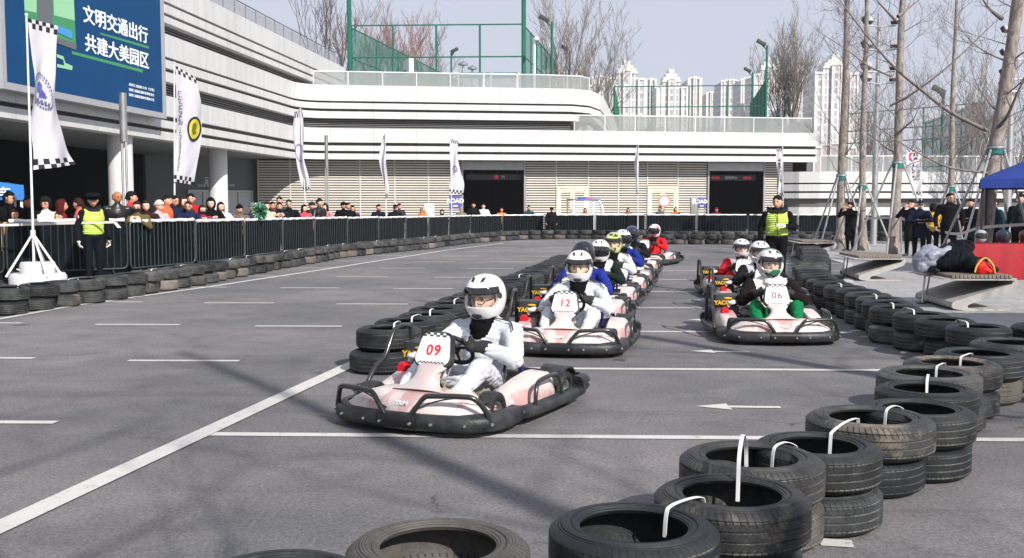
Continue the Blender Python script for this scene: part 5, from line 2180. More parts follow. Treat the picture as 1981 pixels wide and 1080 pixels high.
# --- people on the plaza on the right
PLAZA = [
    (1646, 391, 34.5, 'camera', 0.55, -60, -20, 'short', HAIRB, BLK, 'man in long black coat taking a photo beside the left slim trunk', {}),
    (1764, 387, 31.0, 'camera', 0.5, -40, 0, 'short', HAIRB, C('#0d0f14'), 'person in long black coat with white zip holding up a camera', {}),
    (1780, 388, 30.0, 'folded', 0.62, -10, 0, 'cap', NAVY, C('#10162a'), 'person in navy cap and long navy coat right of the photographer', W_(skin=SKIN2)),
    (1806, 395, 31.0, 'down', 0, 160, 0, 'curly', HAIRB, C('#c9a424'), 'person with big black hair and yellow collar turned away', {}),
    (1838, 373, 29.2, 'down', 0.55, -15, 20, 'short', HAIRB, C('#0b0b0d'), 'tall man with glasses in long black coat behind the bench', W_(glasses=True)),
    (1880, 384, 30.0, 'folded', 0.6, -70, 0, 'short', HAIRB, C('#0c0d10'), 'person in black hidden behind the nearest tree trunk', {}),
    (1925, 384, 28.0, 'down', 0, -80, 0, 'short', HAIRBR, C('#123038'), 'man in dark teal jacket under the navy canopy', {}),
    (1976, 374, 25.8, 'down', 0, -60, 0, 'short', HAIRB, C('#27333a'), 'person in slate jacket cut by the right frame edge', {}),
]
for px, ty, d, pose, coat, yaw, hy, hair, hc, jac, lab, kw in PLAZA:
    p = D(px, ty, d)
    put_person(p.x, d, p.z, pose, coat, R(yaw), hy, hair, hc, jac, BLK, lab, group='people on the plaza', wide=1.2, **kw)

# ================================================================== KART DRIVERS
def hpos(az, el, k=1.0):
    """point on the helmet; az 0 = front (-y)"""
    a, e = R(az), R(el)
    x = math.sin(a) * math.cos(e)
    y = -math.cos(a) * math.cos(e)
    z = math.sin(e)
    q = 2.3
    n = (abs(x) ** q + abs(y) ** q + abs(z) ** q) ** (-1 / q)
    x, y, z = x * n, y * n, z * n
    fx, fy, fz = 0.138, 0.168, 0.158
    if z < 0:
        fz = 0.178
        fx *= 1 - 0.12 * (-z) ** 2
        if y < 0:
            fy *= 1.0 + 0.06 * (-z)
        else:
            fy *= 1 - 0.22 * (-z)
    return V((x * fx, y * fy, z * fz)) * k


def helmet_patch(inside, k, nu=72, nv=44, e0=-58, e1=90):
    vs, ok = [], []
    for i in range(nv + 1):
        e = e0 + (e1 - e0) * i / nv
        for j in range(nu):
            az = -180 + 360 * j / nu
            vs.append(hpos(az, e, k))
            ok.append(inside(az, e))
    fs = []
    for i in range(nv):
        for j in range(nu):
            q = (i * nu + j, i * nu + (j + 1) % nu, (i + 1) * nu + (j + 1) % nu, (i + 1) * nu + j)
            if all(ok[x] for x in q):
                fs.append(q)
    used = sorted({x for f in fs for x in f})
    ix = {x: n for n, x in enumerate(used)}
    mb = MB()
    mb.add([vs[x] for x in used], [tuple(ix[x] for x in f) for f in fs])
    me = mb.mesh('patch', True, 60)
    return me


def port(az, e, w=66, up=24, lo=-17):
    m = (up + lo) / 2
    return (abs(az) / w) ** 3.5 + (abs(e - m) / ((up - lo) / 2)) ** 3.5 < 1


HS = evaluated(helmet_patch(lambda a, e: not port(a, e), 1.0), ('SOLIDIFY', dict(thickness=0.022, offset=-1, use_rim=True, material_offset=1)))
HS.shade_smooth()
HS.set_sharp_from_angle(angle=R(50))
VIS_STRIP = evaluated(helmet_patch(lambda a, e: abs(a) < 77 and 11 < e < 31, 1.018), ('SOLIDIFY', dict(thickness=0.004, offset=1)))
VIS_STRIP.shade_smooth()
VIS_CLEAR = helmet_patch(lambda a, e: abs(a) < 72 and -15 < e < 13, 1.014)
VIS_FULL = evaluated(helmet_patch(lambda a, e: port(a, e, 74, 30, -21), 1.02), ('SOLIDIFY', dict(thickness=0.004, offset=1)))
VIS_FULL.shade_smooth()
HEL_IN = M('helmet_lining', 0.012, 0.9)
VDARK = M('visor_dark', 0.01, 0.06, spec=0.7, coat=0.6)
VCLEAR = M('visor_clear', 0.5, 0.05, spec=0.6, alpha=0.07)
HELW = M('helmet_white', 0.76, 0.16, spec=0.5, coat=0.6)
HELN = M('helmet_navy', '#0d1626', 0.1, spec=0.6, coat=0.8)
HELB = M('helmet_dark_blue', '#16264a', 0.15, spec=0.6, coat=0.8)


def graphic(name, cols, scale):
    t = NT(name)
    p = t.new('TexCoord').outputs['Object']
    nz = t.new('TexNoise', Scale=4.0, Detail=2)
    t.link(p, nz.inputs['Vector'])
    off = t.new('VectorMath', _operation='MULTIPLY_ADD')
    t.link(nz.outputs['Color'], off.inputs[0])
    off.inputs[1].default_value = (0.12, 0.12, 0.12)
    t.link(p, off.inputs[2])
    vo = t.new('TexVoronoi', Scale=scale)
    t.link(off.outputs[0], vo.inputs['Vector'])
    s = t.new('SeparateColor')
    t.link(vo.outputs['Color'], s.inputs[0])
    c = cols[0]
    c = t.mix(t.math('GREATER_THAN', s.outputs[0], 0.5), c, cols[1])
    c = t.mix(t.math('GREATER_THAN', s.outputs[0], 0.8), c, cols[2])
    t.link(c, t.b.inputs['Base Color'])
    t.b.inputs['Roughness'].default_value = 0.18
    t.b.inputs['Coat Weight'].default_value = 0.6
    return t.m


HELYG = graphic('helmet_yellow_green', ((0.56, 0.60, 0.12), (0.72, 0.70, 0.55), (0.05, 0.12, 0.04)), 17)
HELWG = graphic('helmet_white_green', ((0.74, 0.74, 0.74), (0.72, 0.73, 0.72), (0.02, 0.2, 0.1)), 7)
HELART = graphic('helmet_white_line_art', ((0.70, 0.68, 0.66), (0.66, 0.63, 0.60), (0.03, 0.20, 0.10)), 13)
HELWR = graphic('helmet_white_red', ((0.75, 0.74, 0.74), (0.74, 0.72, 0.72), (0.55, 0.10, 0.14)), 9)

HEADC = V((0.05, 0.245, 0.80))


def driver_body():
    """0 chest 1 sleeves 2 trousers 3 neck 4 skin 5 eyes 6 lips 7 stripes"""
    mb = MB()
    X = 0.05
    mb.ell((X, 0.20, 0.22), (0.175, 0.15, 0.13), 2)
    mb.ell((X, 0.22, 0.36), (0.165, 0.125, 0.17), 0)
    mb.ell((X, 0.245, 0.5), (0.195, 0.13, 0.16), 0)
    mb.cap((X - 0.17, 0.255, 0.57), (X + 0.17, 0.255, 0.57), 0.078, 0.078, 0)
    mb.cap((X - 0.1, 0.25, 0.615), (X + 0.1, 0.25, 0.615), 0.06, 0.06, 0)
    mb.cap((X, 0.25, 0.61), (X, 0.225, 0.72), 0.10, 0.098, 3)
    mb.ell((X, 0.165, 0.60), (0.085, 0.06, 0.10), 3, (R(-20), 0, 0))
    for s in (-1, 1):
        sh = V((X + s * 0.215, 0.25, 0.565))
        el = V((X + s * 0.335, 0.03, 0.40))
        wr = V((WH_C.x + s * 0.185, -0.115, 0.50))
        mb.cap(sh, el, 0.082, 0.066, 1)
        mb.cap(el, wr, 0.066, 0.047, 1)
        mb.ell(sh.lerp(el, 0.5) + V((0, 0.01, -0.01)), (0.072, 0.09, 0.075), 1)
        mb.cap(sh + V((-s * .05, 0.0, 0.062)), sh.lerp(el, 0.55) + V((s * .03, 0, 0.055)), 0.016, 0.012, 7, 8)
        hip = V((X + s * 0.1, 0.14, 0.20))
        kn = V((X * .6 + s * 0.225, -0.24, 0.36))
        an = V((s * 0.2, -0.565, 0.185))
        mb.cap(hip, kn, 0.105, 0.076, 2)
        mb.cap(kn, an, 0.076, 0.052, 2)
    # folds in the cloth
    rg_ = random.Random(5)
    me = remesh(mb, 0.0105, 6, 'driver')
    from mathutils import noise as mn
    for v in me.vertices:
        q1 = abs(mn.noise(V((v.co.x * 8 + 2 * v.co.z, v.co.y * 9, v.co.z * 17))))
        q2 = abs(mn.noise(V((v.co.x * 15 + 7, v.co.y * 13 + 6 * v.co.z, v.co.z * 20))))
        d = 0.004 - 0.011 * max(0, 0.22 - q1) / 0.22 - 0.004 * max(0, 0.2 - q2) / 0.2 + mn.noise(v.co * 9) * 0.006
        v.co += v.normal * d
    out = MB()
    out.join(me)
    hm = Matrix.Translation(HEADC + V((0, -0.035, -0.0))) @ Matrix.Rotation(R(4), 4, 'X') @ Matrix.Scale(1.1, 4)
    head_mesh(out, hm, False, 4)
    return out.mesh('driver_body', True, 75), hm


DB, DHM = driver_body()
for _ in range(8):
    DB.materials.append(SKIN)


def driver_glove(s):
    mb = MB()
    a = R(18)
    er = WUX * (s * math.cos(a)) + WUY * math.sin(a)
    tt = WUX * (-s * math.sin(a)) + WUY * math.cos(a)
    rc = WH_C + er * 0.15
    wr = V((WH_C.x + s * 0.185, -0.115, 0.50))
    for k in range(4):
        o = rc + tt * (-0.034 + 0.023 * k)
        pts = []
        for q in range(7):
            th = R(150 - 45 * q)
            pts.append(o + er * (0.030 * math.cos(th) * 1.0) + WN * (0.030 * math.sin(th)))
        L = (6, 7, 7, 6)[k]
        mb.tube(pts[:L], [0.0115] * L, 8)
    mb.ell(rc + er * 0.012 + WN * 0.036, (0.035, 0.045, 0.03), 0)
    mb.cap(rc + er * 0.02 + WN * 0.04, wr, 0.036, 0.046)
    mb.cap(wr, wr + (wr - rc).normalized() * 0.06, 0.05, 0.055)
    mb.cap(rc + WN * 0.035 + tt * 0.03, rc + WN * 0.015 + tt * 0.065 - er * 0.012, 0.014, 0.011)
    me = remesh(mb, 0.0055, 3, 'glove')
    return me


GL = [driver_glove(-1), driver_glove(1)]


def driver_shoe(s):
    mb = MB()
    mb.cap((s * 0.2, -0.56, 0.16), (s * 0.205, -0.60, 0.10), 0.05, 0.045)
    mb.cap((s * 0.205, -0.60, 0.10), (s * 0.215, -0.69, 0.20), 0.044, 0.04)
    mb.cap((s * 0.205, -0.60, 0.085), (s * 0.22, -0.715, 0.205), 0.03, 0.03, 1)
    return remesh(mb, 0.008, 3, 'shoe')


SH = [driver_shoe(-1), driver_shoe(1)]


def driver(k, label, hel, visor, suit, sleeves=None, trousers=None, neck=None, glove=None, shoe=None, glasses=False, scale=1.0, stripes=None, head_yaw=0, badge=None, skin=None):
    kx, ky, kh = KARTS[k][:3]
    root = thing('person', label, 'person', (kx, ky, 0), kh, 'drivers of the go-karts', 1.0)
    root.scale = (1.09, 1.03, scale * 1.05)
    b = put('body', DB, SKIN, root)
    for i, m in enumerate((suit, sleeves or suit, trousers or suit, neck or BLK, skin or SKIN2, EYE, LIP, stripes or sleeves or suit)):
        setmat(b, i, m)
    hl = put('helmet', HS, [HELW, HEL_IN], root)
    hl.matrix_local = Matrix.Translation(HEADC + V((0, 0.0, 0.025))) @ Matrix.Rotation(R(head_yaw), 4, 'Z') @ Matrix.Rotation(R(5), 4, 'X') @ Matrix.Diagonal((1.03, 1.03, 1.08, 1))
    if not HS.materials:
        HS.materials.append(HELW)
    while len(HS.materials) < 2:
        HS.materials.append(HEL_IN)
    setmat(hl, 0, hel)
    setmat(hl, 1, HEL_IN)
    if visor == 'up':
        put('visor_strip', VIS_STRIP, VDARK, hl)
        put('visor', VIS_CLEAR, VCLEAR, hl)
    elif visor == 'dark':
        put('visor', VIS_FULL, VDARK, hl)
    for s in (-1, 1):
        mb = MB()
        q = hpos(s * 24, 52)
        n = q.normalized()
        f = frame(q, V((1, 0, 0)), n.cross(V((1, 0, 0))))
        mb.prism([(-0.012, -0.03), (0.010, -0.016), (0.012, 0.028), (-0.008, 0.016)] if s > 0 else [(0.012, -0.03), (-0.010, -0.016), (-0.012, 0.028), (0.008, 0.016)], -0.006, 0.004, 0, f)
        mb.build('vent', BLACKPL, hl, bevel=0.002)
        mb = MB()
        q = hpos(s * 76, 7)
        mb.cyl(q * 0.98, q * 1.035, 0.024, 0.02, 14)
        mb.build('visor_pivot', BLACKPL, hl)
    mb = MB()
    q = hpos(0, -37)
    mb.ell(q, (0.042, 0.010, 0.020))
    mb.build('chin_vent', BLACKPL, hl)
    for i in (0, 1):
        put('glove', GL[i], glove or GLOVE, root)
        so = put('shoe', SH[i], [shoe or M('shoe_beige', '#b8a888', 0.7, var=0.1), M('shoe_sole', 0.35, 0.7)], root)
        if shoe:
            setmat(so, 0, shoe)
    if suit is SW:
        for q in (-1, 1):
            mb = MB()
            mb.tube(smooth_path([(0.05 + q * 0.105, 0.19, 0.675), (0.05 + q * 0.17, 0.205, 0.662), (0.05 + q * 0.225, 0.20, 0.648), (0.05 + q * 0.275, 0.13, 0.598)], 4), 0.006, 6)
            mb.build('shoulder_piping', BLACKPL, root)
        mb = MB()
        mb.prism(rrect(0.055, 0.022, 0.006), 0, 0.003, 0, frame((-0.045, 0.112, 0.555), (1, 0.15, 0), (0, 0.25, 1)))
        mb.build('chest_patch', M('patch_grey', '#8a8e9a', 0.7), root, smooth=False)
    if glasses:
        g = MB()
        for q in (-1, 1):
            g.tube(smooth_path([(q * 0.031 + 0.027 * math.cos(2 * PI * j / 16), -0.102, 0.006 + 0.019 * math.sin(2 * PI * j / 16)) for j in range(16)] + [(q * 0.058, -0.102, 0.006)], 1), 0.003, 6)
            g.tube([(q * 0.057, -0.102, 0.012), (q * 0.08, -0.01, 0.014)], 0.003, 5)
        g.tube([(-0.006, -0.103, 0.01), (0.006, -0.103, 0.01)], 0.003, 5)
        o = g.build('glasses', GLASSF, root)
        o.matrix_local = DHM
    return root


SW = cloth('#c6c9d0', 0.7)
SBLUE = cloth('#1f2f86', 0.7)
SBLK = cloth('#14181a', 0.7)
SRED = cloth('#b81c26', 0.7)
SGRN = cloth('#0b6a3e', 0.55)
SMAR = cloth('#5a1a28', 0.7)
driver(0, 'driver in white suit, white helmet and glasses in the nearest kart number 09', HELW, 'up', SW, glasses=True, scale=1.0, stripes=SW)
driver(1, 'driver in white suit and white helmet without glasses in kart number 12', HELW, 'up', SW, scale=1.02, stripes=SW)
driver(2, 'driver in glossy dark navy helmet and blue suit behind number 12', HELN, 'dark', SBLUE, scale=1.05)
driver(3, 'driver in white helmet with black visor and black suit', HELW, 'dark', cloth('#c8ccce'), sleeves=cloth('#16221e'), trousers=SBLK, scale=0.99)
driver(4, 'driver in yellow and green patterned helmet and white suit', HELYG, 'up', SW, stripes=SGRN, scale=1.04)
driver(5, 'driver in white and green helmet and blue suit, looking down', HELWG, 'dark', SBLUE, sleeves=SBLUE, stripes=SRED, scale=1.04, head_yaw=25)
driver(6, 'driver in dark blue helmet with black and yellow suit', HELB, 'dark', SBLK, sleeves=SBLK, stripes=cloth('#b4d018'), scale=1.04)
driver(7, 'driver in red suit and white helmet with red markings in the last kart', HELWR, 'dark', SRED, scale=1.0, neck=BLK)
driver(8, 'driver in helmet with line drawing, white chest and green trousers in kart 06', HELART, 'up', cloth('#d8d2ce'), sleeves=cloth('#1a1416'), trousers=SGRN, stripes=cloth('#a81c34'), glove=SMAR, shoe=cloth('#4a4a44'), neck=cloth('#d8d2ce'), scale=1.0, head_yaw=8)
driver(9, 'driver in white helmet and black suit with pale chest in kart 10', HELW, 'up', cloth('#b8bac4'), sleeves=SBLK, trousers=SBLK, glove=SKIN2, scale=0.98)
driver(10, 'driver in white helmet and red suit with white chest in the rearmost right kart', HELW, 'up', cloth('#d6d0d0'), sleeves=SRED, trousers=SRED, glove=SKIN2, scale=0.93)
# ================================================================== FLAGS
def flag_cloth_mat():
    t = NT('flag_cloth')
    uv = t.new('UVMap')
    s = t.new('SeparateXYZ')
    t.link(uv.outputs[0], s.inputs[0])
    u, v = s.outputs[0], s.outputs[1]
    cx = t.math('FLOOR', t.math('MULTIPLY', u, 8))
    cy = t.math('FLOOR', t.math('MULTIPLY', v, 24))
    odd = t.math('GREATER_THAN', t.math('FRACT', t.math('MULTIPLY', t.math('ADD', cx, cy), 0.5)), 0.25)
    band_ = t.math('MAXIMUM', t.math('LESS_THAN', v, 2 / 24), t.math('GREATER_THAN', v, 22 / 24))
    c = t.mix(t.math('MULTIPLY', odd, band_), (0.66, 0.65, 0.70), (0.015, 0.015, 0.017))
    t.link(c, t.b.inputs['Base Color'])
    t.b.inputs['Roughness'].default_value = 0.75
    # thin cloth lets some sun through
    tr = t.new('BsdfTranslucent')
    t.link(c, tr.inputs['Color'])
    mx = t.new('MixShader')
    mx.inputs[0].default_value = 0.25
    out = [n for n in t.n if n.type == 'OUTPUT_MATERIAL'][0]
    t.link(t.b.outputs[0], mx.inputs[1])
    t.link(tr.outputs[0], mx.inputs[2])
    t.link(mx.outputs[0], out.inputs['Surface'])
    return t.m


FLAGM = flag_cloth_mat()
POLEW = M('flag_pole_white', 0.7, 0.35, 0.1)
INK = M('flag_ink', '#5a5f86', 0.7)
INKB = M('flag_black', 0.02, 0.7)
INKY = M('flag_yellow', '#c9b93c', 0.6)
INKR = M('flag_red', '#b01f3a', 0.6)


def flag(pole, left, right, d, label, base=None, amp=0.05, waves=2.2, marks=None, foot='plain', seed=0):
    """pole = (x, y) picture points top and bottom; left / right = outline of the cloth from top to bottom"""
    root = thing('racing_flag', label, 'flag', (0, 0, 0), group='chequered racing flags')
    p0 = D(*pole[0], d)
    p1 = D(pole[1][0], pole[1][1], d)
    gx = p1.x + (p1.x - p0.x) * (p1.z / max(0.5, p0.z - p1.z)) * 0.2
    base_ = V((gx, d, 0))
    mb = MB()
    mb.tube([base_, p1, p0], [0.026, 0.024, 0.016], 8)
    mb.ell(p0, (0.03, 0.03, 0.03))
    mb.build('pole', POLEW, root)
    L = [D(*q, d) for q in left]
    Rr = [D(*q, d) for q in right]
    Ls, Rs = smooth_path(L, 8), smooth_path(Rr, 8)

    def samp(path, t):
        f = t * (len(path) - 1)
        i = min(int(f), len(path) - 2)
        return path[i].lerp(path[i + 1], f - i)

    def S(u, v):                     # v = 1 at the top
        t = 1 - v
        a, b = samp(Ls, t), samp(Rs, t)
        p = a.lerp(b, u)
        w = math.sin(u * PI * waves + t * 5.0 + seed) * amp + math.sin(t * 9 + seed * 2 + u * 2) * amp * 0.8
        w += 0.03 * math.sin(u * 9 + t * 16 + seed)
        p.y += w * min(1, 0.25 + 1.5 * t)
        return p
    nu, nv = 18, 60
    mb = MB()
    uvs = []
    for j in range(nv + 1):
        for i in range(nu + 1):
            mb.v.append(tuple(S(i / nu, 1 - j / nv)))
            uvs.append((i / nu, 1 - j / nv))
    fs = [(j * (nu + 1) + i, j * (nu + 1) + i + 1, (j + 1) * (nu + 1) + i + 1, (j + 1) * (nu + 1) + i) for j in range(nv) for i in range(nu)]
    mb.f = fs
    mb.mi = [0] * len(fs)
    me = mb.mesh('cloth', True, 80)
    ul = me.uv_layers.new(name='UVMap')
    for lp in me.loops:
        ul.data[lp.index].uv = uvs[lp.vertex_index]
    cl = put('cloth', me, FLAGM, root)
    for qi, q in enumerate(marks or []):
        name, polys, m = q
        lift = 0.018 + 0.012 * qi
        mb = MB()
        for poly in polys:
            mb.add([S(u, v) + V((0, -lift, 0)) for u, v in poly], [tuple(range(len(poly)))])
        mb.build(name, m, cl, smooth=False)
    # small ties
    for t in (0.0, 0.5, 1.0):
        a = samp(Ls, t)
    if foot == 'tripod':
        mb = MB()
        top = base_ + V((0, 0, 1.06))
        for a in (R(200), R(320), R(80), R(20)):
            e = base_ + V((0.46 * math.cos(a), 0.42 * math.sin(a), 0.3))
            mb.tube([top, e], 0.022, 6)
            mb.tube([base_ + V((0, 0, 0.35)), base_.lerp(e, 0.62) + V((0, 0, 0.34 * .38 + .12))], 0.012, 5)
        mb.cyl(base_ + V((0, 0, 0.98)), base_ + V((0, 0, 1.12)), 0.045, n=10)
        mb.build('tripod', POLEW, root)
        for dz, r, h in ((0.0, 0.48, 0.34), (0.34, 0.30, 0.20)):
            mb = MB()
            mb.lathe([(0, 0), (r * .97, 0), (r, 0.03), (r, h - .05), (r * .93, h), (0, h)], 28, mat=Matrix.Translation(base_ + V((0.02, 0.1, dz + 0.012))))
            mb.build('water_ballast', M('ballast_white', 0.6, 0.45, var=0.1, vs=4), root)
    else:
        mb = MB()
        mb.lathe([(0, 0), (0.25, 0), (0.25, 0.03), (0.05, 0.06), (0.04, 0.3), (0, 0.3)], 16, mat=Matrix.Translation(base_))
        mb.build('base_plate', POLEW, root)
    return root


def ring_marks(cu, cv, ru, rv, n, inner=0.8, wd=0.02):
    out = []
    for k in range(n):
        a, b = 2 * PI * k / n, 2 * PI * (k + 0.62) / n
        out.append([(cu + ru * math.cos(a), cv + rv * math.sin(a)), (cu + ru * math.cos(b), cv + rv * math.sin(b)), (cu + ru * inner * math.cos(b), cv + rv * inner * math.sin(b)), (cu + ru * inner * math.cos(a), cv + rv * inner * math.sin(a))])
    return out


def disc(cu, cv, ru, rv, n=24, rings=5):
    P = lambda f, k: (cu + ru * f * math.cos(2 * PI * k / n), cv + rv * f * math.sin(2 * PI * k / n))
    return [[P((i + .02) / rings, k), P((i + 1) / rings, k), P((i + 1) / rings, k + 1), P((i + .02) / rings, k + 1)] for i in range(rings) for k in range(n)]


def glyphs(u, v0, v1, n, w, seed):
    """column of small pen-stroke characters"""
    g = random.Random(seed)
    out = []
    h = (v0 - v1) / n
    for k in range(n):
        v = v0 - h * (k + 0.5)
        for _ in range(3):
            if g.random() < 0.5:
                x, y = u + g.uniform(-.4, .4) * w, v + g.uniform(-.3, .3) * h
                out.append([(x - w * .12, y - h * .34), (x + w * .12, y - h * .34), (x + w * .12, y + h * .34), (x - w * .12, y + h * .34)])
            else:
                y = v + g.uniform(-.32, .32) * h
                out.append([(u - w * .5, y - h * .07), (u + w * .5, y - h * .07), (u + w * .5, y + h * .07), (u - w * .5, y + h * .07)])
    return out


flag(((51, 29), (66, 520)), [(53, 35), (55, 70), (60, 105), (66, 150), (65, 200), (62, 250), (63, 290), (66, 329)], [(111, 50), (109, 85), (107, 130), (106, 180), (112, 225), (121, 262), (134, 292), (151, 319)], 18.3,
     'big white racing flag on a tripod with white ballast tanks, nearest on the left', foot='tripod', amp=0.045,
     marks=[('emblem', ring_marks(.45, .53, .42, .105, 34, .86) + ring_marks(.45, .53, .32, .08, 22, .92), INK), ('emblem_mark', [[(.3, .56), (.42, .585), (.52, .57), (.50, .545), (.60, .52), (.42, .505), (.28, .52)], [(.34, .50), (.62, .515), (.58, .50), (.40, .49)]], M('emblem_blue', '#4a4f9a', 0.6)), ('emblem_letters', [[(.22 + .1 * k, .455), (.29 + .1 * k, .458), (.27 + .1 * k, .47), (.29 + .1 * k, .482), (.21 + .1 * k, .478)] for k in range(5)], INK)])
flag(((337, 122), (338, 470)), [(339, 127), (340, 160), (342, 200), (342, 240), (340, 280), (339, 320), (338, 352)], [(378, 150), (385, 178), (389, 205), (391, 240), (389, 280), (382, 325), (374, 358)], 25.6,
     'white racing flag with a round yellow and black emblem, second from the left', amp=0.04, seed=1,
     marks=[('emblem', disc(.70, .46, .30, .105), INKB), ('emblem_face', disc(.70, .46, .235, .083), INKY), ('emblem_mark', [[(.6, .50), (.72, .515), (.80, .48), (.74, .45), (.82, .42), (.66, .41), (.58, .45)]], M('emblem_olive', '#6a6a2a', 0.7)), ('lettering', glyphs(.2, .78, .50, 8, .16, 4), INK), ('lettering', glyphs(.2, .47, .12, 20, .07, 5), INKB)])
flag(((581, 211), (592, 420)), [(570, 217), (567, 245), (568, 275), (573, 305), (579, 335), (582, 352), (588, 371)], [(585, 212), (587, 245), (588, 275), (589, 305), (596, 335), (599, 352), (599, 369)], 36.5,
     'white racing flag seen nearly edge-on, twisted, third from the left', amp=0.10, seed=2, marks=[('emblem', ring_marks(.45, .55, .4, .1, 20, .8), INK)])
flag(((745, 256), (747, 420)), [(742, 262), (737, 280), (734, 300), (736, 320), (741, 345), (744, 365), (744, 384)], [(746, 258), (746, 280), (746, 300), (747, 320), (749, 345), (752, 365), (750, 383)], 42.5,
     'narrow twisted white racing flag before the louvred wall, fourth from the left', amp=0.12, seed=3)
flag(((871, 266), (874, 425)), [(871, 269), (870, 290), (871, 310), (873, 335), (870, 352), (869, 374)], [(887, 273), (885, 290), (886, 310), (892, 335), (898, 355), (896, 377)], 45.5,
     'white racing flag facing the camera beside the dark left gate', amp=0.03, seed=4, marks=[('emblem', ring_marks(.45, .47, .3, .05, 9, .5), INK), ('lettering', [[(.2, .40), (.75, .41), (.75, .43), (.2, .42)]], INK)])
flag(((1234, 278), (1234, 425)), [(1231, 283), (1229, 300), (1228, 320), (1230, 345), (1231, 376)], [(1236, 280), (1236, 300), (1236, 320), (1235, 345), (1235, 377)], 47.0,
     'very narrow white racing flag before the middle of the louvred wall', amp=0.12, seed=5)
flag(((1514, 285), (1515, 425)), [(1501, 287), (1502, 310), (1504, 330), (1506, 355), (1504, 378)], [(1514, 288), (1515, 310), (1515, 330), (1516, 355), (1515, 381)], 46.5,
     'white racing flag right of the right gate, above the yellow-vested marshal', amp=0.05, seed=6, marks=[('lettering', glyphs(.4, .82, .25, 6, .34, 8), INKB)])
flag(((1782, 285), (1783, 425)), [(1755, 288), (1752, 308), (1756, 330), (1761, 352), (1763, 377)], [(1781, 290), (1782, 308), (1783, 330), (1783, 352), (1782, 378)], 44.0,
     'white racing flag with red swirl between the bare trees on the right', amp=0.04, seed=7,
     marks=[('emblem', [[(.2, .86), (.35, .90), (.5, .88), (.34, .85), (.3, .78), (.42, .71), (.6, .72), (.4, .69), (.22, .75)]], INKR), ('emblem_mark', [[(.5, .88), (.62, .91), (.58, .82), (.5, .80)], [(.66, .90), (.74, .88), (.80, .80), (.72, .82)], [(.52, .78), (.68, .80), (.76, .74), (.62, .75), (.5, .73)]], INKB), ('lettering', glyphs(.42, .64, .26, 5, .26, 11), INKB), ('lettering', glyphs(.74, .64, .28, 7, .16, 12), INKB)])

# ================================================================== POLES AND MASTS
def light_column(px, ytop, d, wpx, label):
    p = D(px, ytop, d)
    r = wpx / 2 * d / FPX
    root = thing('light_column', label, 'light column', (p.x, d, 0))
    h = p.z
    mb = MB()
    mb.lathe([(0, h * .70), (r, h * .70), (r, h), (0, h)], 18)
    mb.build('lamp_head', M('brushed_steel', 0.42, 0.35, 0.8, var=0.15, vs=3), root)
    mb = MB()
    for s in (-1, 1):
        mb.cyl((s * r * .55, 0, 0), (s * r * .55, 0, h * .71), r * .38, n=8)
    mb.cyl((0, 0, 0), (0, 0, 0.06), r * 2.2, n=16)
    mb.build('twin_pole', STEEL, root)


light_column(237, 180, 33.0, 14, 'steel light column with thick upper part in front of the left concrete column')
light_column(631, 262, 42.0, 7, 'slim steel light column in front of the louvred wall')


def floodmast(px, ytop, d, tiers, label, s=1.0, wide=0.10):
    p = D(px, ytop, d)
    root = thing('floodlight_mast', label, 'floodlight', (p.x, d, 0))
    mb = MB()
    mb.tube([(0, 0, 0), (0, 0, p.z * .5), (0, 0, p.z)], [wide * 1.25, wide, wide * .6], 10)
    mb.build('mast', STEEL, root)
    for zt, n in tiers:
        z = zat(zt, d)
        mb = MB()
        mb.tube([(-0.55 * s, -0.25, z - .2), (0, -.15, z - .22), (0.55 * s, -0.25, z - .2)], 0.03, 6)
        mb.build('cross_arm', STEEL, root)
        for k in range(n):
            x = (-0.55 + 1.1 * k / max(1, n - 1)) * s
            mb = MB()
            mb.box((0, 0, 0), (0.40 * s, 0.2 * s, 0.26 * s))
            f = mb.build('floodlight', M('lamp_housing', 0.05, 0.5, 0.4), root, bevel=0.03)
            f.location = (x, -0.3, z)
            f.rotation_euler = (R(-30), 0, R(28 if x < 0 else -24))
            mb = MB()
            mb.box((0, -0.11 * s, 0.0), (0.35 * s, 0.02, 0.21 * s))
            mb.build('lens', M('lamp_glass', 0.4, 0.1, spec=0.7), f)


floodmast(1701, 26, 40, [(42, 2), (88, 2), (130, 2), (152, 2)], 'tall four-tier floodlight mast between the slim trunks', 1.0)
floodmast(1962, 40, 34, [(60, 2), (104, 1), (142, 2), (165, 1)], 'floodlight mast at the right frame edge', 0.75)


def sportlamp(px, ytop, d, hx, label, zbase, m=GREENP, s=1.0):
    p = D(px, ytop, d)
    root = thing('sports_lamp', label, 'lamp post', (p.x, d, zbase))
    h = p.z - zbase
    mb = MB()
    mb.tube([(0, 0, 0), (0, 0, h)], [0.11 * s, 0.08 * s], 8)
    mb.tube([(0, 0, h - .35), (hx * .6, -.1, h - .1), (hx, -.2, h + .1)], 0.05 * s, 6)
    mb.build('post', m, root)
    mb = MB()
    mb.box((0, 0, 0), (0.75 * s, 0.3, 0.28 * s), 0, (0, R(28) * (1 if hx > 0 else -1) * -1, 0))
    o = mb.build('lamp_head', M('lamp_housing'), root, bevel=0.03)
    o.location = (hx, -.2, h + .18)


sportlamp(1068, 42, 72, -0.55, 'green sports lamp beside the right tall fence post on the upper roof', 8.1)
sportlamp(1484, 88, 80, -0.5, 'green sports lamp with head turned left above the lower roof', 5.74)
sportlamp(1456, 140, 92, -0.5, 'smaller green sports lamp left of the taller green lamp', 5.74, s=0.9)
sportlamp(1102, 98, 84, -0.4, 'dark lamp post among the bare branches right of the tall fence', 8.1, m=M('lamp_dark', 0.05, 0.6), s=0.9)
sportlamp(1825, 180, 70, -0.4, 'green sports lamp behind the bare trees on the right', 0.0, s=1.2)
sportlamp(873, 102, 95, 0.3, 'green lamp post on the far side of the roof court', 8.1, s=1.0)

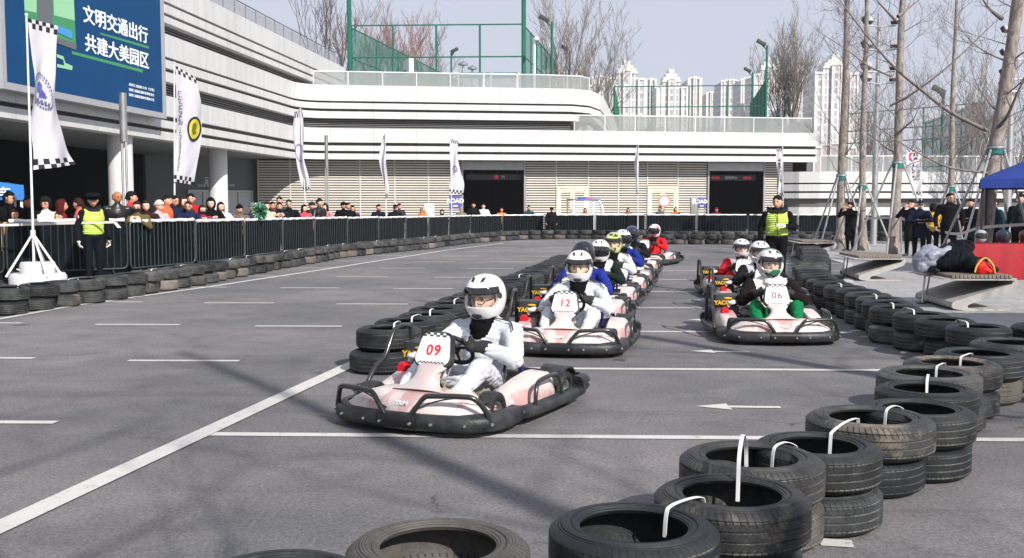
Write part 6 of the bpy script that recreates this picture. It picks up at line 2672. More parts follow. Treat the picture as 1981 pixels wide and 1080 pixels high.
# ================================================================== SPORTS FENCES ON THE ROOFS
NETM = NT('green_net')
_t = NETM
_t.b.inputs['Base Color'].default_value = (0.02, 0.16, 0.12, 1)
_t.b.inputs['Roughness'].default_value = 0.7
_t.b.inputs['Alpha'].default_value = 0.4
NET = NETM.m
WIND = M('green_windscreen', '#0c6a52', 0.75, var=0.12, vs=1.5)


def fence(name, label, path, z0, z1, posts, rails, mat_net=None, tall=(), r=0.05, group=None):
    root = thing(name, label, 'fence', (0, 0, 0), group=group)
    pts = along(path, 1.0)
    P_ = [V((x, y, 0)) for x, y in path]
    for i in range(len(P_) - 1):
        a, b = P_[i], P_[i + 1]
        n = posts[i]
        for k in range(n + 1):
            if i and k == 0:
                continue
            p = a.lerp(b, k / n)
            top = z1
            rr = r
            if (i, k) in tall:
                top, rr = tall[(i, k)], r * 2.2
            mb = MB()
            mb.cyl((p.x, p.y, z0), (p.x, p.y, top), rr, n=7)
            mb.build('post', GREENP, root)
        for z in rails:
            mb = MB()
            mb.tube([a + V((0, 0, z)), b + V((0, 0, z))], r * .7, 5)
            mb.build('rail', GREENP, root)
        if mat_net and mat_net[i]:
            mb = MB()
            bar(mb, [a, b], z0, z1, -0.004, 0.004)
            mb.build('net', mat_net[i], root, smooth=False)


z13, z11 = zat(50, 70), zat(112, 70)
fence('sports_fence', 'tall green sports fence with open rails on the upper roof', [(D(676, 50, 70).x, 70), (D(1013, 50, 70).x, 69.4)], 8.1, z13, [4], (z13, z11), [None], tall={(0, 0): 17.5, (0, 4): 17.8}, r=0.07)
fence('sports_fence', 'receding green netted fence left of the roof court', [(D(676, 50, 70).x + .1, 70.3), (D(868, 148, 97).x, 97), (D(868, 148, 97).x + 3.5, 118)], 8.1, z13 - .05, [5, 3], (z13 - .1, z11), [NET, NET], r=0.06)
fence('sports_fence', 'receding green netted fence right of the roof court', [(D(1013, 50, 70).x + .1, 69.8), (D(1073, 114, 86).x, 86)], 8.1, z13 - .05, [6], (z13 - .1, z11), [NET], r=0.06)
z10, z8 = zat(168, 76), zat(208, 76)
xa, xb = D(1188, 170, 76).x, D(1487, 155, 74).x
fence('sports_fence', 'green open fence of the lower roof court', [(xa, 76), (xb, 75)], 5.74, z10, [4], (z10, z8), [None], r=0.055)
fence('sports_fence', 'green windscreen panel at the left end of the lower roof court', [(xa, 75.7), (D(1212, 200, 88).x, 94)], 5.74, z10, [3], (z10 - .1,), [WIND], r=0.05)
fence('sports_fence', 'green windscreen panel at the right end of the lower roof court', [(xb, 74.7), (D(1452, 200, 92).x, 92)], 5.74, z10 + .4, [4], (z10,), [WIND], r=0.05)
fence('sports_fence', 'far green sports fence behind the bare trees on the right', [(D(1630, 220, 95).x, 95), (D(1905, 215, 84).x, 84)], 0, zat(212, 90), [5], (zat(212, 90), zat(248, 90), zat(272, 90)), [None], r=0.07)
fence('sports_fence', 'green netted fence receding behind the nearest bare tree', [(D(1790, 240, 88).x, 88), (D(1905, 212, 70).x, 70)], 0, zat(215, 78), [6], (zat(220, 78), zat(262, 78)), [NET], r=0.06)
# dugout shelter and basketball hoop on the roof
sh = thing('team_shelter', 'low team shelter with teal roof panels and white lettering on the upper roof', 'shelter', (0, 0, 0))
for i, (a, b) in enumerate(((887, 935), (937, 949), (951, 1002))):
    p, q = D(a, 137, 66), D(b, 152, 66)
    mb = MB()
    n = 6
    rings = []
    for k in range(n + 1):
        f = k / n
        y = 66 - 0.3 + 1.2 * f
        z = q.z + (p.z - q.z) * math.sin(f * PI / 2)
        rings.append([V((p.x, y, z)), V((q.x, y, z)), V((q.x, y, z - .03)), V((p.x, y, z - .03))])
    mb.loft(rings)
    rf = mb.build('roof_panel', M('teal_panel', '#0f5f74', 0.4), sh)
    if i != 1:
        put('lettering', text_mesh('苏州工业园区体育中心', 0.16, 0.004, 0.004, mat=frame(((p.x + q.x) / 2, 65.72, (p.z * .45 + q.z * .55)), (1, 0, 0), (0, 0.3, 1))), WHITE, rf)
for px in (887, 936, 950, 1003):
    p = D(px, 150, 66)
    mb = MB()
    mb.tube([(p.x, 65.7, 8.1), (p.x, 65.7, p.z), (p.x, 66.8, D(px, 138, 66).z)], 0.04, 6)
    mb.build('arch', WHITE, sh)
bh = thing('basketball_hoop', 'basketball hoop with white board and blue stand on the upper roof', 'basketball hoop', (0, 0, 0))
p = D(790, 130, 78)
mb = MB()
mb.box((0, 0, 0), (0.35, 1.8, 1.05))
o = mb.build('backboard', WHITE, bh, smooth=False)
o.location = p
o.rotation_euler = (0, 0, R(20))
mb = MB()
mb.tube([p + V((-2.2, .2, 8.1 - p.z)), p + V((-1.6, .1, -.9)), p + V((-.15, 0, -.3))], 0.09, 6)
mb.build('stand', M('stand_blue', '#1f4f8a', 0.5), bh)
mb = MB()
mb.tube([p + V((.45 + .22 * math.cos(a * PI / 6), -.1 + .22 * math.sin(a * PI / 6), -.35)) for a in range(12)], 0.02, 5, closed=True)
mb.build('hoop', M('hoop_orange', '#d0572c', 0.5), bh)
# white camera pole
cp = thing('camera_pole', 'white pole with surveillance cameras right of the roof court', 'camera pole', (D(1034, 70, 68).x, 68, 8.1))
mb = MB()
mb.cyl((0, 0, 0), (0, 0, zat(74, 68) - 8.1), 0.07, n=8)
mb.build('pole', WHITE, cp)
mb = MB()
mb.box((0.15, -.1, zat(76, 68) - 8.1), (0.3, .5, .18))
mb.build('camera', M('camera_white', 0.6, 0.4), cp, bevel=0.02)
# ventilation hoods on the roof
for px, py in ((896, 122), (914, 130)):
    p = D(px, py, 96)
    vh = thing('roof_vent', 'small %s roof vent behind the team shelter' % ('taller' if px == 896 else 'shorter'), 'vent', (p.x, p.y, 8.1))
    mb = MB()
    mb.cyl((0, 0, 0), (0, 0, p.z - 8.1), 0.12, n=8)
    mb.build('pipe', STEEL, vh)
    mb = MB()
    mb.lathe([(0, .2), (.45, -.05), (.45, -.2), (0, -.2)], 10, mat=Matrix.Translation((0, 0, p.z - 8.1)))
    mb.build('hood', GREYMETAL, vh)

# ================================================================== FAR TOWER BLOCKS
def tower_mat(name, wall, glass, bw=2.3, rh=3.0, ms=0.62):
    t = NT(name)
    tc = t.new('TexCoord')
    s = t.new('SeparateXYZ')
    t.link(tc.outputs['Object'], s.inputs[0])
    cb = t.new('CombineXYZ')
    t.link(t.math('ADD', s.outputs[0], s.outputs[1]), cb.inputs[0])
    t.link(s.outputs[2], cb.inputs[1])
    br = t.new('TexBrick', Scale=1.0, _offset=0.0)
    br.inputs['Color1'].default_value = (*glass, 1)
    br.inputs['Color2'].default_value = (*[min(1, g * 1.7) for g in glass], 1)
    br.inputs['Mortar'].default_value = (*wall, 1)
    br.inputs['Mortar Size'].default_value = ms
    br.inputs['Mortar Smooth'].default_value = 0.0
    br.inputs['Brick Width'].default_value = bw
    br.inputs['Row Height'].default_value = rh
    t.link(cb.outputs[0], br.inputs['Vector'])
    t.link(br.outputs['Color'], t.b.inputs['Base Color'])
    t.b.inputs['Roughness'].default_value = 0.6
    return t.m


TW_W = tower_mat('tower_white', (0.60, 0.585, 0.56), (0.25, 0.26, 0.29), 2.1, 3.0, 0.42)
TW_M = tower_mat('tower_mauve', (0.38, 0.315, 0.325), (0.24, 0.24, 0.28), 2.0, 3.0, 0.5)
TW_G = tower_mat('tower_bays', (0.57, 0.555, 0.535), (0.23, 0.25, 0.29), 1.6, 3.0, 0.36)
TW_TRIM = M('tower_trim', (0.66, 0.64, 0.61), 0.7)


def tower(x0, x1, ytop, d, label, crown=True, mauve=0.45):
    a, b = D(x0, 300, d).x, D(x1, 300, d).x
    w = b - a
    h = zat(ytop, d)
    root = thing('apartment_tower', label, 'tower block', ((a + b) / 2, d, 0), group='far apartment towers')
    hw = w / 2
    dep = 16
    hb = h - (6.0 if crown else 1.2)
    st = 3.4 if crown else 0.6
    secs = [(-hw, -hw * .6, -0.7, hb - st, TW_W), (-hw * .595, -hw * .24, 0.0, hb - st * .3, TW_G), (-hw * .235, hw * .235, -0.9, hb, TW_W), (hw * .24, hw * .595, 0, hb - st * .3, TW_G), (hw * .6, hw, -0.7, hb - st * 1.1, TW_W)]
    for (p, q, y, hh, m) in secs:
        hm_ = hh * mauve
        mb = MB()
        mb.bb(p, q, y, dep, 0, hm_, 1)
        mb.bb(p - .0, q + .0, y - .0, dep, hm_, hh, 0)
        mb.build('wing', [m, TW_M], root, smooth=False)
        mb = MB()
        if m is TW_W:
            for x in (p + .3, q - .3):
                mb.bb(x - .28, x + .28, y - .35, y - .004, 6, hh)
        mb.bb(p, q, y - .4, y - .006, hh - .004, hh + .9)
        mb.bb(p, q, y - .45, y - .008, hm_ - .3, hm_ + .4)
        mb.build('white_trim', TW_TRIM, root, smooth=False)
    if crown:
        mb = MB()
        mb.bb(-hw * .52, hw * .52, 0.3, 10, hb - 1.4, hb + 1.2)
        mb.bb(-hw * .36, hw * .36, 0.6, 9, hb + 1.2, hb + 2.6)
        mb.bb(-hw * .17, hw * .17, 0.9, 8, hb + 2.6, hb + 4.6)
        mb.build('crown', TW_TRIM, root, smooth=False)


TOWERS = [
    (1096, 1146, 122, 430, 'apartment tower just left of the curved white roof end, behind bare branches', True),
    (1143, 1180, 145, 470, 'narrow apartment tower without crown left of the tallest crowned tower', False),
    (1178, 1246, 110, 440, 'tall white apartment tower with stepped crown, left of centre of the skyline', True),
    (1246, 1269, 150, 490, 'slim flat-topped apartment tower between the two crowned towers', False),
    (1268, 1328, 127, 450, 'white apartment tower with stepped crown in the middle of the skyline', True),
    (1328, 1356, 147, 465, 'flat-topped apartment tower right of the middle crowned tower', False),
    (1364, 1384, 176, 620, 'lowest and farthest apartment tower seen in the skyline gap', False),
    (1392, 1432, 152, 520, 'apartment tower with flat top right of the skyline gap', False),
    (1430, 1464, 148, 480, 'apartment tower behind the smaller green lamp', False),
    (1455, 1518, 104, 450, 'apartment tower with pointed crown behind the taller green lamp', True),
    (1520, 1568, 112, 470, 'apartment tower hidden behind the dense leafless tree', True),
    (1052, 1098, 135, 480, 'apartment tower behind the big leafless tree above the curved roof end', False),
    (1572, 1656, 98, 420, 'broad apartment tower behind the first slim trunk on the right', True),
]
for t_ in TOWERS:
    tower(*t_)
# ================================================================== TREES
BARK = NT('pale_bark')
_t = BARK
_p = _t.new('TexCoord').outputs['Object']
_mp = _t.new('Mapping')
_t.link(_p, _mp.inputs['Vector'])
_mp.inputs['Scale'].default_value = (6, 6, 1.8)
_n = _t.noise(_mp.outputs[0], 2.2, 7, 0.7)
_n3 = _t.noise(_p, 1.6, 4, 0.6)
_c = _t.mix(_t.ramp(_n, 0.32, 0.66), (0.10, 0.08, 0.07), (0.36, 0.315, 0.28))
_c = _t.mix(_t.math('MULTIPLY', _t.ramp(_n3, 0.55, 0.68), 0.6), _c, (0.13, 0.115, 0.105))
_t.link(_c, _t.b.inputs['Base Color'])
_t.b.inputs['Roughness'].default_value = 0.85
_t.bump(_n, 0.7, 0.03)
BARKM = BARK.m
TWIG = M('twig_grey', (0.17, 0.145, 0.135), 0.8, var=0.25, vs=3)
TWIGD = M('twig_dark', (0.085, 0.07, 0.07), 0.8, var=0.25, vs=3)
TWIGR = M('twig_reddish', (0.20, 0.10, 0.085), 0.8, var=0.3, vs=3)


def branch(mb, p, d, L, r, lvl, g, up=0.25, wob=0.16, n=5, spread=0.75, kids=(5, 4, 3), sides=(6, 5, 4, 3), rmin=0.004):
    pts, rs = [V(p)], [r]
    dd = V(d).normalized()
    for k in range(n):
        dd = (dd + V((g.gauss(0, wob), g.gauss(0, wob), g.gauss(0, wob) + up * 0.3))).normalized()
        pts.append(pts[-1] + dd * (L / n))
        rs.append(max(rmin, r * (1 - 0.85 * (k + 1) / n)))
    mb.tube(pts, rs, sides[min(lvl, len(sides) - 1)], caps=False)
    if lvl < len(kids):
        for c in range(kids[lvl]):
            f = 0.22 + 0.74 * (c + g.random() * 0.8) / kids[lvl]
            i = min(int(f * n), n - 1)
            q = pts[i].lerp(pts[i + 1], f * n - i)
            t = (pts[i + 1] - pts[i]).normalized()
            s = t.orthogonal().normalized()
            s.rotate(Matrix.Rotation(g.uniform(0, 2 * PI), 3, t))
            nd = (t * (1 - spread * .45) + s * spread + V((0, 0, up * 0.5))).normalized()
            branch(mb, q, nd, L * g.uniform(0.32, 0.58), max(rmin, rs[i] * g.uniform(.42, .6)), lvl + 1, g, up, wob, max(3, n - 1), spread, kids, sides, rmin)


def plane_tree(base, h, r, label, seed, lean=(0, 0), first=2.7, limbs=20, limb_len=2.8, extra=(), collar=None, group='bare plaza trees', top_r=0.45, fat=1.0, kids=(7, 4)):
    g = random.Random(seed)
    root = thing('bare_tree', label, 'tree', base, group=group)
    n = 18
    mb = MB()
    pts, rs = [], []
    for k in range(n + 1):
        f = k / n
        pts.append(V((lean[0] * f * h + 0.03 * math.sin(f * 9 + seed), lean[1] * f * h + 0.03 * math.cos(f * 7 + seed), f * h - 0.05)))
        rs.append(r * (1.0 - (1 - top_r) * f + (0.35 * math.exp(-f * 26))) * (1 + 0.04 * math.sin(k * 2.1 + seed)))
    mb.tube(pts, rs, 16)
    mb.build('trunk', BARKM, root, angle=80)
    mb = MB()
    for c in range(limbs):
        f = (first / h) + (1 - first / h) * (c + g.random() * .6) / limbs
        if f > 0.98:
            continue
        i = min(int(f * n), n - 1)
        q = pts[i]
        a = c * 2.399 + g.uniform(-.5, .5)
        u = g.uniform(0.35, 0.95)
        d = V((math.cos(a), math.sin(a), u))
        branch(mb, q, d, limb_len * (1.12 - 0.62 * f) * g.uniform(.6, 1.15), rs[i] * g.uniform(.09, .18) * fat, 0, g, up=0.35, wob=0.15, kids=kids, spread=0.7, sides=(6, 4, 3), rmin=0.0035)
    inv = V(base)
    for pp, r0 in extra:
        pl_ = smooth_path([V(q) - inv for q in pp], 4)
        m = len(pl_)
        mb.tube(pl_, [r0 * (1 - 0.8 * k / (m - 1)) for k in range(m)], 7, caps=False)
        for k in range(3, m - 1, 2):
            t = (pl_[k] - pl_[k - 1]).normalized()
            s = t.orthogonal().normalized()
            s.rotate(Matrix.Rotation(g.uniform(0, 6.28), 3, t))
            branch(mb, pl_[k], (t + s * .8 + V((0, 0, .3))), g.uniform(.5, 1.3), r0 * .22 * (1 - k / m) + .005, 1, g, up=0.3, kids=(3, 3), rmin=0.0035)
    mb.build('crown', TWIG, root, angle=80)
    if collar:
        z = collar
        i = min(int(z / h * n), n - 1)
        c = pts[i].lerp(pts[i + 1], z / h * n - i)
        mb = MB()
        mb.lathe([(rs[i] + .002, -.11), (rs[i] + .02, -.11), (rs[i] + .02, .11), (rs[i] + .002, .11)], 18, mat=Matrix.Translation(c), closed=True)
        mb.build('trunk_wrap', M('teal_wrap', '#0f6f6a', 0.7), root)
        sup = thing('tree_support', 'four grey steel props holding the ' + ' '.join(label.split()[:10]), 'tree support', base, group='props of the plaza trees')
        for k in range(4):
            a = R(38 + 90 * k + 11 * (seed % 3))
            top = c + V((math.cos(a), math.sin(a), 0)) * (rs[i] + .035)
            ft = V((c.x * .5, c.y * .5, 0.015)) + V((math.cos(a), math.sin(a), 0)) * (0.42 * z + .1)
            mb = MB()
            mb.tube([top, ft], 0.03, 8)
            mb.cyl(ft - V((0, 0, .012)), ft + V((0, 0, .012)), 0.07, n=8)
            mb.build('prop', STEEL, sup)
        mb = MB()
        mb.lathe([(rs[i] + .022, -.03), (rs[i] + .045, -.03), (rs[i] + .045, .03), (rs[i] + .022, .03)], 18, mat=Matrix.Translation(c + V((0, 0, .06))), closed=True)
        mb.build('clamp', STEEL, sup)
    return root


def gxy(px, py):
    p = G(px, py)
    return (p.x, p.y, 0)


tA = gxy(1625, 482)
plane_tree(tA, 11.5, 0.155, 'slim bare tree nearest the right gate', 3, lean=(0.006, 0), first=2.4, collar=2.55)
tB = gxy(1666, 486)
plane_tree(tB, 10.5, 0.125, 'thinnest bare tree right behind the slim one', 8, first=2.6, collar=2.2, lean=(-0.004, 0), top_r=.35)
tC = gxy(1729, 492)
ex = [([D(1722, 205, 32), D(1770, 178, 31.5), D(1835, 128, 31), D(1905, 62, 31), D(1950, 20, 31)], 0.038), ([D(1724, 148, 32), D(1680, 128, 32.4), D(1640, 98, 32.8), D(1578, 58, 33)], 0.034), ([D(1731, 38, 32), D(1712, 18, 31), D(1690, -6, 31)], 0.05), ([D(1737, 32, 32), D(1760, 14, 32.5), D(1785, -6, 33)], 0.055), ([D(1732, 262, 32), D(1758, 240, 31.4), D(1770, 226, 31.2), D(1784, 190, 31)], 0.035)]
plane_tree(tC, 9.5, 0.165, 'bare tree with teal wrap in the middle of the right group', 5, lean=(0.008, 0), first=3.0, collar=2.85, extra=ex, limbs=16)
tD = (D(1838, 380, 38).x, 38, 0)
plane_tree(tD, 9.5, 0.13, 'slim bare tree behind the tall man with glasses', 12, first=2.5, collar=2.2, top_r=.35)
tE = gxy(1893, 518)
ex = [([D(1908, 252, 25.6), D(1885, 241, 25.2), D(1835, 215, 24.8), D(1790, 180, 24.5), D(1735, 135, 24.2), D(1690, 85, 24), D(1645, 28, 24), D(1622, -4, 24)], 0.055), ([D(1930, 248, 25.5), D(1950, 222, 25), D(1972, 172, 24.6), D(1992, 140, 24.4)], 0.055), ([D(1938, 36, 25.6), D(1915, 18, 25.2), D(1898, -6, 25)], 0.06), ([D(1901, 268, 25.6), D(1895, 295, 25.2), D(1903, 315, 25)], 0.03), ([D(1912, 335, 25.5), D(1840, 325, 25), D(1790, 303, 24.6), D(1740, 275, 24.4), D(1690, 240, 24.2)], 0.035)]
plane_tree(tE, 7.6, 0.205, 'thick leaning bare tree in front, near the right frame edge', 21, lean=(0.105, -0.02), first=3.6, collar=2.95, extra=ex, limbs=12, limb_len=2.4, top_r=.62)
# plaza trees just outside the frame: they throw the branch shadows seen on the tarmac
for i, (x, y, s, ln) in enumerate(((5.9, -3.2, 31, 0.0), (2.5, -3.0, 37, 0.02), (7.9, 2.8, 45, 0.0), (10.5, 8.2, 49, 0.0), (-1.4, -3.6, 57, 0.0))):
    plane_tree((x, y, 0), 12.5, 0.19, 'bare plaza tree standing outside the picture whose shadow falls on the tarmac', s, lean=(ln, 0), first=2.8, limbs=20, limb_len=3.6, fat=1.3, kids=(6, 3), top_r=.3)


def bushy_tree(base, h, r, label, seed, m=TWIGD, spread=0.42, limbs=7, kids=(6, 5, 4), up=0.5, wid=1.0):
    g = random.Random(seed)
    root = thing('leafless_tree', label, 'tree', base, group='leafless trees on the roof terraces')
    mb = MB()
    mb.tube([(0, 0, -.1), (0.03, 0, h * .12), (0, 0.02, h * .24)], [r, r * .85, r * .75], 8)
    mb.build('trunk', m, root, angle=80)
    mb = MB()
    for c in range(limbs):
        a = 2 * PI * c / limbs + g.uniform(-.3, .3)
        d = V((math.cos(a) * spread * wid, math.sin(a) * spread, 1))
        branch(mb, (0, 0, h * g.uniform(.14, .26)), d, h * g.uniform(.55, .8), r * g.uniform(.4, .6), 0, g, up=up, wob=.1, kids=kids, spread=.5, sides=(5, 4, 3, 3), rmin=0.012)
    mb.build('crown', m, root, angle=80)


def rb(px, ybase_z, d):
    return (D(px, 393, d).x, d, ybase_z)


bushy_tree(rb(632, 8.1, 78), zat(-30, 78) - 8.1, 0.16, 'leafless tree rising behind the railing of the left wing', 1, limbs=5, kids=(4, 4, 3), spread=.35)
bushy_tree(rb(664, 8.1, 76), zat(20, 76) - 8.1, 0.14, 'leafless tree next to the left tall fence post', 2, limbs=4, kids=(4, 4, 3), spread=.3)
bushy_tree(rb(705, 8.1, 105), zat(48, 105) - 8.1, 0.16, 'leafless tree behind the receding net on the left', 4, m=TWIG, spread=.55)
bushy_tree(rb(752, 8.1, 100), zat(52, 100) - 8.1, 0.16, 'leafless tree with reddish twigs inside the fence frame', 6, m=TWIGR, spread=.6, limbs=8)
bushy_tree(rb(782, 8.1, 104), zat(48, 104) - 8.1, 0.13, 'narrow reddish leafless tree above the basketball hoop', 7, m=TWIGR, spread=.25, limbs=4)
bushy_tree(rb(818, 8.1, 110), zat(85, 110) - 8.1, 0.16, 'leafless tree right of the basketball hoop', 9, m=TWIG, spread=.6)
bushy_tree(rb(1090, 5.8, 80), zat(6, 80) - 5.8, 0.2, 'big leafless tree above the curved roof end', 10, spread=.5, limbs=6, kids=(5, 4, 4), m=TWIG)
bushy_tree(rb(1128, 5.8, 84), zat(70, 84) - 5.8, 0.16, 'leafless tree leaning over the curved roof end', 11, spread=.6, m=TWIG)
bushy_tree(rb(1160, 5.8, 90), zat(120, 90) - 5.8, 0.14, 'small leafless tree at the foot of the curved roof end', 13, spread=.6, m=TWIG)
bushy_tree(rb(1530, 5.8, 84), zat(84, 84) - 5.8, 0.16, 'dense upright leafless tree right of the taller green lamp', 14, spread=.3, limbs=12, kids=(7, 5, 3), m=TWIG)
bushy_tree(rb(1508, 5.8, 86), zat(110, 86) - 5.8, 0.13, 'smaller upright leafless tree beside the dense one', 15, spread=.28, limbs=8, kids=(6, 4, 3), m=TWIG)
for px, s, d, yt in ((1860, 17, 66, 190), (1950, 18, 60, 170), (1700, 22, 70, 235)):
    bushy_tree((D(px, 393, d).x, d, 0), zat(yt, d), 0.15, 'leafless tree in the far right background, %s' % {17: 'left of the leaning trunk', 18: 'right of the leaning trunk', 22: 'behind the middle trunk'}[s], s, spread=.5, m=TWIG)
# low hedge clumps on the terrace behind the glass
for i, (px, d, zb, w) in enumerate(((780, 64, 8.1, 2.4), (905, 64, 8.1, 2.2), (1250, 66, 5.8, 2.8), (1380, 66, 5.8, 2.5), (1520, 66, 5.8, 2.2))):
    g = random.Random(i + 50)
    root = thing('low_shrub', 'low dry shrub behind the glass balustrade, %s from the left' % ordinal(i), 'shrub', (D(px, 300, d).x, d, zb), group='low shrubs behind the balustrades')
    mb = MB()
    for k in range(900):
        a, rr = g.uniform(0, 2 * PI), math.sqrt(g.random())
        c = V((math.cos(a) * rr * w / 1.2, math.sin(a) * rr * .7, (0.1 + 0.55 * g.random()) * (1 - .5 * rr * rr)))
        d_ = V((g.gauss(0, 1), g.gauss(0, 1), g.gauss(0.6, 1))).normalized()
        t = d_.orthogonal().normalized() * .03
        mb.add([c - t, c + t, c + d_ * .12], [(0, 1, 2)])
    mb.build('foliage', M('dry_leaf', (0.12, 0.12, 0.07), 0.8, var=0.4, vs=6), root, smooth=False)

# ================================================================== BENCHES
WOOD = M('bench_wood', '#7f756c', 0.75, var=0.25, vs=7, bump=0.3, bs=40)
CAST = M('bench_concrete', '#a09d9a', 0.65, var=0.12, vs=4)


def bench(x, y, rz, label, s=1.0):
    root = thing('bench', label, 'bench', (x, y, 0.014), rz, 'sculpted benches on the plaza', s)
    root.scale = (.62 * s, .92 * s, .88 * s)
    # folded concrete ribbon: foot on the ground, long slope up to the right, rounded end, flat under the seat
    dep = 1.75
    outl = [(0.25, 0.0), (0.0, 0.03), (-0.06, 0.07), (-0.045, 0.12), (0.05, 0.165), (0.9, 0.36), (1.3, 0.445), (1.335, 0.485), (1.30, 0.51), (-0.1, 0.51), (-0.1, 0.545), (1.33, 0.545), (1.42, 0.525), (1.465, 0.475), (1.43, 0.41), (1.32, 0.345), (0.42, 0.125), (0.32, 0.075), (0.33, 0.045), (0.42, 0.035), (1.3, 0.03), (1.3, 0.0)]
    outl = [(p.x, p.z) for p in smooth_path([(a, 0, b) for a, b in outl], 3)]
    mb = MB()
    m = Matrix.Rotation(R(90), 4, 'X')
    mb.prism(outl, -dep, 0, 0, m)
    mb.build('concrete_body', CAST, root, angle=35)
    n = 15
    for k in range(n):
        mb = MB()
        w = 1.42 / n
        x0 = -0.1 + w * k
        mb.bb(x0 + .008, x0 + w - .008, -0.02, dep + .02, 0.549, 0.60)
        mb.build('slat', WOOD, root, bevel=0.004, seg=1)
    for yy in (1.2,):
        mb = MB()
        mb.tube([(-0.1, yy, 0.51), (-0.22, yy - .12, 0.03), (-0.02, yy + .12, 0.03), (0.02, yy, 0.51)], 0.022, 6)
        mb.tube([(-0.35, yy - .12, 0.03), (0.1, yy + .1, 0.03)], 0.03, 6)
        mb.build('steel_leg', STEEL, root)
    return root


b1 = G(1846, 603)
bench(b1.x, b1.y, R(-3), 'nearest sculpted bench with wooden slats, coats piled on it')
b2 = G(1668, 546)
bench(b2.x, b2.y + .1, R(-4), 'second sculpted bench, empty, left of the tree with teal wrap', 0.98)
b3 = G(1548, 503)
bench(b3.x + .1, b3.y, R(-4), 'farthest sculpted bench half hidden by the marshal', 1.0)


def garment(name, label, cat, c, prims, m, amp=0.02, quilt=0.0, part='shell'):
    """soft crumpled garment: lying body, sleeves and folds in one skin"""
    from mathutils import noise as mn
    mb = MB()
    for p in prims:
        if len(p) == 4:
            mb.cap(p[0], p[1], p[2], p[3])
        else:
            mb.ell(p[0], p[1], 0, p[2])
    me = remesh(mb, 0.016, 3, name)
    for v in me.vertices:
        n_ = mn.noise(v.co * 7) * amp + (0.5 - abs(mn.noise(V((v.co.x * 13 + 3, v.co.y * 13, v.co.z * 8)))) * 3) * amp * .7
        if quilt:
            n_ += abs(math.sin(v.co.z * quilt + 1.5 * mn.noise(v.co * 3))) * .009
        v.co += v.normal * n_
        v.co.z = max(0.002, v.co.z)
    root = thing(name, label, cat, c)
    put(part, me, m, root)
    return root


bx, by, bz = b1.x - .12, b1.y + .0, 0.545
j1 = garment('puffer_jacket', 'silvery white quilted jacket draped over the left end of the nearest bench', 'jacket', (bx - .02, by + .75, bz), [((0, 0, .16), (.21, .26, .20), (0, .25, .2)), ((.12, .05, .30), (.20, .2, .12), (0, .35, 0)), ((.0, -.2, .26), (.34, -.12, .36), .07, .06), ((-.12, -.16, .08), (-.2, -.1, -.12), .08, .05)], M('silver_nylon', '#8d90a0', 0.45, 0.1, var=0.12), .010, 40)
j1.scale = (.9, .9, .95)
j2 = garment('dark_coat', 'black coat in the middle of the pile on the nearest bench', 'coat', (bx + .42, by + .8, bz), [((0, 0, .17), (.34, .36, .20), (0, .1, 0)), ((.1, .05, .31), (.24, .24, .13), (0, -.3, .4)), ((-.3, -.25, .12), (.1, -.3, .2), .08, .07), ((-.42, -.2, .05), (-.38, -.26, -.18), .07, .03)], M('coat_black', (0.004, 0.0055, 0.010), 0.75, var=0.5, vs=8, spec=.1), .022)
j2.scale = (1.0, 1.0, 1.08)
j3 = garment('winter_coat', 'dark green and black coat at the right end of the pile', 'coat', (bx + .62, by + .5, bz), [((0, 0, .12), (.26, .28, .15), (0, .25, 0)), ((.1, -.05, .1), (.42, -.02, .05), .09, .05), ((-.15, -.15, .2), (.1, -.2, .22), .06, .06)], M('coat_green', (0.004, 0.009, 0.008), 0.75, var=0.4, vs=8, spec=.1), .022)
j3.scale = (.8, .9, .9)
j4 = garment('red_lining', 'bright red coat lining with yellow edge on the front of the pile', 'garment', (bx + .60, by + .16, bz), [((0, 0, .07), (.15, .05, .10), (.25, 0, .1)), ((-.03, .02, .15), (.08, .04, .09), (.3, .3, 0)), ((.12, -.01, .04), (.07, .05, .05), (0, 0, 0))], M('lining_red', '#c81408', 0.6, var=0.1), .012)
mb = MB()
mb.tube(smooth_path([(-.15, -.06, .03), (-.12, -.07, .14), (0.0, -.055, .245), (.11, -.07, .14), (.15, -.06, .02)], 4), 0.012, 6)
mb.build('piping', M('piping_yellow', '#d9b85a', 0.6), j4)

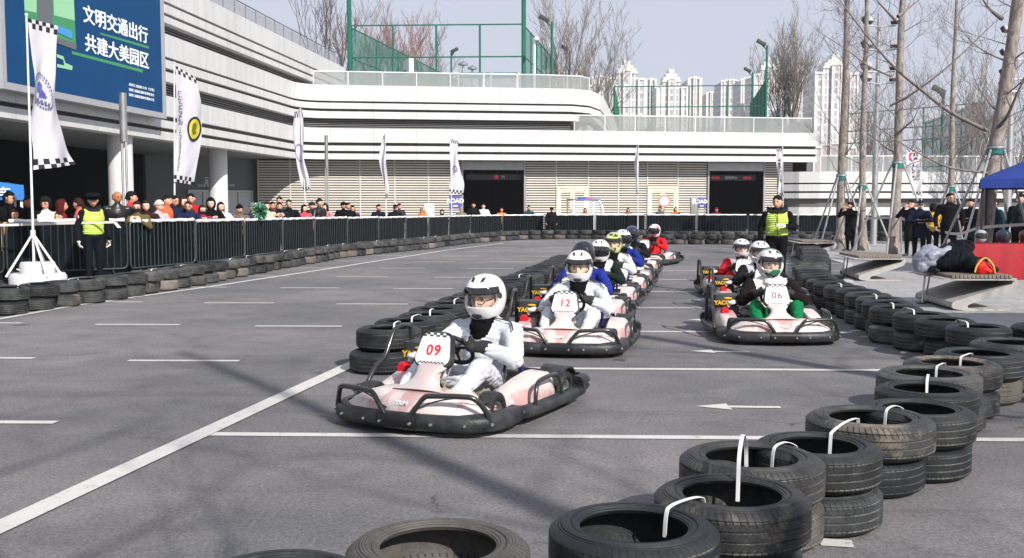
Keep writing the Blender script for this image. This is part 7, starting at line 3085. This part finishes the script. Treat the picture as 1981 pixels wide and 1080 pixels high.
# ================================================================== TENTS, TABLE
def canopy(x0, x1, y0, y1, ze, zp, m, label, posts=True, text=None, val=0.32, pm=None, rz=0.0, pivot=None):
    c_ = V(((x0 + x1) / 2, (y0 + y1) / 2, 0))
    if pivot:
        c_ = V(pivot) + Matrix.Rotation(rz, 3, 'Z') @ (c_ - V(pivot))
    root = thing('canopy_tent', label, 'tent', c_, rz)
    hx, hy = (x1 - x0) / 2, (y1 - y0) / 2
    mb = MB()
    n = 10
    vs = []
    for i in range(n + 1):
        for j in range(n + 1):
            u, v = -1 + 2 * i / n, -1 + 2 * j / n
            t = max(abs(u), abs(v))
            z = ze + (zp - ze) * (1 - t) ** 0.9 - 0.05 * math.sin(t * PI)
            vs.append((u * hx, v * hy, z))
    fs = [(i * (n + 1) + j, (i + 1) * (n + 1) + j, (i + 1) * (n + 1) + j + 1, i * (n + 1) + j + 1) for i in range(n) for j in range(n)]
    mb.add(vs, fs)
    mb.build('roof', m, root, angle=25)
    mb = MB()
    rg_ = [(-hx, -hy), (hx, -hy), (hx, hy), (-hx, hy), (-hx, -hy)]
    for k in range(4):
        a, b = V((*rg_[k], 0)), V((*rg_[k + 1], 0))
        mm = 16
        for q in range(mm):
            p0, p1 = a.lerp(b, q / mm), a.lerp(b, (q + 1) / mm)
            nrm = V(((b - a).y, -(b - a).x, 0)).normalized()
            w0, w1 = .02 * math.sin(q * 1.3), .02 * math.sin((q + 1) * 1.3)
            mb.add([p0 + V((0, 0, ze)), p1 + V((0, 0, ze)), p1 + nrm * (w1 + .02) + V((0, 0, ze - val)), p0 + nrm * (w0 + .02) + V((0, 0, ze - val))], [(0, 1, 2, 3)])
    va = mb.build('valance', m, root, angle=50)
    if text:
        put('lettering', text_mesh(text, 0.24, 0.003, 0.004, align='RIGHT', mat=frame((hx - .25, -hy - .06, ze - val * .55), (1, 0, 0), (0, 0, 1))), WHITE, va)
    for sx in (-1, 1):
        for sy in (-1, 1):
            mb = MB()
            mb.box((sx * (hx - .05), sy * (hy - .05), ze / 2), (0.05, 0.05, ze))
            mb.build('post', pm or WHITE, root, smooth=False)


# blue tent behind the left barriers
p = D(46, 372, 22.2)
canopy(p.x - 3.0, p.x, 22.2, 25.2, zat(358, 22.2), zat(332, 23.7), BLUECANVAS, 'blue canopy tent with white posts at the left frame edge', text='苏州赛车', rz=R(28), pivot=(p.x, 22.2, 0))
# navy tent over the red table on the right
p = D(1888, 362, 22.5)
canopy(p.x, p.x + 3.4, 22.3, 25.7, 2.12, 2.95, NAVYCANVAS, 'navy blue canopy tent at the right frame edge', pm=M('black_post', 0.02, 0.5), val=.2, rz=R(-26), pivot=(p.x, 22.3, 0))
# unseen tent, added so that its shade falls on the plaza edge
canopy(6.95, 10.4, 8.0, 12.4, 2.2, 3.0, NAVYCANVAS, 'navy blue canopy tent added unseen beyond the right frame edge to shade the tyre wall', pm=M('black_post'), val=.25)
tb = thing('display_table', 'table with a red cloth down to the ground under the navy tent', 'table', (0, 0, 0))
t0, t1 = D(1872, 480, 21.6), D(1990, 480, 21.6)
mb = MB()
n = 60
top, bot = [], []
x0, x1, y0, y1 = t0.x, t0.x + 2.6, 21.4, 22.1
per = [(x0 + (x1 - x0) * k / 28, y0) for k in range(28)] + [(x1, y0 + (y1 - y0) * k / 8) for k in range(8)] + [(x1 - (x1 - x0) * k / 28, y1) for k in range(28)] + [(x0, y1 - (y1 - y0) * k / 8) for k in range(8)]
cx, cy = (x0 + x1) / 2, (y0 + y1) / 2
r0 = [V((x, y, 0.752)) for x, y in per]
r1 = [V((x + (x - cx) * .01, y + (y - cy) * .03, 0.735)) for x, y in per]
r2 = [V((x + (x - cx) * .02 + .012 * math.sin(k * 1.7), y + (y - cy) * .08 + .025 * math.sin(k * 1.3), 0.03)) for k, (x, y) in enumerate(per)]
mb.loft([r0, r1, r2], caps=False)
mb.add(r0, [tuple(range(len(r0)))])
mb.build('tablecloth', M('red_cloth', '#8e0f1c', 0.75, var=0.15, vs=4), tb, angle=60)
g = random.Random(9)
for i, cc in enumerate(('#9a9cab', '#232a44', '#6a1c26', '#94868c', '#1a1c26')):
    hx = x0 + .3 + .45 * i
    hm_ = thing('spare_helmet', '%s spare helmet standing %s from the left on the red table' % (('pale', 'navy', 'dark red', 'pinkish grey', 'black')[i], ordinal(i)), 'helmet', (hx, 21.65 + g.uniform(-.05, .1), 0.753 + .155), g.uniform(-1, 1), 'spare helmets on the red table', 0.86)
    q = put('shell', HS, [HELW, HEL_IN], hm_)
    setmat(q, 0, M('gear_%d' % i, cc, 0.3, coat=.4))
    setmat(q, 1, HEL_IN)
    q2 = put('visor', VIS_FULL, VDARK, hm_)
# barrier tape between the trees
mb = MB()
pts = smooth_path([V((tB[0], tB[1] - .2, 1.08)), V((tC[0] + .1, tC[1] - .25, 1.12)), D(1840, 452, 28.6), V((tE[0] - .1, tE[1] - .3, 1.0)), D(1990, 434, 24.5)], 6)
mb.ribbon(pts, V((0, 0, .07)), 0.004)
o = mb.build('barrier_tape', M('tape_white', '#cfc3bd', 0.5), angle=60)
tag(o, 'whitish barrier tape strung between the bare trees on the plaza', 'barrier tape')
mb = MB()
pts = smooth_path([D(-40, 437, 19.2), D(70, 434, 19.6), D(130, 432, 19.5), D(222, 430, 19.4)], 5)
mb.ribbon(pts, V((0, 0, .045)), 0.004)
mb.ribbon([D(222, 430, 19.4), D(227, 436, 19.35), D(231, 441, 19.3)], V((0.07, 0, 0)), 0.004)
o = mb.build('barrier_tape', M('tape_white'), angle=60)
tag(o, 'whitish barrier tape strung before the left barriers at the yellow-vested guard', 'barrier tape')

# ================================================================== SIGNS AND SMALL THINGS BY THE WALL
PURP = M('sign_purple', '#5a5698', 0.5)


def board_sign(px0, px1, py0, py1, d, text, label, thick=0.06, m=PURP, legs=True):
    a, b = D(px0, py0, d), D(px1, py1, d)
    root = thing('sign_board', label, 'sign', ((a.x + b.x) / 2, d, 0))
    w = b.x - a.x
    mb = MB()
    mb.box((0, 0, (a.z + b.z) / 2), (w, thick, a.z - b.z))
    bd = mb.build('panel', m, root, bevel=0.01)
    if legs:
        for s in (-1, 1):
            mb = MB()
            mb.box((s * (w / 2 - .04), thick, a.z / 2 - .02), (0.05, 0.04, a.z - .04))
            mb.build('leg', GREYMETAL, root, smooth=False)
    if text:
        put('lettering', text_mesh(text, (a.z - b.z) * .46, 0.004, 0.012, mat=frame((0, -thick / 2 - .004, (a.z + b.z) / 2 + (a.z - b.z) * .1), (1, 0, 0), (0, 0, 1))), WHITE, bd)
        mb = MB()
        mb.box((0, -thick / 2 - .003, (a.z * .22 + b.z * .78)), (w * .4, .006, (a.z - b.z) * .10))
        mb.build('small_print', WHITE, bd, smooth=False)
    return root


board_sign(869, 893, 379, 404, 49.5, 'ROAD', 'purple road sign board with white letters left of the left gate')
board_sign(1349, 1366, 382, 403, 50.0, 'OAD', 'purple sign board with the letters OAD left of the right gate')
k = board_sign(1336, 1348, 382, 440, 49.6, '', 'grey upright kiosk with a large white R left of the right gate', 0.25, M('kiosk_grey', 0.25, 0.5), False)
a = D(1342, 390, 49.6)
put('lettering', text_mesh('R', 0.36, 0.004, 0.02, mat=frame((a.x - k.location.x, -.13, a.z), (1, 0, 0), (0, 0, 1))), WHITE, k)
board_sign(822, 840, 394, 440, 48.2, '', 'plain white upright box beside the fair-haired person', 0.35, WHITE, False)
rs = thing('round_sign', 'round white traffic sign with red rim on a thin post', 'sign', (D(1285, 388, 50).x, 50, 0))
z = zat(389, 50)
mb = MB()
mb.cyl((0, 0, 0), (0, 0, z + .25), 0.03, n=8)
mb.build('post', STEEL, rs)
mb = MB()
mb.cyl((0, -.05, z), (0, -.03, z), 0.3, n=28)
ds = mb.build('disc', M('rim_red', '#c88a88', 0.5), rs)
mb = MB()
mb.cyl((0, -.056, z), (0, -.051, z), 0.22, n=28)
mb.build('face', M('sign_face', 0.7, 0.5), ds)
# patrol cart
pc = thing('patrol_cart', 'small white patrol cart with round windscreen before the beige door', 'cart', (D(1130, 400, 51).x, 51, 0), R(8))
mb = MB()
out = [(-.75, .3), (-.78, .75), (-.62, .95), (.62, .95), (.78, .75), (.75, .3)]
mb.prism([(x, z) for x, z in out], -1.0, 1.0, 0, Matrix.Rotation(R(90), 4, 'X'))
mb.build('body', WHITE, pc, bevel=0.05)
mb = MB()
mb.bb(-.7, .7, -.6, 1.0, 1.72, 1.8)
mb.build('roof', M('cart_roof', '#5d6aa0', 0.4), pc, bevel=0.03)
for s in (-1, 1):
    mb = MB()
    mb.tube([(s * .66, .9, .9), (s * .66, .9, 1.74)], 0.04, 8)
    mb.build('pillar', WHITE, pc)
    mb = MB()
    mb.tube(smooth_path([(s * .74, -.98, .9), (s * .72, -.9, 1.35), (s * .62, -.6, 1.72)], 4), 0.045, 8)
    mb.build('pillar', WHITE, pc)
mb = MB()
mb.add([(-.7, -.96, .95), (.7, -.96, .95), (.6, -.62, 1.7), (-.6, -.62, 1.7)], [(0, 1, 2, 3)])
mb.build('windscreen', M('cart_glass', (0.5, 0.55, 0.6), 0.05, alpha=0.35), pc, smooth=False)
mb = MB()
mb.bb(-.35, .0, -.3, -.12, 1.8, 1.9, 0)
mb.bb(.0, .35, -.3, -.12, 1.8, 1.9, 1)
mb.build('beacon', [M('beacon_blue', '#3a52b0', 0.3), M('beacon_red', '#d06a5a', 0.3)], pc, bevel=0.02)
for s in (-1, 1):
    for y in (-.65, .65):
        mb = MB()
        mb.lathe([(.1, -.07), (.24, -.07), (.26, 0), (.24, .07), (.1, .07)], 20, mat=Matrix.Translation((s * .68, y, .26)) @ Matrix.Rotation(R(90), 4, 'Y'), closed=True)
        mb.build('wheel', KTYRE, pc)

# ================================================================== AIR
mb = MB()
mb.bb(-905, 905, -155, 1105, -1.0, 78.0)
hz = kind(mb.build('haze', [], smooth=False), 'stuff')
hm = bpy.data.materials.new('haze_air')
hm.use_nodes = True
hm.node_tree.nodes.clear()
ho_ = hm.node_tree.nodes.new('ShaderNodeOutputMaterial')
hv_ = hm.node_tree.nodes.new('ShaderNodeVolumePrincipled')
hv_.inputs['Color'].default_value = (0.93, 0.95, 1.0, 1)
hv_.inputs['Density'].default_value = 0.00042
hv_.inputs['Anisotropy'].default_value = 0.2
hm.node_tree.links.new(hv_.outputs[0], ho_.inputs['Volume'])
hz.data.materials.append(hm)
